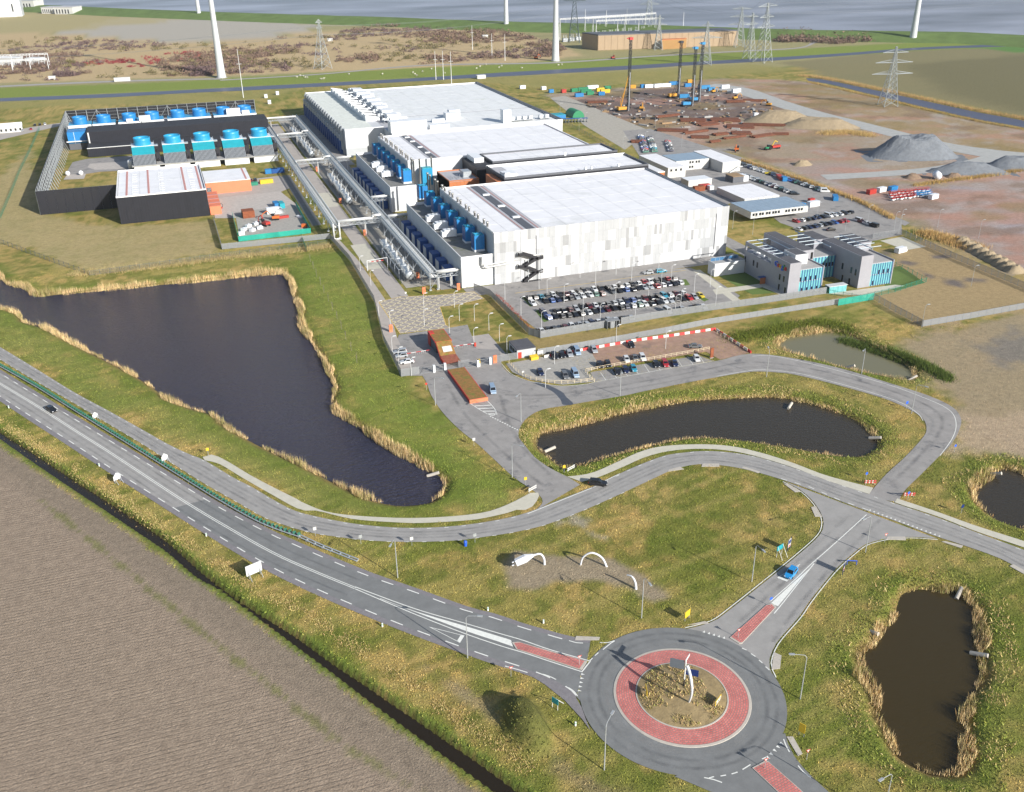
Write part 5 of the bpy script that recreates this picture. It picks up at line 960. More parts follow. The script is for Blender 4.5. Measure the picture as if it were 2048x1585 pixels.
fence('short green fence post row on the dry bank by the compound',K('603,477 614,506'),2.2,3,'fence_green',16,.06); fence('grey fence along the tank yard beside the service road',[(76.6,345),(76.6,470)],1.8,4,'fence_steel',20,.04,world=True); fence('grey wire fence along the works edge by the building site',[(252,470),(262,600),(268,700)],2.2,5,'fence_dark',24,.02,world=True,name='wire_fence')
mat('fence_red_hedge',alb(150,76,58,1.1),.9,0,.25,1.5,.4)
# low russet hedge inside the car park fence
b=MB(); hp_=resample(PL(K('992,592 1020,618 1045,645 1068,668')),.5)
for p in hp_:
    for k in range(10): c=p+Vector((rnd.uniform(-.6,.6),rnd.uniform(-.3,.3),rnd.uniform(.1,1.1))); a=rnd.uniform(0,6.3); s_=.22; b.add([c,c+Vector((s_*math.cos(a),s_*math.sin(a),.1)),c+Vector((-s_*math.sin(a)*.6,s_*math.cos(a)*.6,.28))],[(0,1,2)])
t=thing('hedge','low russet hedge inside the staff car park fence','hedge',(0,0,0)); b.build('foliage','fence_red_hedge',t)['kind']='stuff'
# wooden rails and red-white barriers
mat('rail_wood',(.62,.52,.36),.8,0,.12)
def rail(label,pts):
    W_=resample(PL(pts),2.0); t=thing('timber_rail',label,'railing',W_[0]); pm=MB().box(-.06,.06,-.06,.06,0,1.1).mesh('post','rail_wood')
    for p in W_: link('post',pm,t,p-W_[0])
    for z in (.5,1.0): b=MB(); [b.beam(p-W_[0]+Vector((0,0,z)),q-W_[0]+Vector((0,0,z)),.09) for p,q in zip(W_,W_[1:])]; b.build('rail','rail_wood',t)
rail('pale timber rail round the grey gravel parking',K('1018,727 1035,745 1052,756 1075,763 1100,767 1130,768 1160,766 1186,762')); rail('pale timber rail between brown gravel and marked bays',K('1171,744 1230,733 1300,721 1380,707 1418,700')); rail('short timber rail at the corner of the bays',K('1171,744 1180,755 1189,764')); rail('timber rail beside the barriers at the site road',K('1434,668 1462,684 1494,704'))
mat('barrier_red',(.50,.04,.04),.5,0,.08); mat('barrier_white',(.60,.58,.56),.5,0,.08)
bm_=MB().add([(-.25,-.95,0),(.25,-.95,0),(.25,.95,0),(-.25,.95,0),(-.12,-.95,.85),(.12,-.95,.85),(.12,.95,.85),(-.12,.95,.85)],[(4,5,6,7),(0,1,5,4),(1,2,6,5),(2,3,7,6),(3,0,4,7)]).mesh('traffic_barrier','barrier_red')
for s_,w in (('1088,716 1180,699 1270,683 1350,672 1431,660','along the grey fence'),('1433,662 1465,683 1502,707','down the slope to the site road')):
    W_=resample(PL(K(s_)),1.98)
    for i,(p,q) in enumerate(zip(W_,W_[1:])):
        d=q-p; o=link('traffic_barrier',bm_,None,(p+q)/2,math.atan2(-d.x,d.y),'barrier_red' if i%2 else 'barrier_white'); tag(o,('red' if i%2 else 'white')+' water-filled traffic barrier '+w,'barrier','red and white barriers '+w)
# ================================================================ offices
mat('office_clad',(.30,.30,.33),.5,var=.06,scale=.4); mat('office_roof',(.09,.09,.10),.85,var=.2,scale=.5); mat('office_frame',(.46,.52,.56),.5,.2,.06); mat('glass_cyan',(.16,.44,.46),.25,var=.2,scale=.4,spec=.6); mat('glass_blue',(.06,.16,.30),.25,var=.15,spec=.6); mat('window_dark',(.015,.017,.02),.15,var=0,spec=.6); mat('terrace',(.36,.35,.34),.85,var=.15)
def prow(name,me,t,pts): 
    for p in pts: link(name,me,t,p)
Gw=thing('sign_office','grey office wing with multi-coloured rooftop-height lettering on its long wall','building',(207,279.6,0))
MB().box(0,4.9,0,8.2,0,12.3).build('front_wall','office_clad',Gw); MB().box(0,.45,8.2,30,0,8.7).build('side_wall','office_clad',Gw); MB().box(0,.45,8.2,12,8.7,12.3).build('side_wall','office_clad',Gw); MB().box(0,.45,29.2,30,8.7,12.3).build('side_wall','office_clad',Gw); MB().box(0,.45,12,29.2,10.7,12.3).build('side_wall','office_clad',Gw)
MB().box(.3,4.7,.3,8,12.3,12.36).build('roof','office_roof',Gw); MB().box(.45,5,8.2,30,0,8.6).build('inner_block','office_clad',Gw); MB().box(5,15,.7,30,0,9.2).build('core','office_clad',Gw); MB().box(5,15.2,.5,20,9.2,9.3).build('roof_terrace','terrace',Gw); MB().box(14.8,15.2,-.1,18,0,9.7).build('end_fin','office_clad',Gw)
MB().box(6,11.5,5.5,13,9.3,13.2).build('stair_tower','wall_white',Gw); MB().box(6.3,11.2,5.8,12.7,13.2,13.26).build('tower_roof','office_roof',Gw); MB().box(9.4,10.8,5.4,5.5,9.4,12).build('tower_door','wall_grey_side',Gw)
for y,z in ((29.1,5.4),(23.2,5.5),(20.6,5.5),(5.5,5.5),(2.9,5.5),(5.4,1.6),(1.4,1.6)): MB().box(-.06,.02,y-.45,y+.45,z-1.1,z+1.1).build('window','window_dark',Gw)
for i in range(5): MB().beam((.3,12+i*3.45,12.3),(5,12+i*3.45,12.3),.22).build('roof_beam','office_frame',Gw)
for y in (12,29.6): MB().beam((.3,y,12.35),(10,y,12.35),.25).build('roof_beam','office_frame',Gw)
MB().beam((5,9,12.4),(5,30,12.4),.28).build('roof_beam','office_frame',Gw); MB().beam((10,13,12.4),(10,30,12.4),.28).build('roof_beam','office_frame',Gw)
for y in (15,20,25): MB().cbox((2.6,y,8.7),2.4,2.2,1.8).build('roof_plant','unit_white',Gw)
b=MB().box(-2.8,0,14,15.6,2.6,2.8).build('porch_roof','blue_deep',Gw); MB().box(-2.4,-.1,14.1,14.3,0,2.6).build('porch_wall','orange_clad',Gw)
def glazed(t,x0,x1,z1,y,n,darks):
    w=(x1-x0)/n; MB().box(x0,x1,y+.12,y+.3,0,z1).build('glazing_frame','office_frame',t)
    g1=MB().box(.04,w*.58,-.02,.12,.3,z1/2-.15).mesh('glass_pane','glass_cyan'); g2=MB().box(w*.62,w-.04,-.16,.12,.1,z1-.1).mesh('glass_fin','glass_blue'); wd=MB().box(.06,w*.58,-.05,0,0,1.6).mesh('window','window_dark')
    for i in range(n):
        link('glass_pane',g1,t,(x0+i*w,y,0)); link('glass_pane',g1,t,(x0+i*w,y,z1/2)); link('glass_fin',g2,t,(x0+i*w,y,0))
        if i in darks: link('window',wd,t,(x0+i*w,y,z1*.52)); 
        elif i%2: link('window',wd,t,(x0+i*w,y,.5))
glazed(Gw,4.95,14.8,9.2,.15,9,(0,2,4,6))
Hw=thing('second_office','grey office wing with glazed front beside the green lawn','building',(236,276.4,0))
MB().box(0,5.4,0,24,0,12.5).build('side_block','office_clad',Hw); MB().box(.3,5.1,.3,23.7,12.5,12.56).build('roof','office_roof',Hw); MB().box(5.4,15,.6,26,0,9).build('core','office_clad',Hw); MB().box(5.4,15,.5,26,9,9.1).build('roof_terrace','terrace',Hw); MB().box(14.8,15.2,-.2,26,0,9.6).build('end_fin','office_clad',Hw); MB().box(9.5,15.4,14,26,9.1,12.6).build('plant_room','office_clad',Hw); MB().box(9.7,15.2,14.2,25.8,12.6,12.66).build('plant_room_roof','office_roof',Hw)
glazed(Hw,5.4,14.8,8.9,.1,9,(3,5,7))
for y,z in ((10,5.7),(4.8,5.7),(2.2,5.7),(9.2,1.2),(5,1.2)): MB().box(-.06,.02,y-.45,y+.45,z-1.2,z+1.2).build('window','window_dark',Hw)
for x,y in ((6,9),(7,13),(6.5,18)): MB().cbox((x+.8,y,9.1),2.6,2.4,2.2).build('roof_plant','unit_white',Hw)
for i in range(5): MB().beam((5.4,8+i*4,12.6),(15,8+i*4,12.6),.25).build('roof_beam','office_frame',Hw)
MB().beam((9.5,6,12.6),(9.5,26,12.6),.3).build('roof_beam','office_frame',Hw)
Jw=thing('court_office','glazed office block closing the court between the two grey wings','building',(219,291,0))
MB().box(0,17,.2,9,0,9).build('core','office_clad',Jw); MB().box(0,17,.1,9,9,9.1).build('roof_terrace','terrace',Jw); MB().box(-.2,5,-2,24,0,13).build('side_block','office_clad',Jw); MB().box(0,4.8,-1.8,23.8,13,13.06).build('side_roof','office_roof',Jw); MB().box(13,20,9,20,0,12.6).build('rear_block','office_clad',Jw); MB().box(13.2,19.8,9.2,19.8,12.6,12.66).build('rear_roof','office_roof',Jw); MB().box(3.6,4.6,-2.06,-1.98,9.4,12).build('window','window_dark',Jw); MB().box(-.28,-.18,19,21.6,9,11.5).build('window','window_dark',Jw)
glazed(Jw,5.2,16.8,8.8,0,8,(2,3,4,5,6,7))
for i in range(4): MB().beam((5,4+i*4,13),(13,4+i*4,13),.25).build('roof_beam','office_frame',Jw)
MB().beam((13,-1,12.8),(13,22,12.8),.3).build('roof_beam','office_frame',Jw)
t=thing('wall_sign','large lettering in blue, red, yellow and green on the grey office wall','sign',(206.9,288.9,9.0)); dg=None
mat('sign_blue',(.03,.12,.62),.4,var=0); mat('sign_red',(.55,.03,.02),.4,var=0); mat('sign_yellow',(.75,.42,.01),.4,var=0); mat('sign_green',(.02,.30,.06),.4,var=0)
u=0.0
for ch,c_,w in (('G','blue',1.75),('o','red',1.3),('o','yellow',1.3),('g','blue',1.28),('l','green',.62),('e','red',1.2)):
    cu=bpy.data.curves.new('letter','FONT'); cu.body=ch; cu.size=2.75; cu.extrude=.12; cu.offset=.045; o=bpy.data.objects.new('letter',cu); C.objects.link(o); bpy.context.view_layer.update()
    me=bpy.data.meshes.new_from_object(o.evaluated_get(bpy.context.evaluated_depsgraph_get())); bpy.data.objects.remove(o); me.materials.clear(); me.materials.append(MATS['sign_'+c_])
    o=link('letter',me,t,(-.1,-u,0)); o.matrix_local=Matrix(((0,0,-1,-.14),(-1,0,0,-u),(0,1,0,0),(0,0,0,1))); u+=w
def stairlink():
    t=thing('link_corridor','white curved wall with glazed bridge between panelled hall and offices','building',(193,308,0)); MB().box(0,.3,0,5,0,5.2).build('wall','wall_white',t); MB().box(.3,13.5,0,.35,0,5.2).build('wall','wall_white',t); MB().box(.3,13.5,.35,5,4.4,4.6).build('deck','concrete_grey',t); b=MB(); [b.beam((x,5,4.6),(x,5,6),.1) for x in range(1,14,2)]; b.beam((1,5,6),(13,5,6),.1); b.build('railing','office_frame',t); MB().box(1,13.5,5,5.2,4.6,5.8).build('glass_balustrade','glass_blue',t)
stairlink()
t=thing('glass_shelter','small turquoise glass shelter with white roof before the offices','shelter',P(1671,583),-.02); MB().box(-4,4,-1.4,1.4,2.5,2.7).build('roof','wall_white',t); [MB().box(-3.8+i*1.9,-2.0+i*1.9,-1.3,-1.2,0,2.5).build('glass_panel','glass_cyan',t) for i in range(4)]; MB().box(-3.8,3.8,1.2,1.3,0,2.5).build('back_panel','glass_cyan',t)
sheet('office_lawn',PL(K('1430,548 1480,540 1560,560 1565,585 1505,590')),.03,'dike_grass',label='lawn below the lettered office wall'); sheet('office_lawn',PL(K('1778,538 1800,532 1850,566 1790,582 1770,572')),.03,'dike_grass',label='green lawn beside the second office'); sheet('office_path',PL(K('1425,580 1530,567 1580,590 1570,594 1525,575 1432,590')),.038,'concrete_path',label='paved path to the lettered office'); sheet('office_path',PL(K('1385,542 1400,540 1480,600 1465,603')),.036,'concrete_path',label='paved path along the car park planting'); sheet('office_path',PL(K('1650,588 1715,580 1790,570 1810,572 1730,592')),.034,'concrete_path',label='path before the second office'); sheet('concrete_pad',PL(K('1760,482 1805,474 1852,494 1812,501')),.03,'concrete_path',label='pale concrete slab on the dry land')
t=thing('skip_box','white container lying near the concrete slab by puddles','container',P(1800,505),.2); MB().box(-2.4,2.4,-1.2,1.2,.1,2.2).build('body','unit_white',t); MB().box(2.4,3.6,-.8,.8,.1,.8).build('ramp','unit_white',t)
# ================================================================ contractor cabins and sheds
sheet('contractor_road',PL(K('1246,262 1300,258 1480,314 1665,380 1803,446 1804,470 1740,484 1640,474 1560,446 1500,398 1450,410 1400,390 1290,330')),.018,'asphalt_site',label='asphalt of the contractors area behind the halls'); sheet('yard_strip',PL(K('1100,196 1130,192 1300,262 1250,300 1170,252')),.014,'works_gravel',label='gravel road beside the piling site')
mat('cabin_white',(.52,.52,.50),.6,var=.05,scale=.3); mat('cabin_roof_blue',(.26,.34,.42),.5,var=.1,scale=.4); mat('rust_brown',(.23,.07,.03),.85,var=.25,scale=.8); mat('cont_green',(.02,.20,.09),.5,var=.1); mat('cont_yellow',(.62,.42,.03),.5,var=.1); mat('cont_blue',(.02,.18,.42),.5,var=.1); mat('cont_red',(.40,.04,.03),.5,var=.1); mat('cont_orange',(.58,.14,.03),.5,var=.1); mat('timber',(.30,.20,.11),.85,var=.2)
def cabins(label,x0,x1,y0,y1,h,nx,wins=(),roof='cabin_white',z0=0):
    t=thing('site_cabin_block',label,'building',(x0,y0,0)); w=(x1-x0)/nx
    MB().box(.1,x1-x0-.1,.1,y1-y0,z0,h-.1).build('wall','cabin_white',t)
    me=MB().box(.04,w-.04,-.02,y1-y0,h-.1,h).mesh('roof_section',roof); mw=MB().box(.05,w-.05,0,.1,z0+.05,h-.15).mesh('wall_section','cabin_white'); mv=MB().box(-.55,.55,-.05,0,-.6,.6).mesh('window','window_dark')
    for i in range(nx): link('roof_section',me,t,(i*w,0,0)); link('wall_section',mw,t,(i*w,0,0))
    for x,z in wins: link('window',mv,t,(x,0,z))
    return t
cabins('long white two-storey site cabins beside the orange end block',253,264,459,494,5.7,4,((2,4.2),(5,4.2),(8,4.2)),'roof_white'); cabins('white site cabins with blue-grey roof between two white blocks',265,286,472,489,5.7,7,((9,4.3),(10.6,4.3),(13,4.3),(14.6,4.3),(9,1.7),(10.6,1.7)),'cabin_roof_blue'); cabins('tall white site cabins with outside stairs by the car rows',287,298.5,459,492,5.7,4,(),'roof_white'); cabins('low white flat-roofed site cabin behind the blue-roofed cabins',261,281,395,421,3.2,5,(),'roof_white'); cabins('blue-roofed cabin row with dark windows raised behind the fence',246,277,366,384,5.6,12,tuple((x,4.2) for x in (1.5,3,5,6.4,8.6,10,12,13.4,15,19,20.5,22.5,24,26,27.5)),'cabin_roof_blue',2.4)
t=thing('outside_stair','white outside stair on the tall site cabins','stair',(291,458,0)); b=MB(); b.add([(0,0,0),(6,0,3),(6,-1,3),(0,-1,0),(0,0,.3),(6,0,3.3),(6,-1,3.3),(0,-1,.3)],[(0,1,2,3),(4,5,6,7),(0,1,5,4),(2,3,7,6)]); b.build('flight','unit_white',t); MB().box(6,8,-1,0,2.9,3.1).build('landing','unit_white',t)
t=thing('storage_shed','white flat shed beside the hall end wall','shed',(253.5,437,0)); MB().box(0,14,0,8,0,3.4).build('wall','cabin_white',t); MB().box(-.1,14.1,-.1,8.1,3.4,3.55).build('roof','unit_white',t)
def container(p,rz,m,label,cat='container',L=6,w=2.5,h=2.6,grp=None):
    t=thing('container',label,cat,p,rz,grp); MB().box(-L/2,L/2,-w/2,w/2,.1,h).build('body',m,t); b=MB(); [b.box(-L/2+i*.5,-L/2+i*.5+.2,-w/2-.05,-w/2,.3,h-.2) for i in range(1,int(L/.5)-1)]; b.build('ribs',m,t); MB().box(L/2,L/2+.05,-w/2+.1,w/2-.1,.2,h-.1).build('door',m,t); return t
container((255,428.5,0),0,'rust_brown','open rust-brown container with red load beside the white shed'); container((259.5,431,0),0,'cont_red','red container behind the rust-brown container'); container((261.5,428,0),R(90),'unit_white','small white container at the end of the brown container','container',3,2.4,2.4)
t=thing('timber_shed','dark open timber shed beside the car rows','shed',(280,436,0)); MB().box(0,6.5,.2,8,0,3.2).build('wall','parapet_dark',t); MB().box(-.2,6.8,0,8.3,3.2,3.4).build('roof','timber',t); MB().box(6.5,10,1,7,0,3).build('side_box','unit_white',t)
container(P(1598,418),.1,'cont_blue','blue container at the end of the white vans row','container',6); container(P(1626,413),.1,'unit_white','white container beside the red box behind the offices'); container(P(1622,405),.1,'cont_red','small red box behind the offices cabins','container',3,2,2); container(P(1560,358),R(70),'cont_red','red flatbed load between parked cars','container',9,2.4,1.6); container(P(1568,362),R(70),'cont_blue','blue skip between parked cars','container',4,2.4,2.2); container(P(1670,400),R(60),'cont_blue','blue van-like trailer at the end of the car row','container',6,2.4,2.2)
t=thing('storage_tent','green arched storage tent beside the hall','tent',P(1157,236)); b=MB(); n=10; b.v=[(4.6*math.cos(math.pi*i/n),y,5*math.sin(math.pi*i/n)) for y in (0,14) for i in range(n+1)]; b.f=[(i,i+1,n+2+i,n+1+i) for i in range(n)]; b.build('canopy','cont_green',t,True); b=MB(); b.add([(4.6*math.cos(math.pi*i/n),.02,5*math.sin(math.pi*i/n)) for i in range(n+1)],[tuple(range(n+1))]); b.build('end_wall','cont_green',t)
t=thing('barrel_store','teal roofed store beside the green tent','shed',P(1112,238)); MB().box(-6,6,-4,4,0,3).build('wall','cont_blue',t); [MB().box(-6+i*3,-3.2+i*3,-4.1,4.1,3,3.3).build('roof_section','teal_clad',t) for i in range(4)]
t=thing('bicycle_shelter','long dark open shelter below the green tent','shelter',P(1150,245),R(-12)); MB().box(-9,9,-1.5,1.5,2.6,2.8).build('roof','blue_deep',t); [MB().box(-9+i*2.2,-8.85+i*2.2,-1.4,1.4,0,2.6).build('post','galvanised',t) for i in range(9)]
# contractor compound
container(P(497,434),R(3),'rust_brown','rust red roofed cabin in the green-fenced compound','cabin',5.5,5.5,3.4); container(P(546,427),R(5),'unit_white','white cabin with panel in the green-fenced compound','cabin',6,2.6,3); container(P(553,415),R(95),'cont_blue','pale blue container in the green-fenced compound'); container(P(563,415),R(95),'teal_clad','bright teal container in the green-fenced compound')
t=thing('arched_store','half-round grey store between containers of the compound','tent',P(560,428)); b=MB(); b.v=[(2.2*math.cos(math.pi*i/8),y,2.4*math.sin(math.pi*i/8)) for y in (0,5) for i in range(9)]; b.f=[(i,i+1,10+i,9+i) for i in range(8)]+[tuple(range(9))]; b.build('shell','unit_white',t,True); MB().box(-2.3,2.3,-.1,5.1,-.02,.1).build('base','concrete_grey',t)
def digger(p,rz,m,label,arm=1):
    t=thing('excavator',label,'excavator',p,rz); 
    for s in (-1,1): MB().box(s*1.1-.3,s*1.1+.3,-1.8,1.8,0,.9).build('track','tyre',t)
    MB().box(-1.3,1.3,-2,1.4,.95,2.1).build('body',m,t); MB().box(-1.3,-.2,.2,1.6,2.1,3.3).build('cab','window_dark',t); MB().path([(.4,1.2,2),(.4,3.6,4.4),(.4,5.8,3)],.22,6).build('boom',m,t); MB().path([(.4,5.8,3),(.4,6.3,.9)],.16,6).build('stick',m,t); MB().box(0,.9,5.9,6.8,.3,1).build('bucket','steel_black',t); return t
digger(P(551,440),R(80),'cont_orange','orange loader in the green-fenced compound'); digger(P(532,452),R(30),'cont_red','red machine among scrap in the green-fenced compound')
container(P(565,437),R(10),'cont_red','long red trailer load in the compound','trailer',6,1.6,1.2); container(P(609,455),R(-20),'cont_orange','orange skip at the teal fence in the compound','skip',2.4,1.8,1.6); container(P(600,436),R(-60),'unit_white','white tarpaulin pile at the teal fence','skip',4,1.4,1)
for x,y in K('488,462 497,455 505,463 483,470 512,450 520,458'): tag(MB().box(-1.3,1.3,-.9,.9,0,.9+rnd.random()*.6).add([(-1,-.6,1.5),(1.2,-.4,1.3),(.9,.7,1.6),(-.8,.5,1.2)],[(0,1,2,3)]).build('pallet_stack','unit_white',None,loc=P(x,y),rz=rnd.random()),'white stacked pallet load in the corner of the compound','pallet','pallet loads in the compound corner')
for (x,y),m,l in (((453,377),'cont_yellow','yellow and blue skip first in line in the pale yard'),((470,377),'cont_yellow','yellow and blue skip second in line in the pale yard'),((533,367),'cont_yellow','long yellow container beside the blue containers')): container(P(x,y),R(6),m,l,'skip',7,2.5,2.2)
container(P(543,347),R(3),'cont_blue','blue container behind the yellow container at the pipe rack','container',7); container(P(556,346),R(3),'blue_deep','dark blue container beside the pipe rack leg','container',7); container(P(508,371),R(6),'fence_green','olive tarpaulin load in the pale yard','container',4,2.4,1.8)
t=thing('cable_reel_trailer','red trailer with two wire hoops by the orange lean-to','trailer',P(437,418)); MB().box(-2,2,-.8,.8,.3,.7).build('bed','cont_red',t); [MB().lathe([(1.2,-.1),(1.3,0),(1.2,.1),(1.1,0),(1.2,-.1)],n=14).build('hoop','steel_black',t,loc=(sx,0,1.5)) for sx in (-1,1)]
for o in t.children:
    if o.name.startswith('hoop'): o.rotation_euler=(R(90),0,0)
# ================================================================ gatehouse, gates, hut
mat('sedum',alb(150,112,62),.95,0,.3,1.2,.5,3,stain=(alb(112,120,50),.5,.5)); mat('sedum_red',alb(158,92,72),.95,0,.3,1.0,.5,3,stain=(alb(120,112,58),.4,.56)); mat('gate_red',(.50,.05,.03),.5,0,.06)
sheet('gate_yard',PL(K('798,670 900,656 935,650 960,716 985,727 1003,728 1000,700 960,700 845,752 800,752 785,700')),.026,'asphalt_site',label='lanes at the gatehouse'); sheet('gate_yard',rect(57.5,92,262,285),.022,'paving_site',label='paved lanes either side of the gatehouse')
Gh=thing('gatehouse','red-edged gatehouse with sedum roof sloping to the lanes','building',(70.6,264,0))
MB().box(.2,5.2,11.5,20,0,3.8).build('wall','parapet_dark',Gh); MB().add([(0,11,3.8),(5.6,11,3.8),(5.6,20.4,4.0),(0,20.4,4.0),(0,11,4.2),(5.6,11,4.2),(5.6,20.4,4.4),(0,20.4,4.4)],[(0,1,2,3),(4,5,6,7),(0,1,5,4),(1,2,6,5),(2,3,7,6),(3,0,4,7)]).build('roof_edge','gate_red',Gh); MB().add([(.25,11.1,4.22),(5.35,11.1,4.22),(5.35,20.1,4.42),(.25,20.1,4.42)],[(0,1,2,3)]).build('roof_planting','sedum',Gh)
MB().add([(.25,6,1.3),(5.35,6,1.3),(5.35,11.1,4.21),(.25,11.1,4.21)],[(0,1,2,3)]).build('sloped_planting','sedum',Gh); MB().add([(1.6,7,2.0),(4.6,7,2.0),(4.6,9,3.15),(1.6,9,3.15)],[(0,1,2,3)]).build('roof_window','cabin_white',Gh); MB().add([(0,6,1.0),(.25,6,1.25),(.25,11,4.2),(0,11,3.8)],[(0,1,2,3)]).build('slope_edge','gate_red',Gh); MB().add([(.25,0,1.0),(5.35,0,1.0),(5.35,6,1.29),(.25,6,1.29)],[(0,1,2,3)]).build('low_planting','sedum_red',Gh); MB().box(0,.24,0,6,0,1.15).build('low_edge','gate_red',Gh); MB().box(0,1.6,17.5,20.4,0,4.5).build('end_wall','gate_red',Gh)
t=thing('planted_slab','long low red-edged slab with russet sedum planting outside the gates','planter',(70.2,236.8,0)); MB().box(0,5.5,0,23,0,1.0).build('edge','gate_red',t); MB().add([(.25,.35,1.02),(5.25,.35,1.02),(5.25,23,1.02),(.25,23,1.02)],[(0,1,2,3)]).build('planting','sedum',t); MB().box(-.02,5.52,-.12,.35,0,1.08).build('end_cap','salmon_clad',t)
b=MB(); tip=[Vector((70.3,236.4,0)),Vector((75.6,236.4,0)),Vector((75.4,231),),Vector((74,227.5,0)),Vector((71.8,228.8,0))]; line('chevron_outline',smooth([Vector((70.4,236.4,0)),Vector((72.2,230.5,0)),Vector((74,227.2,0)),Vector((75.6,229,0)),Vector((75.8,233,0)),Vector((75.5,236.4,0))]),.22,.0405)
for k in range(4): y=234.8-k*2; line('chevron_bar',[Vector((70.9+k*.6,y,0)),Vector((75.5,y-1.2,0))],.45,.0405)
dashes(PL(K('980,833 1036,861')),.7,.7,.4,.0405)
def gate(x0,x1,y,label,m='fence_steel'):
    t=thing('swing_gate',label,'gate',(x0,y,0)); w=x1-x0; b=MB(); [b.beam((0,0,z),(w,0,z),.1) for z in (.2,2.1)]; [b.beam((x,0,.2),(x,0,2.1),.08) for x in (0,w)]; b.build('frame',m,t); [MB().beam(((i+.5)*w/10,0,.2),((i+.5)*w/10,0,2.1),.04).build('bar',m,t) for i in range(10)]; MB().beam((0,0,.2),(w,0,2.1),.06).build('brace',m,t); MB().box(w,w+.7,-.4,.4,0,2.4).build('pillar','unit_white',t)
gate(62,66,261.6,'steel swing gate across the exit lane'); gate(66.9,69.6,261.8,'narrow steel gate beside the planted slab'); gate(76,80,260.6,'steel swing gate across the entry lane'); gate(80.8,84.2,260.9,'second steel gate of the entry lane')
def boom(p,d,L,label):
    t=thing('barrier_gate',label,'barrier',p); e=Vector(d).normalized()*L; b=MB(); 
    for i in range(6): MB().beam(e*(i/6)+Vector((0,0,1)),e*((i+1)/6)+Vector((0,0,1)),.16).build('boom_section','barrier_red' if i%2 else 'barrier_white',t)
    [MB().beam(e*((i+.5)/14)+Vector((0,0,.15)),e*((i+.5)/14)+Vector((0,0,1)),.05).build('hanging_bar','barrier_white',t) for i in range(14)]; MB().box(-.3,.3,-.3,.3,0,1.25).build('drive_box','gate_red',t)
boom((59.5,276.5,0),(1,.02,0),10,'red and white boom gate left of the gatehouse lanes'); boom((84.5,276.5,0),(-1,.02,0),8,'red and white boom gate beside the sedum roof')
for (x,y),l in (((782,664),'orange pillar by the pond-side fence'),((836,557),'orange pillar beside the height barrier'),((848,588),'wide orange sign pillar by the tank yard gate'),((917,580),'orange pillar at the white annex corner'),((990,726),'orange pillar at the entry gates'),((730,471),'orange pillar near the zebra crossing'),((681,407),'orange pillar beside the service road'),((634,343),'small orange pillar under the pipe bridge')):
    t=thing('sign_pillar',l,'pillar',P(x,y)); MB().box(-.6,.6,-.25,.25,0,2.6).build('body','salmon_clad',t); MB().box(-.45,.45,-.27,-.25,.9,2.2).build('panel','orange_clad',t)
t=thing('ticket_pillar','yellow and black ticket pillar at the entry gates','kiosk',P(957,733)); MB().box(-.6,.6,-.5,.5,0,1.2).build('base','concrete_grey',t); MB().box(-.5,.5,-.4,.4,1.2,2.4).build('body','cont_yellow',t); MB().box(-.45,.45,-.42,-.4,1.9,2.3).build('screen','window_dark',t)
t=thing('security_hut','dark-roofed security hut with red door by the timber rail','building',(94,261.9,0)); MB().box(0,6.3,0,7.8,0,2.9).build('wall','base_grey',t); MB().box(-.15,6.45,-.15,7.95,2.9,3.1).build('roof','office_roof',t); MB().box(.3,1.5,-.05,.02,0,2.1).build('door','gate_red',t); MB().box(2.6,5.6,-.05,.02,1.5,2.5).build('sign_board','cabin_white',t); [MB().box(-.05,.02,1+i*2,2.4+i*2,1,2.2).build('window','window_dark',t) for i in range(3)]
tag(MB().box(0,2,0,.1,.6,1.7).box(.2,.3,0,.1,0,.6).box(1.7,1.8,0,.1,0,.6).build('notice_board','cabin_white',None,loc=(100.8,261.6,0)),'white notice board beside the dark-roofed hut','sign')
t=thing('grit_bin','yellow grit bin beside the gravel parking','bin',P(1068,719),.1); MB().box(-1.3,1.3,-.7,.7,0,1).build('body','cont_yellow',t); MB().add([(-1.35,-.75,1),(1.35,-.75,1),(1.35,.75,1.35),(-1.35,.75,1.35)],[(0,1,2,3)]).build('lid','cont_yellow',t)
t=thing('height_barrier','white portal height barrier over the concrete drive','barrier',(67.2,366,0)); MB().path([(8.6,0,0),(8.6,0,4.6),(.2,0,4.2)],.12,6).build('portal','pole_white',t); [MB().beam((1+i*1,0,3.6),(2+i*1,0,3.63),.22).build('bar_section','barrier_red' if i%2 else 'barrier_white',t) for i in range(6)]; MB().beam((.2,0,0),(.2,0,4.2),.3).build('post','pole_white',t)
t=thing('turnstile','grey turnstile cage in the tall fence','turnstile',P(1224,655)); [MB().box(-2.2+i*1.1,-2.1+i*1.1,-1,1.4,0,2.7).build('cage_bar','fence_steel',t) for i in range(5)]; MB().box(-2.3,2.4,-1,1.4,2.6,2.75).build('roof','fence_steel',t); MB().lathe([(.8,0),(.8,2.4),(.1,2.4)],(0,0,0),10).build('drum','base_grey',t)
t=thing('totem_sign','rust-brown totem sign at the car park exit','sign',P(1423,716)); MB().box(-.55,.55,-.2,.2,0,3.4).build('slab','rust_brown',t); MB().box(-.7,.7,-.4,.4,0,.15).build('plinth','concrete_grey',t)
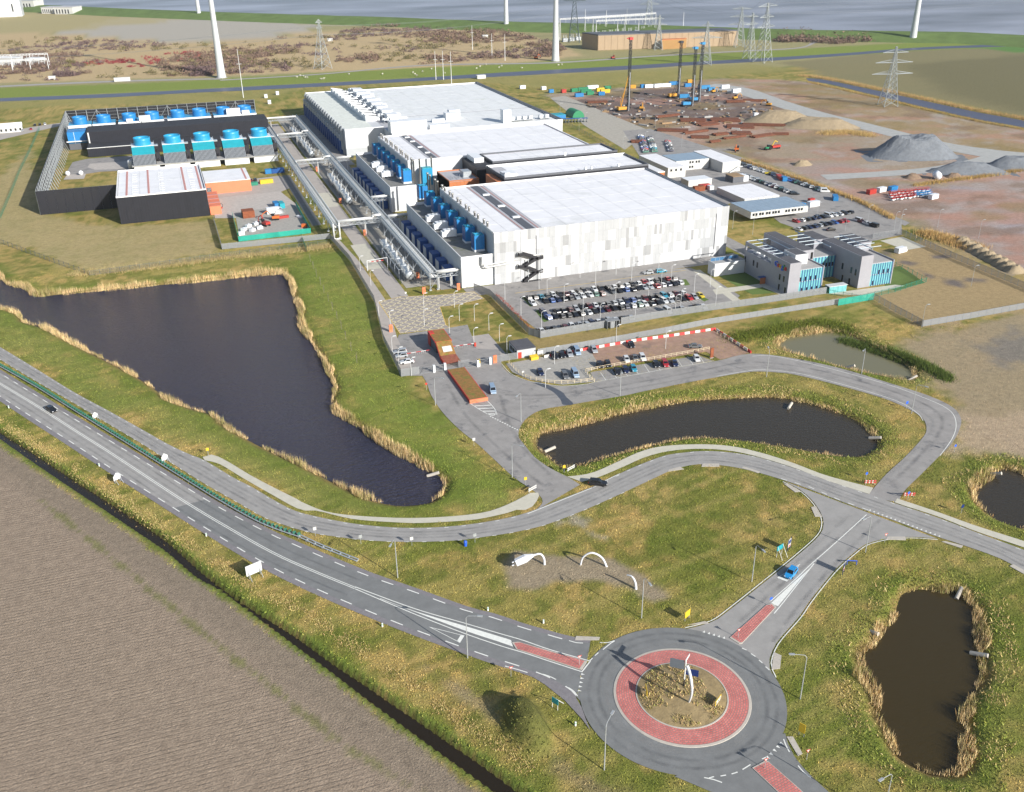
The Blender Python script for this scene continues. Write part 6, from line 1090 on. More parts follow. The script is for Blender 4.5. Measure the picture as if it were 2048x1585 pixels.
# ================================================================ sculptures and roundabout
mat('sculpt_white',(.62,.63,.66),.4,var=.05)
def tusk(b,pts,r0,r1,n=10):
    pts=smooth(pts,6); m=len(pts)
    for i,(p,q) in enumerate(zip(pts,pts[1:])): b.tube(p,q,r0+(r1-r0)*i/m,r0+(r1-r0)*(i+1)/m,n,i in (0,m-2))
def arch(label,a,c,h,r0,r1,lean=(0,0,0)):
    p=P(*a); q=P(*c); t=thing('cable_sculpture',label,'sculpture',p); d=q-p; b=MB(); L=Vector(lean)
    tusk(b,[Vector((0,0,-.3)),d*.10+L*.4+Vector((0,0,h*.62)),d*.42+L+Vector((0,0,h)),d*.8+L*.6+Vector((0,0,h*.66)),d+Vector((0,0,-.3))],r0,r1); b.build('arch','sculpt_white',t,True); return t
arch('white cable-like arch sculpture on the bare soil','1160.7,1130'.split(',') and (1160.7,1130),(1213.7,1133),3.3,.19,.26)
p=P(1272,1178); t=thing('cable_sculpture','short white curved horn sculpture by the street lamp on bare soil','sculpture',p); b=MB(); q=P(1256,1172); d=q-p; tusk(b,[Vector((0,0,-.2)),d*.15+Vector((0,0,1.6)),d*.6+Vector((0,0,2.7)),d*1.2+Vector((0,0,2.6))],.32,.14); b.build('horn','sculpt_white',t,True)
p=P(1089,1129); t=thing('cable_sculpture','white horn sculpture ending in a large white plug','sculpture',p); q=P(1060,1134); d=q-p; b=MB(); tusk(b,[Vector((0,0,-.2)),d*.05+Vector((0,0,1.6)),d*.3+Vector((0,0,2.9)),d*.75+Vector((0,0,2.9))],.28,.2); b.build('cable','sculpt_white',t,True); u_=d.normalized(); c0=d*.75+Vector((0,0,2.9)); MB().tube(c0,c0+u_*1.9+Vector((0,0,-.5)),.3,1.0,8).build('plug_neck','sculpt_white',t); MB().tube(c0+u_*1.9+Vector((0,0,-.5)),c0+u_*4+Vector((0,0,-1.2)),1.0,.9,8).build('plug_head','sculpt_white',t); [MB().tube(c0+u_*4+Vector((0,0,-1.1+s)),c0+u_*4.8+Vector((0,0,-1.4+s)),.16).build('plug_pin','sculpt_white',t) for s in (-.4,.4)]
cc=P(1376,1408); t=thing('fin_sculpture','tall white curved fin sculpture in the centre of the roundabout','sculpture',(cc.x,cc.y,.4)); b=MB(); e=(P(1360,1380)-P(1376,1408)).normalized(); tusk(b,[Vector((0,0,-.5)),e*-.9+Vector((0,0,2.2)),e*-.9+Vector((0,0,4.2)),e*.2+Vector((0,0,6.0)),e*1.6+Vector((0,0,6.9))],.16,.34); b.build('fin','sculpt_white',t,True)
sp_=P(1367,1378); t=thing('direction_sign','tall post with big dark direction boards in the roundabout','sign',(sp_.x,sp_.y,.3)); MB().tube((0,0,0),(0,0,2),.14).build('pole_base','steel_black',t); MB().tube((0,0,2),(0,0,6.4),.13).build('pole','pole_white',t); mat('sign_back',(.16,.19,.23),.4,.3,.08); mat('sign_navy',(.012,.03,.14),.4,0,.05)
an=R(-38)
def board(t,w,h,x,z,m,name='board',rz=an,th=.08):
    c_,s_=math.cos(rz),math.sin(rz); b=MB().box(-w/2,w/2,-th/2,th/2,0,h); o=b.build(name,m,t,loc=(x*c_,x*s_,z),rz=rz); return o
board(t,2.6,2.0,-1.5,4.2,'sign_back'); board(t,2.2,.7,1.3,3.9,'sign_navy','direction_arm'); board(t,2.2,.7,1.3,3.15,'sign_navy','direction_arm'); board(t,2.0,.45,.8,6.1,'pole_white','top_arm',R(40))
def yellowboard(x,y,rz,w,h,label,arrows=True):
    q=P(x,y); t=thing('chevron_board',label,'sign',(q.x,q.y,.2),rz); MB().box(-w/2,w/2,-.05,.05,.6,.6+h).build('board','cont_yellow',t); [MB().box(s*w*.4-.05,s*w*.4+.05,0,.1,-.2,.6).build('leg','galvanised',t) for s in (-1,1)]
    if arrows:
        MB().box(-w/2+.2,w/2-.2,-.07,-.05,.72,.48+h).build('panel','cabin_white',t)
        for k in (-1,0,1): MB().add([(k*w*.3-.22,-.08,.85),(k*w*.3+.22,-.08,.6+h/2),(k*w*.3-.22,-.08,.35+h)],[(0,1,2)]).build('chevron','steel_black',t)
yellowboard(1435,1412,R(35),2.4,1.0,'yellow and white chevron board on the roundabout island'); yellowboard(1292,1392,R(70),2.2,1.1,'yellow board seen edge-on on the roundabout island',False); yellowboard(1374,1240,R(25),1.7,1.5,'bright yellow diversion sign on the verge above the roundabout',False); yellowboard(1602,1472,R(-60),1.1,1.9,'orange-yellow diversion sign on the verge beside the roundabout exit',False)
def post_sign(x,y,label,shape,m,h=2.4,rz=0,size=.75,mp='galvanised'):
    t=thing('road_sign',label,'sign',P(x,y),rz); MB().tube((0,0,-.2),(0,0,h),.05,None,6).build('post',mp,t)
    if shape=='tri': MB().add([(-size*.6,-.07,h),(size*.6,-.07,h),(0,-.07,h-size)],[(0,1,2)]).build('sign_face',m,t); MB().add([(-size*.38,-.08,h-.12),(size*.38,-.08,h-.12),(0,-.08,h-size*.75)],[(0,1,2)]).build('inner_face','cabin_white',t)
    elif shape=='disc': MB().add([(size*.5*math.cos(a*.4488),-.07,h-.4+size*.5*math.sin(a*.4488)) for a in range(14)],[tuple(range(14))]).build('sign_face',m,t)
    else: MB().box(-size/2,size/2,-.08,-.04,h-size*1.1,h).build('sign_face',m,t)
    return t
for q in ((1022,1353,'give-way sign on the tiled verge','tri','gate_red'),(1158.5,1331,'give-way sign on the red splitter island of the main road','tri','gate_red'),(1529,1538,'give-way sign on the splitter island at the exit road','tri','gate_red'),(1613,1520,'give-way sign on the verge at the exit road','tri','gate_red'),(1476,1277,'give-way sign on the link road splitter island','tri','gate_red'),(1769,1085,'give-way sign at the junction corner','tri','gate_red'),(631,1072,'small white sign on the verge below the parallel road','rect','cabin_white'),(824,1092,'white sign with a bike symbol plate beside the parallel road','rect','cabin_white'),(722,1088,'thin sign post by the curve of the parallel road','rect','galvanised'),(950,1085,'thin sign post beside the blue bin','rect','galvanised'),(1540,1213,'blue keep-right sign at the tip of the link island','disc','sign_blue'),(948,892,'small white sign beside the entrance road','rect','cabin_white'),(853,780,'round red sign outside the exit gate','disc','gate_red'),(1128,947,'yellow sign over the white barrier by the pond','rect','cont_yellow'),(1051,971,'yellow sign over the white barrier on the verge','rect','cont_yellow'),(1815,1000,'blue round sign at the sandy road junction','disc','sign_blue'),(1731,961,'blue round sign over the red barrier by the footpath','disc','sign_blue'),(1908,905,'blue round sign on the bend of the site road','disc','sign_blue'),(1812,818,'small blue sign on the inner bend','rect','sign_blue'),(1922,1027,'dark sign on the bank above the footpath','rect','sign_navy'),(1046,756,'round white sign beside the timber rail','disc','cabin_white'),(417,912,'small yellow sign at the start of the footpath','rect','cont_yellow'),(812,596,'white round sign on the grass by the service road','disc','cabin_white')): post_sign(*q)
for x,y,m,l in ((1065,983,'cabin_white','white board barrier on the verge by the entrance road'),(1142,942,'cabin_white','white board barrier at the pond corner'),(1740,970,'barrier_red','red and white board barrier beside the footpath'),(1818,995,'barrier_red','red and white board barrier at the sandy road')):
    t=thing('board_barrier',l,'barrier',P(x,y),R(25) if m=='cabin_white' else R(-20)); [MB().box(-1.4,1.4,-.04,.04,z,z+.28).build('board',m,t) for z in (.5,1.0)]; [MB().box(s-.05,s+.05,.04,.12,0,1.4).build('post','galvanised',t) for s in (-1.1,1.1)]
    if m=='barrier_red': [MB().box(-1.2+i*.8,-.9+i*.8,-.05,-.04,z,z+.28).build('white_block','barrier_white',t) for i in range(3) for z in (.5,1.0)]
def portal(x,y,rz,label,blue=True):
    t=thing('information_board',label,'sign',P(x,y),rz); m='sign_navy'; [MB().box(s-.06,s+.06,-.06,.06,0,3).build('post',m,t) for s in (-.7,.7)]; MB().box(-.64,.64,-.05,.05,.8,2.8).build('board','cabin_white' if blue else 'teal_clad',t); MB().box(-.5,.5,-.07,-.05,1.7,2.6).build('emblem','sign_navy',t); MB().box(-.4,.4,-.07,-.05,.95,1.3).build('text_panel','gate_red',t)
portal(1577,1100,R(30),'blue framed information board beside the dark direction board'); portal(1686,1147,R(40),'blue framed information board on the bank of the link road')
t=thing('direction_board','dark green direction board on slanting white struts','sign',P(1558,1112),R(20)); MB().box(-1.1,1.1,-.05,.05,1.6,2.8).build('board','teal_clad',t); [MB().beam((s,0,2.8),(s,-1.6,0),.08).build('strut','pole_white',t) for s in (-.9,.9)]; [MB().beam((s,0,0),(s,0,1.6),.08).build('post','pole_white',t) for s in (-.9,.9)]
t=thing('bracket_frame','low blue bracket frame beside the information board','frame',P(1703,1130),R(-25)); MB().path([(-1,0,0),(-1,0,1.1),(1,0,1.1),(1,0,0)],.08,6).build('bracket','sign_blue',t); MB().box(-.9,.9,-.04,.04,.9,1.02).build('plate','sign_navy',t)
t=thing('direction_board','dark board on a slanting white strut by the tiled verge','sign',P(1110,1418),R(-60)); MB().box(-.7,.7,-.04,.04,1.2,2.4).build('board','teal_clad',t); MB().beam((.2,0,2.4),(.4,2,0),.09).build('strut','pole_white',t); [MB().beam((s,0,0),(s,0,1.2),.08).build('post','pole_white',t) for s in (-.6,.6)]
t=thing('litter_bin','blue litter bin on the verge of the parallel road','bin',P(931,1092)); MB().lathe([(.35,0),(.42,1.1),(.3,1.3),(0,1.35)],n=10).build('body','sign_blue',t); MB().lathe([(.25,1.05),(.43,1.1),(.43,1.16)],n=10).build('rim','sign_navy',t)
def bigboard(x,y,rz,w,h,z,label,shape='rect'):
    t=thing('billboard',label,'sign',P(x,y),rz); 
    if shape=='rect': MB().box(-w/2,w/2,-.06,.06,z,z+h).build('board','wall_white',t)
    else: MB().add([(-w/2,-.05,z),(w/2,-.05,z),(w/2,-.05,z+h*.55),(0,-.05,z+h),(-w/2,-.05,z+h*.55),(-w/2,.05,z),(w/2,.05,z),(w/2,.05,z+h*.55),(0,.05,z+h),(-w/2,.05,z+h*.55)],[(0,1,2,3,4),(9,8,7,6,5),(0,5,6,1),(1,6,7,2),(2,7,8,3),(3,8,9,4),(4,9,5,0)]).build('board','wall_white',t)
    [MB().beam((s*w*.35,.1,0),(s*w*.35,.1,z+h*.5),.12).build('post','galvanised',t) for s in (-1,1)]
    [MB().beam((s*w*.35,.1,z+h*.4),(s*w*.35,-1.4,0),.1).build('strut','galvanised',t) for s in (-1,1)]
bigboard(510,1154,R(20),3.6,2.5,.9,'large white road board on struts above the ditch verge'); bigboard(192,840,R(35),1.7,1.8,.7,'white gabled sign by the guard rail above the black car','gable'); bigboard(331,925,R(35),1.9,2,.7,'white gabled sign by the guard rail at the footpath start','gable'); bigboard(236,965,R(35),2.0,2,.8,'white gabled sign on the field side of the main road','gable')
mat('delineator_green',(.20,.42,.30),.5,0,.1)
for i,(x,y) in enumerate(K('18,817 413,1073 1151,1452 199,933 765,1254 976,1222 1087,1247')): t=thing('verge_marker','small pale marker post on the main road verge','marker post',P(x,y),0,'marker posts on the main road verges'); MB().box(-.14,.14,-.1,.1,0,.9).build('post','pole_white',t); MB().box(-.15,.15,-.11,.11,.55,.75).build('reflector','delineator_green',t)
for (x,y),q in (((1100,899),(12,-3)),((1580,812),(6,-8)),((1750,876),(8,2)),((1700,734),(4,1)),((1825,757),(5,-1)),((1958,1309),(12,5)),((1742,1264),(12,7)),((1918,1187),(3,-5)),((1990,948),(6,2)),((866,949),(8,0))):
    a=P(x,y,-.6); e=P(x+q[0],y+q[1],-.6)-a; e.z=.35; e=e.normalized()*1.6; tag(MB().tube(-e,e,.42,None,12).tube(-e*1.02,-e,.34,None,12).build('drain_pipe','kerb_concrete',None,loc=a),'pale concrete drain pipe end sticking out of a pond bank','pipe','drain pipe ends in the pond banks')
# ================================================================ guard rail with green anti-glare fins
mat('fin_green',(.03,.13,.09),.55,0,.12,2)
gr=resample(smooth(PL(K('-40,711 0,734 73,775 146.5,820.6 219.7,866 293,911.4 366,956.9 439.5,1002 512.7,1043 560,1063 599,1076'))),2.6); gl=resample(smooth(PL(K('599,1076 640,1094 680,1109 715,1122'))),2.6)
t=thing('guard_rail','long steel guard rail topped with green anti-glare fins','guard rail',gr[0]); fin_=MB().add([(-.03,-.42,.7),(.03,-.42,.7),(.03,.42,.7),(-.03,.42,.7),(-.03,-.3,1.5),(.03,-.3,1.5),(.03,.3,1.5),(-.03,.3,1.5)],[(4,5,6,7),(0,1,5,4),(1,2,6,5),(2,3,7,6),(3,0,4,7)]).mesh('fin','fin_green'); pm=MB().box(-.07,.07,-.2,.2,-.1,.75).mesh('post','galvanised')
for s in (-.35,.35): o_=[p+Vector((0,0,.62))-gr[0] for p in offset(gr,s)]; b=MB(); [b.tube(p,q,.15,None,5) for p,q in zip(o_,o_[1:])]; b.build('rail','galvanised',t)
for p,tn in zip(gr,tangents(gr)): link('post',pm,t,p-gr[0],math.atan2(tn.y,tn.x))
fp=resample(gr,1.3); ft=tangents(fp)
for i,(p,tn) in enumerate(zip(fp,ft)): link("fin",fin_,t,p-gr[0],math.atan2(tn.y,tn.x)+R(-35))
t=thing('guard_rail','bare ladder-like end of the steel guard rail','guard rail',gl[0])
for s in (-.35,.35): o_=[p+Vector((0,0,.62*(1-i/len(gl)*.8)))-gl[0] for i,p in enumerate(offset(gl,s))]; b=MB(); [b.tube(p,q,.14,None,5) for p,q in zip(o_,o_[1:])]; b.build('rail','galvanised',t)
for i,(p,tn) in enumerate(zip(gl,tangents(gl))): link('rung',MB().box(-.08,.08,-.4,.4,-.1,.6*(1-i/len(gl)*.8)).mesh('rung','galvanised'),t,p-gl[0],math.atan2(tn.y,tn.x))
# ================================================================ far country: turbines, pylons, substation
mat('turbine_white',(.50,.52,.54),.4,var=.03); mat('pylon_grey',(.40,.43,.43),.5,.3,.1); mat('pylon_dark',(.10,.13,.14),.5,.2,.1); mat('beige_clad',(.34,.25,.16),.6,var=.06,scale=.15); mat('brick_orange',(.32,.18,.06),.7,var=.1); mat('wire',(.12,.13,.14),.5,.3,0)
def turbine(x,y,label,yaw,r=4.1):
    t=thing('wind_turbine',label,'wind turbine',P(x,y)); MB().lathe([(r,-.5),(r*.86,10),(r*.62,45),(r*.42,90),(r*.30,128)],n=28).build('tower','turbine_white',t,True); MB().lathe([(r*1.25,0),(r*1.25,.4),(0,.4)],n=24).build('foundation','concrete_grey',t); MB().box(r-.1,r+.06,-.6,.6,1,3.4).build('door','base_grey',t)
    d=Vector((math.cos(yaw),math.sin(yaw),0)); s=Vector((-d.y,d.x,0)); h=Vector((0,0,130)); MB().tube(h-d*5,h+d*4,2.6,2.2,14).build('nacelle','turbine_white',t,True); MB().ell((h+d*5).to_tuple(),2,2,2).build('hub','turbine_white',t,True)
    for k in range(3):
        a=2.094*k+.5; e=s*math.cos(a)+Vector((0,0,math.sin(a))); o=h+d*5; b=MB(); w=e.cross(d).normalized(); pr=[(1,1.0,.9),(8,2.2,.5),(25,1.4,.3),(48,.5,.1)]
        for l,c,th in pr: b.v+=[o+e*l+w*c,o+e*l+d*th,o+e*l-w*c*.6,o+e*l-d*th]
        b.v=[tuple(p) for p in b.v]; b.f=[(i*4+j,i*4+(j+1)%4,i*4+4+(j+1)%4,i*4+4+j) for i in range(3) for j in range(4)]+[(12,13,14,15)]; b.build('blade','turbine_white',t,True)
for q in ((443.5,156,'white turbine tower standing among the brown scrub',R(200)),(399,35,'white turbine tower by the pale bare ground at the sea dike',R(200),3.6),(1012.5,57.6,'white turbine tower at the end of the scrub by the dike',R(200),3.8),(1111,122.5,'grey-white turbine tower beside the substation yard',R(200),4.0),(1825,82,'white turbine tower on the green bank by the canal',R(200),4.3)): turbine(*q)
def pylon(x,y,h,label,arms,bw,rz,m='pylon_grey'):
    t=thing('lattice_pylon',label,'pylon',P(x,y),rz); tw=.9; wz=lambda z: bw/2*(1-z/h)**1.25+tw*.5 
    zs=[h*k for k in (0,.13,.25,.36,.46,.55,.63,.7,.77,.83,.89,.95,1)]
    for sx,sy in ((-1,-1),(1,-1),(1,1),(-1,1)):
        b=MB(); [b.beam((sx*wz(a),sy*wz(a),a),(sx*wz(c),sy*wz(c),c),.42 if a<h*.5 else .3) for a,c in zip(zs,zs[1:])]; b.build('leg',m,t)
    for f in range(4):
        b=MB(); cs=((-1,-1),(1,-1),(1,1),(-1,1)); p,q=cs[f],cs[(f+1)%4]
        for a,c in zip(zs,zs[1:]): b.beam((p[0]*wz(a),p[1]*wz(a),a),(q[0]*wz(c),q[1]*wz(c),c),.2); b.beam((q[0]*wz(a),q[1]*wz(a),a),(p[0]*wz(c),p[1]*wz(c),c),.2); b.beam((p[0]*wz(c),p[1]*wz(c),c),(q[0]*wz(c),q[1]*wz(c),c),.1)
        b.build('bracing',m,t)
    for z,l in arms:
        for s in (-1,1):
            b=MB(); w=wz(z); tip=(s*l,0,z)
            for sy in (-1,1): b.beam((s*w,sy*w,z),tip,.34); b.beam((s*w,sy*w,z+h*.05),tip,.16)
            for k in range(1,6): u=k/6; b.beam((s*(w+(l-w)*u),w*(1-u),z),(s*(w+(l-w)*u),-w*(1-u),z+h*.05*(1-u)),.1); b.beam((s*(w+(l-w)*u),0,z),(s*(w+(l-w)*(u-.12)),0,z+h*.05*(1-u)),.1)
            b.build('cross_arm',m,t)
    return t
AR=math.atan2(.55,1)
pylon(1775,212,42,'pale lattice pylon with three cross-arms beside the blue creek',((38,10),(31,14.5),(23,16)),10,R(-12))
pylon(646,138,46,'lattice pylon standing in the brown scrub',((43,4),(38,3.5)),12,R(30)); pylon(1525,125,55,'tall lattice pylon at the canal bank with wide arms',((52,15),(42,11),(33,14)),13,R(20)); pylon(1478,95,42,'pale lattice pylon at the end of the beige building',((40,11),(32,13),(24,14)),10,R(-20)); pylon(1410,130,40,'grey lattice pylon in front of the beige building',((36,6),(25,15)),10,R(-20)); pylon(1316,100,36,'small lattice pylon before the orange annex',((32,5),(26,9)),8,R(-20)); pylon(1297,57,56,'white lattice pylon rising behind the gantries',((42,12),(30,13)),11,R(-20)); pylon(1148,85,62,'dark lattice pylon beside the substation gantries',((46,13),(56,9)),12,R(-20),'pylon_dark'); pylon(1498,118,44,'second lattice pylon beside the tall canal bank pylon',((40,9),(33,10)),9,R(20))
def wires(label,pts,sag,offs):
    t=thing('power_line',label,'cable',pts[0])
    for dx,dz in offs:
        b=MB()
        for a,c in zip(pts,pts[1:]):
            d=(c-a); n=12; s=Vector((-d.y,d.x,0)).normalized()*dx; q=[a+d*(i/n)+s+Vector((0,0,dz-sag*4*(i/n)*(1-i/n)))-pts[0] for i in range(n+1)]; [b.tube(p_,q_,.07,None,3,False) for p_,q_ in zip(q,q[1:])]
        b.build('conductor','wire',t)
def PZ(x,y,z): p=P(x,y); p.z=z; return p
wires('power cables from the scrub pylon towards the white cabins',[PZ(-300,176,30),PZ(646,138,40),PZ(1148,85,44)],6,((-4,0),(4,0),(-3,-8),(3,-8))); wires('power cables between gantry pylons over the sea dike',[PZ(1148,85,46),PZ(1297,57,42),PZ(1478,95,36),PZ(1525,125,46),PZ(2200,60,46)],7,((-10,0),(10,0),(-8,10))); wires('power cables leaving the canal bank pylon over the sea',[PZ(1525,125,50),PZ(2100,30,50)],9,((-12,0),(12,0)))
def box3(name,label,cat,a,c,e,h,m,mr,ov=1.0):
    p0,p1,p2=P(*a),P(*c),P(*e); ux=p1-p0; uy=p2-p0; t=thing(name,label,cat,p0); b=MB(); q=[Vector(),ux,ux+uy,uy]; b.prism([(v.x,v.y) for v in q],0,h); b.build('wall',m,t); q=[v*1.0 for v in q]; b=MB(); b.prism([(v.x,v.y) for v in q],h,h+ov); b.build('roof',mr,t); return t,ux,uy
t,ux,uy=box3('substation_hall','long beige substation hall with dark roof by the canal','building',(1195.5,101.6),(1474.8,91.5),(1163.8,96.5),15.5,'beige_clad','parapet_dark',1.2)
n=22
for i in range(n): p=ux*(i/n)-uy.normalized()*.15; o=MB().box(.3,ux.length/n-.3,-.1,.15,.3,15.3).build('wall_panel','beige_clad',t,loc=p,rz=math.atan2(ux.y,ux.x))
t,_,_=box3('substation_annex','orange-brown flat annex before the beige hall','building',(1323,99.5),(1371,97),(1325,97),9.5,'brick_orange','orange_clad',.6)
def gantry(x0,y0,x1,y1,h,label):
    a,c=P(x0,y0),P(x1,y1); d=c-a; t=thing('gantry',label,'gantry',a); n=3; nn=Vector((-d.y,d.x,0)).normalized()
    for i in range(n+1): p=d*(i/n); [MB().beam(p+nn*s,p+Vector((0,0,h)),.4).build('column','pole_white',t) for s in (-2,2)]
    for z in (h,h-1.2): MB().beam(Vector((0,0,z)),d+Vector((0,0,z)),.4).build('beam','pole_white',t)
    b=MB(); k=int(d.length/3); [b.beam(d*(i/k)+Vector((0,0,h-1.2)),d*((i+1)/k)+Vector((0,0,h)),.2) for i in range(k)]; b.build('lattice','pole_white',t)
    [MB().tube(d*((i+.5)/9)+Vector((0,0,h-1)),d*((i+.5)/9)+Vector((0,0,h-5)),.25).build('insulator','base_grey',t) for i in range(9)]
gantry(1120,80,1310,66,24,'white switchyard gantry behind the beige hall'); gantry(1192,76,1318,70,20,'lower white switchyard gantry with insulators'); gantry(1170,66,1290,58,18,'rear white switchyard gantry near the dike')
for i,(x,y,h) in enumerate(((1119,82,26),(1170,57,24),(1212,60,24),(1253,54,24),(1366,57,20))): t=thing('lightning_mast','slim white mast rising over the switchyard','mast',P(x,y),0,'masts over the switchyard'); MB().tube((0,0,0),(0,0,h),.5,.2,8).build('shaft','pole_white',t); MB().cbox((0,0,0),1.6,1.6,.5).build('foot','concrete_grey',t)
for k in range(14):
    x=1130+k*13; y=88-k*1.5; t=thing('transformer_bay','grey switchgear frame in the substation yard','switchgear',P(x,y-4),0,'switchgear frames'); MB().box(-3,3,-2,2,0,4).build('tank','base_grey',t); [MB().tube((sx,0,4),(sx,0,8),.2).build('bushing','unit_white',t) for sx in (-2,0,2)]
for x,y,h,l in ((487,196,38,'tall thin mast behind the rear black screen'),(872,160,25,'first of three poles by the canal'),(887,160,25,'middle of three poles by the canal'),(903,168,27,'last of three poles by the canal'),(1010,122,26,'thin pole in the grass by the scrub'),(984,115,24,'thin pole beside the small white box'),(945,100,26,'thin pole at the scrub edge')): t=thing('mast_pole',l,'mast',P(x,y)); MB().tube((0,0,0),(0,0,h),.35,.15,8).build('shaft','pole_white',t); MB().beam((-2,0,h*.7),(2,0,h*.7),.2).build('cross_arm','pole_white',t)
# far buildings by the shore and white switch house
t=thing('shore_hall','huge white hall at the shore end of the polder','building',P(34,34)); MB().box(-150,0,0,60,0,48).build('wall','wall_white',t); MB().box(0,8,6,40,0,40).build('side_wing','wall_grey_side',t); MB().box(-5,-3,-.3,0,8,20).build('window','window_dark',t); MB().box(-151,1,-1,61,48,49).build('roof','parapet_white',t)
for (x0,x1,y,h,d,l) in ((34,70,21,16,30,'long grey block beside the huge white hall'),(84,108,28,10,25,'pale low block of the shore works'),(110,146,29,11,30,'white block with dark doors at the shore works')):
    a=P(x0,y); c=P(x1,y); w=(c-a).length; t=thing('shore_block',l,'building',a,math.atan2((c-a).y,(c-a).x)); MB().box(0,w,0,d,0,h).build('wall','cabin_white',t); MB().box(-.5,w+.5,-.5,d+.5,h,h+.6).build('roof','roof_base',t); [MB().box(w*(.1+.16*i),w*(.16+.16*i),-.2,0,1,h*.7).build('door','window_dark',t) for i in range(5)]
for (x0,x1,y,h,l) in ((-20,36,131,7,'white switch house in the small scrub substation'),(52,80,130,6,'second white switch house in the scrub substation')):
    a=P(x0,y); c=P(x1,y); w=(c-a).length; t=thing('switch_house',l,'building',a,math.atan2((c-a).y,(c-a).x)); MB().box(0,w,0,12,0,h).build('wall','cabin_white',t); MB().box(-.3,w+.3,-.3,12.3,h,h+.5).build('roof','roof_pale',t); [MB().box(w*(.08+.15*i),w*(.12+.15*i),-.1,0,1,3.5).build('door','base_grey',t) for i in range(6)]
gantry(-10,138,100,133,13,'pale gantry over the scrub substation'); gantry(-10,146,98,140,11,'front gantry of the scrub substation')
for x,y,w,l in ((245,163,14,'white trailer on the track before the scrub'),(105,160,6,'small white box on the track before the scrub'),(962,158,8,'white hut beside the canal near the poles'),(660,83,6,'white hut in the scrub'),(970,76,7,'white hut at the scrub edge')):
    t=thing('field_hut',l,'hut',P(x,y)); MB().box(-w/2,w/2,-2,2,.2,3).build('wall','cabin_white',t); MB().box(-w/2-.2,w/2+.2,-2.2,2.2,3,3.3).build('roof','roof_pale',t)
for x,y in ((539,208),(532,196),(555,190)): tag(MB().box(-1.2,1.2,-1.2,1.2,0,2.6).box(-1.3,1.3,-1.3,1.3,2.6,2.8).build('vent_box','unit_white',None,loc=P(x,y)),'small white vent box on the grass behind the pipe racks','box','vent boxes behind the pipe racks')
t=thing('gate_lodge','white pitched lodge beside parked cars outside the black screen','building',P(18,264),R(5)); MB().box(-9,9,-4,4,0,4).build('wall','cabin_white',t); MB().add([(-9.3,-4.3,4),(9.3,-4.3,4),(9.3,0,6),(-9.3,0,6),(9.3,4.3,4),(-9.3,4.3,4)],[(0,1,2,3),(3,2,4,5),(0,3,5),(1,4,2)]).build('roof','roof_pale',t); [MB().box(-8+i*3,-6.8+i*3,-4.1,-3.9,1,2.6).build('window','window_dark',t) for i in range(6)]
sheet('lodge_road',PL(K('-60,285 0,268 60,255 130,245 130,250 70,264 10,278 -60,296')),.03,'paving_site',label='lane past the lodge outside the black screen')
for i,(x,y,c_) in enumerate(((70,252,'black'),(80,251,'black'),(90,250,'white'),(62,260,'red'),(45,263,'silver'))): p=P(x,y); car(p,R(10),'hatch',c_,'by the lodge outside the black screen','cars by the lodge',0)
# ================================================================ piling site
mat('rig_orange',(.58,.28,.03),.5,var=.1); mat('rig_blue',(.03,.22,.45),.5,var=.1); mat('rig_dark',(.03,.033,.045),.5,.2,.1); mat('gravel_pile',alb(120,125,131),.95,0,.18,.6,.6,3); mat('sand_pile',alb(158,142,116),.95,0,.15,.5,.5,3); mat('soil_pile',alb(140,118,98),.95,0,.2,.6,.5,3); mat('puddle',(.10,.10,.12),.1,var=0,spec=.6)
def rig(x,y,h,mb,mh,label,boom=None,back=True):
    t=thing('piling_rig',label,'piling rig',P(x,y)); w=.75
    for sx,sy in ((-w,-w),(w,-w),(w,w),(-w,w)): MB().beam((sx,sy,0),(sx,sy,h),.28).build('mast_chord','rig_dark',t)
    n=int(h/2.2)
    for f in range(4):
        cs=((-w,-w),(w,-w),(w,w),(-w,w)); p,q=cs[f],cs[(f+1)%4]; b=MB(); [b.beam((*(p if i%2 else q),i*h/n),(*(q if i%2 else p),(i+1)*h/n),.16) for i in range(n)]; b.build('lattice','rig_dark',t)
    MB().box(-1.4,1.4,-1.2,1.2,h,h+1.6).build('head',mh,t); MB().box(-3,1.2,-.4,.4,h+.6,h+1.2).build('head_arm',mh,t); MB().box(-.7,.7,-.9,-.2,4,12).build('hammer','rig_dark',t); MB().tube((0,-1.1,0),(0,-1.1,h*.55),.25).build('pile','base_grey',t)
    for s in (-1.9,1.9): MB().box(-9,-2.2,s-.5,s+.5,0,1.2).build('track','tyre',t)
    MB().box(-8.5,-2,-1.7,1.7,1.3,3.4).build('machine_house',mb,t); MB().box(-2.8,-1.4,-1.7,-.4,3.4,5).build('cab','window_dark',t)
    if boom: b=MB(); b.beam((-6,0,3),(-.8,0,h*.5),.5); b.beam((-6,0,3),(-6.5,0,8),.3); b.beam((-6.5,0,8),(-3,0,h*.3),.2); b.build('back_stay',mb,t)
    else: b=MB(); [b.beam((-4.5,s,3),(-.7,s*.3,h*.33),.3) for s in (-1.6,1.6)]; b.build('back_stay','rig_dark',t)
    return t
rig(1256,222,50,'rig_orange','barrier_red','tall piling rig with orange boom and red head',True); rig(1356,195,41,'rig_orange','rig_dark','dark piling rig with orange machine house'); rig(1384,212,41,'rig_blue','rig_blue','blue-headed piling rig nearest the rusty steel'); rig(1398,203,42,'rig_blue','rig_blue','blue-headed piling rig beside its twin')
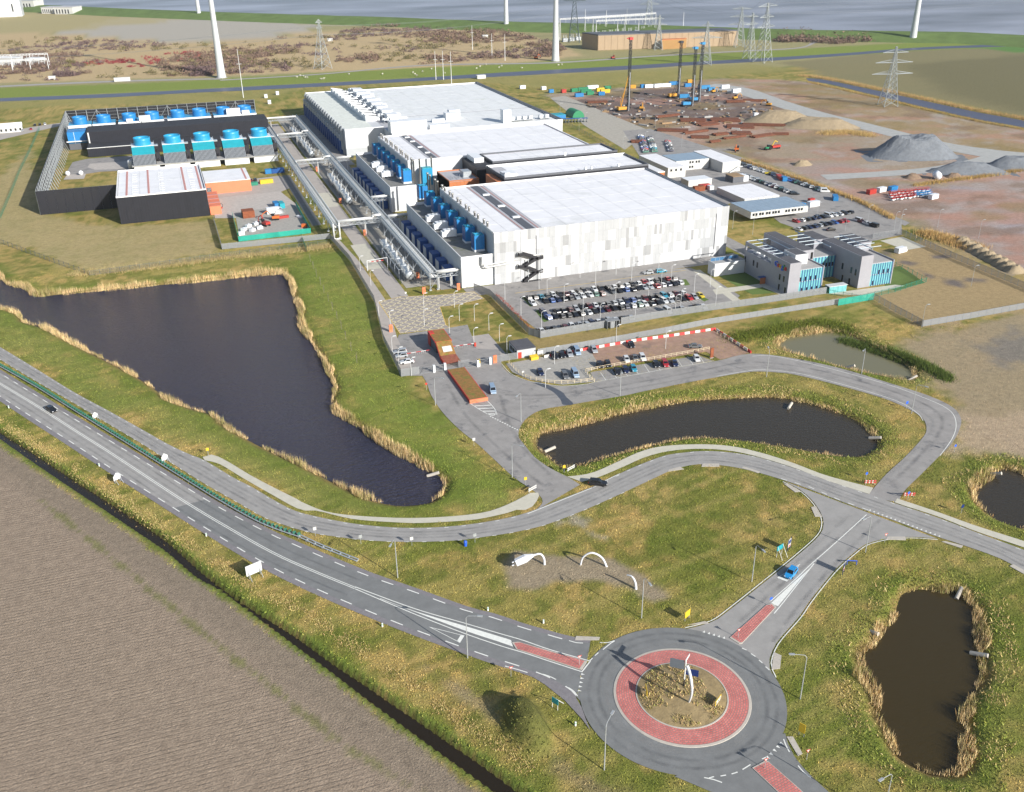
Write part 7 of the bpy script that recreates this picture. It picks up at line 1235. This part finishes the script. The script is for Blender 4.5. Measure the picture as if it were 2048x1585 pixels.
yc=(('1148,184','cont_green',6),('1166,182','cont_green',9),('1172,186','cont_green',9),('1158,194','cont_blue',7),('1200,183','cont_yellow',7),('1210,186','cont_yellow',8),('1185,178','unit_white',10),('1215,179','cont_green',6),('1127,186','cont_red',4),('1102,186','cont_blue',4),('1285,176','cont_blue',4),('1297,176','unit_white',7),('1315,175','unit_white',8),('1332,174','unit_white',8),('1348,170','cont_blue',9),('1375,174','cont_blue',6),('1408,178','rig_blue',10),('1422,182','rig_blue',6),('1380,166','rig_orange',5),('1264,177','rig_orange',6),('1450,177','unit_white',7),('1472,185','unit_white',8),('1511,234','unit_white',3),('1203,191','cont_blue',5),('1368,196','rig_blue',8),('1180,190','cont_green',6),('1045,178','unit_white',5),('1087,180','unit_white',4))
for i,(xy,m,L_) in enumerate(yc):
    x,y=map(float,xy.split(',')); cn={'cont_green':'green','cont_blue':'blue','cont_yellow':'yellow','cont_red':'red','unit_white':'white','rig_blue':'deep blue','rig_orange':'orange'}[m]; container(P(x,y),R(rnd.uniform(-12,12)),m,f'{cn} site container on the far edge of the piling site','container',L_,2.6,2.8,'site containers round the piling site')
for q in ((1283,219,'rig_orange','yellow excavator at the foot of the orange-boomed rig'),(1541,226,'rig_orange','yellow excavator on the sand heap'),(1470,199,'rig_orange','yellow digger on the brown site near the sand'),(1537,212,'rig_orange','yellow dumper near the site edge'),(1426,186,'rig_orange','yellow digger beside the blue tanks'),(1473,302,'cont_orange','orange telehandler on the site road'),(1225,118,'cont_red','red machine by the beige hall'),(1072,118,'cont_orange','orange machine on the bank by the grey tower'),(1780,72,'rig_orange','orange machine on the dike road')): digger(P(q[0],q[1]),R(rnd.uniform(0,360)),q[2],q[3])
t=thing('tractor','green tractor pulling a red trailer on the mud','tractor',P(1536,300),R(8)); MB().box(-2.4,1.6,-.7,.7,.8,1.8).build('body','cont_green',t); MB().box(-.6,1.2,-.7,.7,1.8,3).build('cab','window_dark',t); [MB().tube((x,y-.25,r_),(x,y+.25,r_),r_,None,12).build('wheel','tyre',t) for x,r_ in ((1,.95),(-1.8,.6)) for y in (-.9,.9)]; MB().box(2.6,9,-1.2,1.2,1,2.2).build('trailer_bed','cont_red',t); [MB().tube((x,y-.2,.5),(x,y+.2,.5),.5,None,10).build('wheel','tyre',t) for x in (7,8.2) for y in (-1,1)]; MB().path([(3,0,2.2),(5,0,5),(7,0,4)],.25,6).build('loader_arm','cont_yellow',t)
mat('rusty_steel',(.15,.055,.03),.9,0,.3,.8)
for i,(x,y,L_,w,a) in enumerate(((1195,206,26,5,-20),(1272,285,12,5,-30),(1345,262,34,6,-32),(1375,268,10,3,5),(1395,265,26,3,8),(1385,242,30,8,-28),(1415,250,26,6,5),(1450,242,34,8,-26),(1480,255,30,8,-28),(1470,205,24,4,-18),(1440,270,18,4,5),(1482,268,22,6,-26),(1468,276,30,3,8),(1525,273,30,4,10),(1560,270,18,3,-24),(1400,276,20,5,-28),(1530,252,50,3,-32),(1430,285,14,2,6),(1335,234,34,2.5,6),(1510,203,30,3,-30))):
    t=thing('steel_bundle','rusty brown bundle of reinforcing steel on the piling site','steel bundle',P(x,y),R(a),'rusty steel bundles'); n=5; L_*=.62; w*=1.25
    for k in range(n): MB().box(-L_/2+rnd.uniform(0,1),L_/2-rnd.uniform(0,1),-w/2+k*w/n,-w/2+(k+.85)*w/n,.2,rnd.uniform(.9,1.5)).build('bar_stack','rusty_steel',t)
    [MB().box(sx-.2,sx+.2,-w/2,w/2,0,.2).build('bearer','timber',t) for sx in (-L_*.3,L_*.3)]
def heap(x,y,rx,ry,h,m,label,rz=0,seed=1,ridge=.35):
    n=44; g=np.linspace(-1.15,1.15,n); A_,B_=np.meshgrid(g,g); r_=np.maximum(np.abs(A_)**2.2+np.abs(B_)**2.2,1e-6)**(1/2.2); z=h*np.clip((1-r_)/(1-ridge),0,1); nz=fbm(A_*10+seed*7,B_*10,3,seed,4)-.5; z=np.where(z>0,z*(1+.35*nz)+.05*h*nz*(z>h*.2),-.05); v=np.stack([A_*rx,B_*ry,z],-1).reshape(-1,3); q=[(j*n+i,j*n+i+1,(j+1)*n+i+1,(j+1)*n+i) for j in range(n-1) for i in range(n-1)]; b=MB(); b.v=[tuple(p) for p in v]; b.f=q; tag(b.build('spoil_heap',m,None,loc=P(x,y),rz=rz),label,'heap')
heap(1824,312,26,14,11,'gravel_pile','largest grey gravel heap on the red mud',R(-23),3,.45); heap(1935,345,22,7,5.5,'gravel_pile','long low grey gravel heap beside the white drum',R(-28),5); heap(2030,335,17,9,6,'gravel_pile','grey gravel heap at the end of the gravel row',R(-28),6); heap(1562,243,26,12,7,'sand_pile','sand heap with excavator beside the steel bundles',R(-25),7); heap(1640,254,26,10,5.5,'sand_pile','flat sand heap with dark crest by dry reeds',R(-32),8,.5); heap(1605,330,6,4,2.6,'sand_pile','small lone sand heap on the red mud',0,9); heap(1825,356,5,4,2.2,'soil_pile','small brown soil heap near the white drum',0,10); heap(1908,354,5,3.5,2,'soil_pile','small brown soil heap behind the white drum',0,11)
for i in range(9): heap(1925+i*13,487+i*7,4.5,3.4,2.6,'sand_pile','mossy soil heap behind the grey fence, %s in its row'%ORD[i],0,20+i); bpy.data.objects[-1] if False else None
for o in C.objects:
    if o.get('label','').startswith('mossy soil'): o['group']='tipped heaps behind the grey fence'
t=thing('cable_drum','white cylinder lying beside the gravel heap','drum',P(1873,358),R(60)); MB().tube((-2.4,0,2),(2.4,0,2),2,None,18).build('cylinder','unit_white',t,True); MB().box(-2,2,-1,1,0,.3).build('cradle','timber',t)
def lift(p,rz,m,label,grp):
    t=thing('scissor_lift',label,'lift',p,rz,grp); MB().box(-1.2,1.2,-.6,.6,.25,.9).build('chassis','unit_white',t); MB().box(-1.2,1.2,-.6,.6,1.2,1.4).build('deck',m,t); b=MB(); [b.beam((sx,sy,1.4),(sx,sy,2.3),.08) for sx in (-1.1,0,1.1) for sy in (-.55,.55)]; [b.beam((-1.1,sy,2.3),(1.1,sy,2.3),.1) for sy in (-.55,.55)]; b.build('guard',m,t); MB().box(-1,1,-.4,.4,.9,1.2).build('scissor','steel_black',t); [MB().tube((sx,sy-.1,.28),(sx,sy+.1,.28),.28,None,8).build('wheel','tyre',t) for sx in (-.9,.9) for sy in (-.55,.55)]
for i in range(30):
    r,c_=divmod(i,10); m='cont_blue' if c_>5 and r<2 else 'cont_red'; p=P(1786+c_*8.2-r*3,401-r*5-c_*.9+rnd.uniform(-1,1)); lift(p,R(rnd.uniform(-10,10)+15),m,('blue' if m=='cont_blue' else 'red')+' scissor lift in the hire park on the mud','scissor lifts on the mud')
for (x,y),m,l in (((1742,388),'cont_red','red cabin at the end of the lift park'),((1762,384),'unit_white','white stacked panels beside the lift park'),((1785,382),'cont_blue','blue and white box in the lift park'),((1866,398),'unit_white','white box at the end of the blue lifts')): container(P(x,y),R(12),m,l,'container',5,2.4,2.4)
mat('gravel_track',alb(178,178,174),var=.12,scale=.3,bump=.3,rough=.95)
sheet('haul_road',road(K('1430,168 1500,178 1570,202 1650,226 1720,243 1800,263 1900,287 1990,300 2048,306 2200,322'),K('1400,174 1480,190 1560,216 1650,242 1720,258 1800,278 1900,302 1990,318 2048,324 2200,342')),.03,'gravel_track',label='grey gravel haul road past the piling site'); sheet('haul_road',road(K('1640,350 1750,344 1850,336 1930,322 1985,306 2000,302'),K('1655,360 1760,354 1870,345 1960,330 2010,316 2020,312')),.035,'gravel_track',label='grey gravel branch road between the gravel heaps'); sheet('haul_road',road(K('1300,262 1420,300 1560,340 1700,396 1820,446'),K('1290,266 1410,306 1550,346 1690,404 1810,452')),.024,'asphalt_site',label='road between car rows and the mud')
mat('site_track',alb(172,166,158),var=.1,scale=.2); sheet('shore_road',road(K('440,160 640,148 850,130 1100,125 1300,112 1480,102 1600,95 1640,80 1760,76 1900,68'),K('440,162 640,150 850,132 1100,127.5 1300,114.5 1480,104 1600,97 1650,82 1760,78 1900,70')),.05,'site_track',label='pale road along the canal bank'); sheet('shore_road',road(K('-200,185 0,172 250,161 440,157'),K('-200,189 0,175 250,164 440,159.5')),.05,'site_track',label='pale track before the scrub')
q_=PL(K('1150,206 1290,184 1440,178 1540,222 1500,262 1380,268 1280,252')); xs=[v.x for v in q_]; ys=[v.y for v in q_]; X_=rng.uniform(min(xs),max(xs),380); Y_=rng.uniform(min(ys),max(ys),380); k=inside(X_,Y_,q_); bd=[MB(),MB(),MB()]
for x,y in zip(X_[k],Y_[k]): s_=rnd.choice((.4,.6,1,1.6)); bd[rnd.randrange(3)].cbox((x,y,-.05),s_*rnd.uniform(1,5),s_,s_*.6,rnd.uniform(0,3.1))
for q,m_,l_ in zip(bd,('timber','concrete_grey','steel_black'),('timber','concrete','steel')): struct(q.build('site_litter',m_),l_+' scraps littering the piling site','stuff')
# sheep on the green bank
mat('wool',(.48,.46,.40),.95,var=.1); sb=MB().ell((0,0,.75),.65,.33,.33,8,5); sb.ell((.75,0,.95),.2,.14,.16,6,4); [sb.tube((x,y,0),(x,y,.6),.06,None,5) for x in (-.4,.4) for y in (-.18,.18)]; sb=sb.mesh('sheep','wool',True)
for x,y in K('594,156 600,153 607,154 611,157 615,157 642,160 646,160 648,159 698,150 765,150 826,147 830,150 834,153 845,145 863,140 890,148 953,139 960,135 998,137 1003,134 1117,132 1124,131 1044,138 972,131'):
    o=link('sheep',sb,None,P(x,y),rnd.uniform(0,6.3)); o.scale=(1.5,1.5,1.5); tag(o,'white sheep grazing on the green canal bank','sheep','sheep on the green bank')
# ================================================================ scrub and reeds
def clumps(name,label,m,spots,leaf=.5,per=46):
    V=[];F=[]
    n=len(spots); tot=0; arr=[]
    for x,y,z,r,h in spots:
        k=per; d=rng.normal(size=(k,3)); d/=np.linalg.norm(d,axis=1)[:,None]; d[:,2]=np.abs(d[:,2]); rr=rng.random(k)**.4; c=np.stack([x+d[:,0]*r*rr,y+d[:,1]*r*rr,z+.1+d[:,2]*h*rr],-1)
        e1=rng.normal(size=(k,3))*leaf*r*.35; e2=rng.normal(size=(k,3))*leaf*r*.35; arr.append(np.stack([c,c+e1,c+e2],1))
    a=np.concatenate(arr).reshape(-1,3); me=bpy.data.meshes.new(name); me.vertices.add(len(a)); me.vertices.foreach_set('co',a.astype(np.float32).ravel()); k=len(a)//3
    me.loops.add(len(a)); me.loops.foreach_set('vertex_index',np.arange(len(a),dtype=np.int32)); me.polygons.add(k); me.polygons.foreach_set('loop_start',np.arange(0,len(a),3,dtype=np.int32)); me.update(); me.materials.append(MATS[m]); o=link(name,me); struct(o,label,'stuff'); return o
mat('scrub_brown',alb(126,104,90),.95,0,.3,.15); mat('scrub_purple',alb(112,92,90),.95,0,.3,.15); mat('scrub_olive',alb(116,108,70),.95,0,.3,.15); mat('scrub_red',alb(150,50,60),.95,0,.2,.3)
def spots_in(polys,n,r,h,sc=60,th=.5,seed=5):
    out=[]
    for s in polys:
        pts=PL(K(s)); xs=[p.x for p in pts]; ys=[p.y for p in pts]; q=rng.uniform(size=(n*4,2)); X_=min(xs)+q[:,0]*(max(xs)-min(xs)); Y_=min(ys)+q[:,1]*(max(ys)-min(ys)); k=inside(X_,Y_,pts)&(fbm(X_,Y_,sc,seed)>th); X_,Y_=X_[k][:n],Y_[k][:n]; out+= [(x,y,0,r*rnd.uniform(.5,1.5),h*rnd.uniform(.4,1.4)) for x,y in zip(X_,Y_)]
    return out
A1='-100,80 60,72 250,84 420,92 640,70 760,52 1000,60 1130,92 1120,112 900,126 640,140 440,150 150,160 -100,166'
clumps('brown_scrub','dense brown winter scrub on the tan land','scrub_brown',spots_in([A1],1500,4.2,4,110,.515,3)); clumps('purple_scrub','purplish bare thicket on the tan land','scrub_purple',spots_in([A1,'110,150 430,138 420,152 120,160'],1000,3.6,3.2,100,.52,9)); clumps('olive_scrub','olive green bushes in the scrub','scrub_olive',spots_in([A1],450,4,4,50,.55,15)); clumps('red_scrub','patches of crimson bushes in the scrub','scrub_red',spots_in(['140,128 260,118 290,135 180,145','280,112 400,100 400,125 300,130'],80,2.2,2,30,.52,22))
clumps('dike_bushes','brown bushes along the dike road','scrub_brown',spots_in(['1590,82 1640,72 1750,75 1740,84 1660,90','1540,70 1620,66 1620,84 1560,86'],170,5,6,40,.35,4))
# ================================================================ reeds, rough grass, tufts
def attr_mat(name,rough=.95):
    m=bpy.data.materials.new(name); MATS[name]=m; t,b=nodes_of(m); a=t.nodes.new('ShaderNodeVertexColor'); a.layer_name='tint'; t.links.new(a.outputs[0],b.inputs['Base Color']); b.inputs['Roughness'].default_value=rough; b.inputs['Specular IOR Level'].default_value=.1; return m
attr_mat('plant_tint')
def blades(name,label,xyz,h,w,cols,lean=.35):
    "one mesh of upright leaf triangles, one tint each"
    n=len(xyz); a=rng.uniform(0,6.283,n); dx=np.cos(a)*w*.5; dy=np.sin(a)*w*.5; L=rng.normal(0,lean,(n,2))*h[:,None]
    v=np.empty((n,3,3)); v[:,0]=xyz; v[:,1]=xyz; v[:,2]=xyz; v[:,0,0]-=dx; v[:,0,1]-=dy; v[:,1,0]+=dx; v[:,1,1]+=dy; v[:,2,0]+=L[:,0]; v[:,2,1]+=L[:,1]; v[:,2,2]+=h; v[:,:2,2]-=.05
    me=bpy.data.meshes.new(name); me.vertices.add(3*n); me.vertices.foreach_set('co',v.astype(np.float32).ravel()); me.loops.add(3*n); me.loops.foreach_set('vertex_index',np.arange(3*n,dtype=np.int32)); me.polygons.add(n); me.polygons.foreach_set('loop_start',np.arange(0,3*n,3,dtype=np.int32)); me.update()
    at=me.color_attributes.new('tint','FLOAT_COLOR','POINT'); c=np.repeat(np.concatenate([cols,np.ones((n,1))],1),3,0); at.data.foreach_set('color',c.astype(np.float32).ravel()); me.materials.append(MATS['plant_tint']); return struct(link(name,me),label,'stuff')
def at_grid(x,y,A): return A[np.clip(np.searchsorted(gy,y),0,len(gy)-1),np.clip(np.searchsorted(gx,x),0,len(gx)-1)]
def tints(n,c,j=.22):
    c=np.array(c); return c*(1+rng.normal(0,j,(n,1)))*(1+rng.normal(0,.05,(n,3)))
def reedbelt(key,label,wid,dens,hh,th,seed,gain=1.0):
    p=ponds[key]; xs=[q.x for q in p]; ys=[q.y for q in p]; x0,x1,y0,y1=min(xs)-6,max(xs)+6,min(ys)-6,max(ys)+6; x0=max(x0,-75)
    n=int((x1-x0)*(y1-y0)*dens); X_=rng.uniform(x0,x1,n); Y_=rng.uniform(y0,y1,n); d=sdist(X_,Y_,p,10); m=fbm(X_,Y_,9,seed,3); f=fbm(X_,Y_,3,seed+5,2)
    inn=wid*(.15+1.1*np.clip((m-th)*4,0,1)); k=(d>-inn*.38-(f-.5)*.9)&(d<.5+inn*.55+(f-.5)*1.6)&(m>th-.08); X_,Y_,m=X_[k],Y_[k],m[k]; n=len(X_)
    z=np.maximum(at_grid(X_,Y_,Zg),ZW-.15); h=hh*rng.uniform(.55,1.25,n)*(.55+.6*np.clip((m-th)*3+.4,0,1)); t=rng.random(n)
    c=np.where((t<.72)[:,None],tints(n,alb(226,200,150,gain*1.12)),np.where((t<.9)[:,None],tints(n,alb(200,166,114,gain)),tints(n,alb(160,136,84,gain))))
    g_=fbm(X_,Y_,5,seed+60,3); c=c*(.62+.76*g_)[:,None]; h=h*(.55+.9*fbm(X_,Y_,4,seed+80,2)); c=np.where(((g_<.40)&(rng.random(n)<.55))[:,None],c*np.array([[.70,.82,.60]]),c)
    return blades('reed_belt',label,np.stack([X_,Y_,z],-1),h,rng.uniform(.05,.15,n),c,.13)
reedbelt('a','tall straw-coloured reed belt round the wide pond',1.9,22,1.7,.37,61); reedbelt('b','thin reed fringe round the long brown pond',1.3,18,1.0,.44,71); reedbelt('c','reed belt round the silty pond',2.2,18,1.2,.42,81); reedbelt('d','reed belt round the dark pond by the footpath',2.3,20,1.5,.39,91); reedbelt('e','thick ragged reed belt round the olive pond',2.6,26,1.6,.41,101,.92)
def strip_reeds(name,label,s,wid,n,hh,c,lean=.2,th=.0,seed=3):
    W_=resample(smooth(PL(K(s))),1); i=rng.integers(0,len(W_),n); X_=np.array([W_[k].x for k in i])+rng.normal(0,wid,n); Y_=np.array([W_[k].y for k in i])+rng.normal(0,wid,n); k=fbm(X_,Y_,6,seed,3)>th; X_,Y_=X_[k],Y_[k]; n=len(X_); return blades(name,label,np.stack([X_,Y_,np.maximum(at_grid(X_,Y_,Zg),-1.3)],-1),hh*rng.uniform(.5,1.3,n),rng.uniform(.08,.24,n),tints(n,c),lean)
strip_reeds('dry_verge_grass','dry pale grass ridge between main road and ditch','-20,833 73,890 220,984 293,1032 400,1102 500,1168 640,1246 760,1326 860,1396 960,1466 1060,1536',1.0,14000,.28,alb(196,174,118),.7,.36); strip_reeds('bramble_bank','dark green bramble bank above the silty pond','1690,676 1730,688 1780,705 1830,724 1880,748 1892,758',1.3,12000,1.1,alb(96,112,54),.5); strip_reeds('rough_bank','rough green bank above the silty pond','1470,676 1540,664 1600,652 1660,648 1700,662',2.2,9000,.9,alb(116,126,52),.5); strip_reeds('dry_reeds','dry reeds along the contractors car park fence','1484,322 1560,346 1650,378 1720,405 1785,438',1.0,6000,1.8,alb(196,164,108),.2); strip_reeds('dry_reeds','dry reed patch behind the grey wire fence','1850,468 1880,476 1920,488 1950,498',2.6,6000,1.9,alb(204,170,112),.2); strip_reeds('dry_reeds','dry reeds along the gravel heaps','1830,372 1900,362 1980,352 2060,338',1.4,3000,1.6,alb(190,160,100),.2); strip_reeds('dry_reeds','dry reeds beside the sand heap','1650,268 1700,266 1740,272',3,4000,1.7,alb(204,174,116),.2); strip_reeds('dry_grass_band','pale rough grass band on the bank above the wide pond','150,548 300,535 440,516 560,505 660,492',2.0,14000,.9,alb(186,168,118),.4); strip_reeds('creek_reeds','straw reeds along the blue creek','1600,152 1650,158 1741,176 1848,199 1955,222 2048,239 2150,264',2.0,9000,2.2,alb(196,164,112),.2); strip_reeds('creek_reeds','straw reeds on the near bank of the blue creek','1618,165 1741,193 1848,219 1955,243 2048,260',1.4,5000,1.6,alb(178,150,92),.2)
# coarse bank grass round the long pond and the olive pond
for key,lab,seed in (('b','rough bank grass round the long brown pond',5),('e','rough bank grass round the olive pond',6),('d','rough bank grass round the dark pond',8),('c','rough bank grass round the silty pond',9)):
    p=ponds[key]; xs=[q.x for q in p]; ys=[q.y for q in p]; n=int((max(xs)-min(xs)+18)*(max(ys)-min(ys)+18)*6.5); X_=rng.uniform(min(xs)-9,max(xs)+9,n); Y_=rng.uniform(min(ys)-9,max(ys)+9,n); d=sdist(X_,Y_,p,12); k=(d>.2)&(d<6.5+3*(fbm(X_,Y_,8,seed)-.5))
    for q in (polyEN,polyPA,polyCO,polyF1,polyF2,polyF3,polyRB,polySE): k&=~inside(X_,Y_,q)
    X_,Y_=X_[k],Y_[k]; n=len(X_); g=fbm(X_,Y_,5,seed+40)[:,None]; c=np.where(g>.5,tints(n,alb(152,158,78)),tints(n,alb(206,182,126))); blades('bank_grass',lab,np.stack([X_,Y_,at_grid(X_,Y_,Zg)],-1),rng.uniform(.15,.55,n),rng.uniform(.10,.28,n),c,.6)
# short meadow tufts over the near verges
vis=PL(K('-60,560 600,480 760,600 1000,700 1500,640 2120,640 2120,1620 -60,1620')); xs=[q.x for q in vis]; ys=[q.y for q in vis]; n=760000
X_=rng.uniform(-80,250,n); Y_=rng.uniform(72,420,n); k=inside(X_,Y_,vis)&(rng.random(n)<np.clip(1.25-(Y_-110)/330,.25,1)); X_,Y_=X_[k],Y_[k]
k=(at_grid(X_,Y_,fm)<.25)&(at_grid(X_,Y_,wet)>1.2)&(at_grid(X_,Y_,dd)>1.3)
for q in (polyHW,polyEN,polyPA,polyCO,polyF1,polyF2,polyF3,polyRB,polySE,rs,hp): k&=~inside(X_,Y_,q)
for q in (rect(56,110,225,345),rect(100,215,255,335)): k&=~inside(X_,Y_,q)
k&=~inside(X_,Y_,PL(K('1013,1120 1030,1105 1130,1112 1230,1115 1290,1150 1335,1195 1305,1204 1260,1175 1200,1165 1110,1165 1075,1178 1018,1172')))|(rng.random(len(X_))<.12); k&=~inside(X_,Y_,PL(K('1780,690 1850,668 2150,625 2150,960 2048,915 1890,900 1925,840 1900,800')))|(rng.random(len(X_))<.2)
X_,Y_=X_[k],Y_[k]; n=len(X_); c=at_grid(X_,Y_,Col)*(1.27+rng.normal(0,.09,(n,1))); f=fbm(X_,Y_,1.6,77,2)[:,None]; c=np.where((f>.56)&(rng.random((n,1))<.6),c*np.array([[1.12,1.08,1.08]]),c); c=np.where((f<.42)&(rng.random((n,1))<.6),c*np.array([[.86,.94,.84]]),c)
blades('meadow_grass','short uneven meadow grass over the verges',np.stack([X_,Y_,at_grid(X_,Y_,Zg)],-1),rng.uniform(.08,.26,n)*(.6+.9*f[:,0]),rng.uniform(.10,.32,n),np.clip(c,.01,.9),.7)
n=3600; a=rng.uniform(0,6.283,n); r_=7.6*np.sqrt(rng.random(n)); X_=RBC.x+r_*np.cos(a); Y_=RBC.y+r_*np.sin(a); k=fbm(X_,Y_,3,12,3)>.47; X_,Y_,r_=X_[k],Y_[k],r_[k]; n=len(X_); blades('island_grass','dry tussocks on the roundabout island',np.stack([X_,Y_,.72-.5*(r_/8)**1.6],-1),rng.uniform(.15,.5,n),rng.uniform(.1,.25,n),np.where((rng.random(n)<.65)[:,None],tints(n,alb(212,186,132)),tints(n,alb(160,156,92))),.5)
# ================================================================ wheel wear on the roads
def wearmat(name,col,lo,hi):
    m=bpy.data.materials.new(name); MATS[name]=m; t,b=nodes_of(m); L=t.links.new; N=t.nodes.new; b.inputs['Base Color'].default_value=(*col,1); b.inputs['Roughness'].default_value=.8; b.inputs['Specular IOR Level'].default_value=.25; g=N('ShaderNodeNewGeometry'); n=N('ShaderNodeTexNoise'); n.inputs['Scale'].default_value=.22; n.inputs['Detail'].default_value=6; n.inputs['Roughness'].default_value=.7; L(g.outputs['Position'],n.inputs['Vector']); r=N('ShaderNodeMapRange'); r.inputs[1].default_value=.35; r.inputs[2].default_value=.7; r.inputs[3].default_value=lo; r.inputs[4].default_value=hi; L(n.outputs[0],r.inputs[0])
    u=N('ShaderNodeUVMap'); s=N('ShaderNodeSeparateXYZ'); L(u.outputs[0],s.inputs[0]); p=N('ShaderNodeMath'); p.operation='PINGPONG'; p.inputs[1].default_value=.5; L(s.outputs[0],p.inputs[0]); q=N('ShaderNodeMapRange'); q.interpolation_type='SMOOTHSTEP'; q.inputs[2].default_value=.5; L(p.outputs[0],q.inputs[0]); mm=N('ShaderNodeMath'); mm.operation='MULTIPLY'; L(r.outputs[0],mm.inputs[0]); L(q.outputs[0],mm.inputs[1]); L(mm.outputs[0],b.inputs['Alpha'])
wearmat('wear_pale',alb(176,174,170),.02,.35); wearmat('wear_dark',alb(100,102,105),.0,.34)
def wearline(pts,w,z,m,lab):
    st=strip(offset(pts,w/2),offset(pts,-w/2),z); o=st.build('tyre_wear',m); me=o.data; uv=me.uv_layers.new(name='UVMap')
    for l in me.loops: uv.data[l.index].uv=(l.vertex_index%2,0)
    struct(o,lab)
i_=0
for off,z0 in ((1.0,0),(2.6,0),(-1.0,0),(-2.6,0)): wearline(offset(HCE,off),.95,.0405,'wear_dark' if abs(off)>2 else 'wear_pale','wheel track worn into the main road')
PC=[(a+b_)/2 for a,b_ in zip(resample(smooth(PL(par_up)),(1)),resample(smooth(PL(par_lo)),1))]
pu=resample(smooth(PL(par_up)),3); pl_=resample(smooth(PL(par_lo)),3); kk=min(len(pu),len(pl_)); pu=[pu[int(i*(len(pu)-1)/(kk-1))] for i in range(kk)]; pl_=[pl_[int(i*(len(pl_)-1)/(kk-1))] for i in range(kk)]
for u_,m_ in ((.30,'wear_dark'),(.70,'wear_dark'),(.5,'wear_pale')): wearline(smooth([a.lerp(b_,u_) for a,b_ in zip(pu,pl_)],2),1.2,.0432,m_,'wheel track worn into the parallel road')
for r_,m_,w_ in ((13.4,'wear_pale',1.6),(14.9,'wear_dark',1.3),(16.6,'wear_dark',1.2)): q=ring(r_,96); wearline(q+[q[0]],w_,.0528,m_,'wheel track worn into the roundabout')
for s_,m_ in (('1735,1033 1660,1090 1600,1140 1540,1190 1480,1245','wear_dark'),('1760,1040 1690,1108 1640,1162 1590,1222 1545,1285','wear_dark'),('1700,1030 1640,1082 1585,1132 1520,1185','wear_pale')): wearline(smooth(PL(K(s_)),8),1.6,.0485,m_,'wheel track worn into the link road')
for s_,m_ in (('895,770 930,830 980,880 1040,935 1090,975','wear_dark'),('1000,790 1020,850 1050,900 1100,950','wear_dark'),('1010,790 1100,790 1250,770 1400,742 1500,725 1620,738 1760,775 1860,815 1885,850 1850,900 1780,970','wear_dark'),('1030,800 1120,795 1250,780 1400,752 1500,735 1620,748 1760,785 1845,825 1865,855 1830,900 1760,970','wear_pale')): wearline(smooth(PL(K(s_)),8),1.8,.0372,m_,'wheel track worn into the site road')
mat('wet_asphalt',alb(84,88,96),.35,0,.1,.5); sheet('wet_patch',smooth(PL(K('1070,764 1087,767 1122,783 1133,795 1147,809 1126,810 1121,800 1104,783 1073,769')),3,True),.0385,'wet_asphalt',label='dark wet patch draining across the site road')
# ================================================================ air over the polder
hz=MB().box(-2600,4200,-300,9000,-6,175).build('haze',None); hz['kind']='stuff'; hz['label']='thin pale haze over the polder'
m=bpy.data.materials.new('haze_air'); m.use_nodes=True; t=m.node_tree; t.nodes.remove(t.nodes['Principled BSDF']); v=t.nodes.new('ShaderNodeVolumePrincipled'); v.inputs['Color'].default_value=(.86,.92,1,1); v.inputs['Density'].default_value=.00005; v.inputs['Anisotropy'].default_value=.2; t.links.new(v.outputs[0],t.nodes['Material Output'].inputs['Volume']); hz.data.materials.append(m)
# ================================================================ young trees on the pond bank
mat('bark_grey',(.20,.17,.14),.9,var=.2)
def sapling(seed,lean):
    r=random.Random(seed); trunk=MB().tube((0,0,-.2),(lean,0,2.6),.07,.035,6); tw=MB()
    for k in range(26):
        z=1.2+r.random()*1.9; a=r.uniform(0,6.3); l=r.uniform(.3,.8); p=Vector((lean*z/2.6,0,z)); q=p+Vector((math.cos(a)*l*.6,math.sin(a)*l*.6,l)); tw.tube(p,q,.022,.008,3,False)
    return trunk.mesh('trunk','bark_grey'),tw.mesh('crown','bark_grey')
SP=[sapling(i,rnd.uniform(-.15,.15)) for i in range(3)]
for i,(x,y) in enumerate(K('621,524 627,538 633.6,554 641.6,570 648,586 657,603 665,621 674.5,639 683,659 692,680 703,702 714,726')):
    p=P(x,y); t=thing('sapling','thin bare sapling on the green pond bank, %s from the compound end'%ORD[i],'tree',p,rnd.uniform(0,6.3),'saplings on the pond bank'); link('trunk',SP[i%3][0],t); link('crown',SP[i%3][1],t)
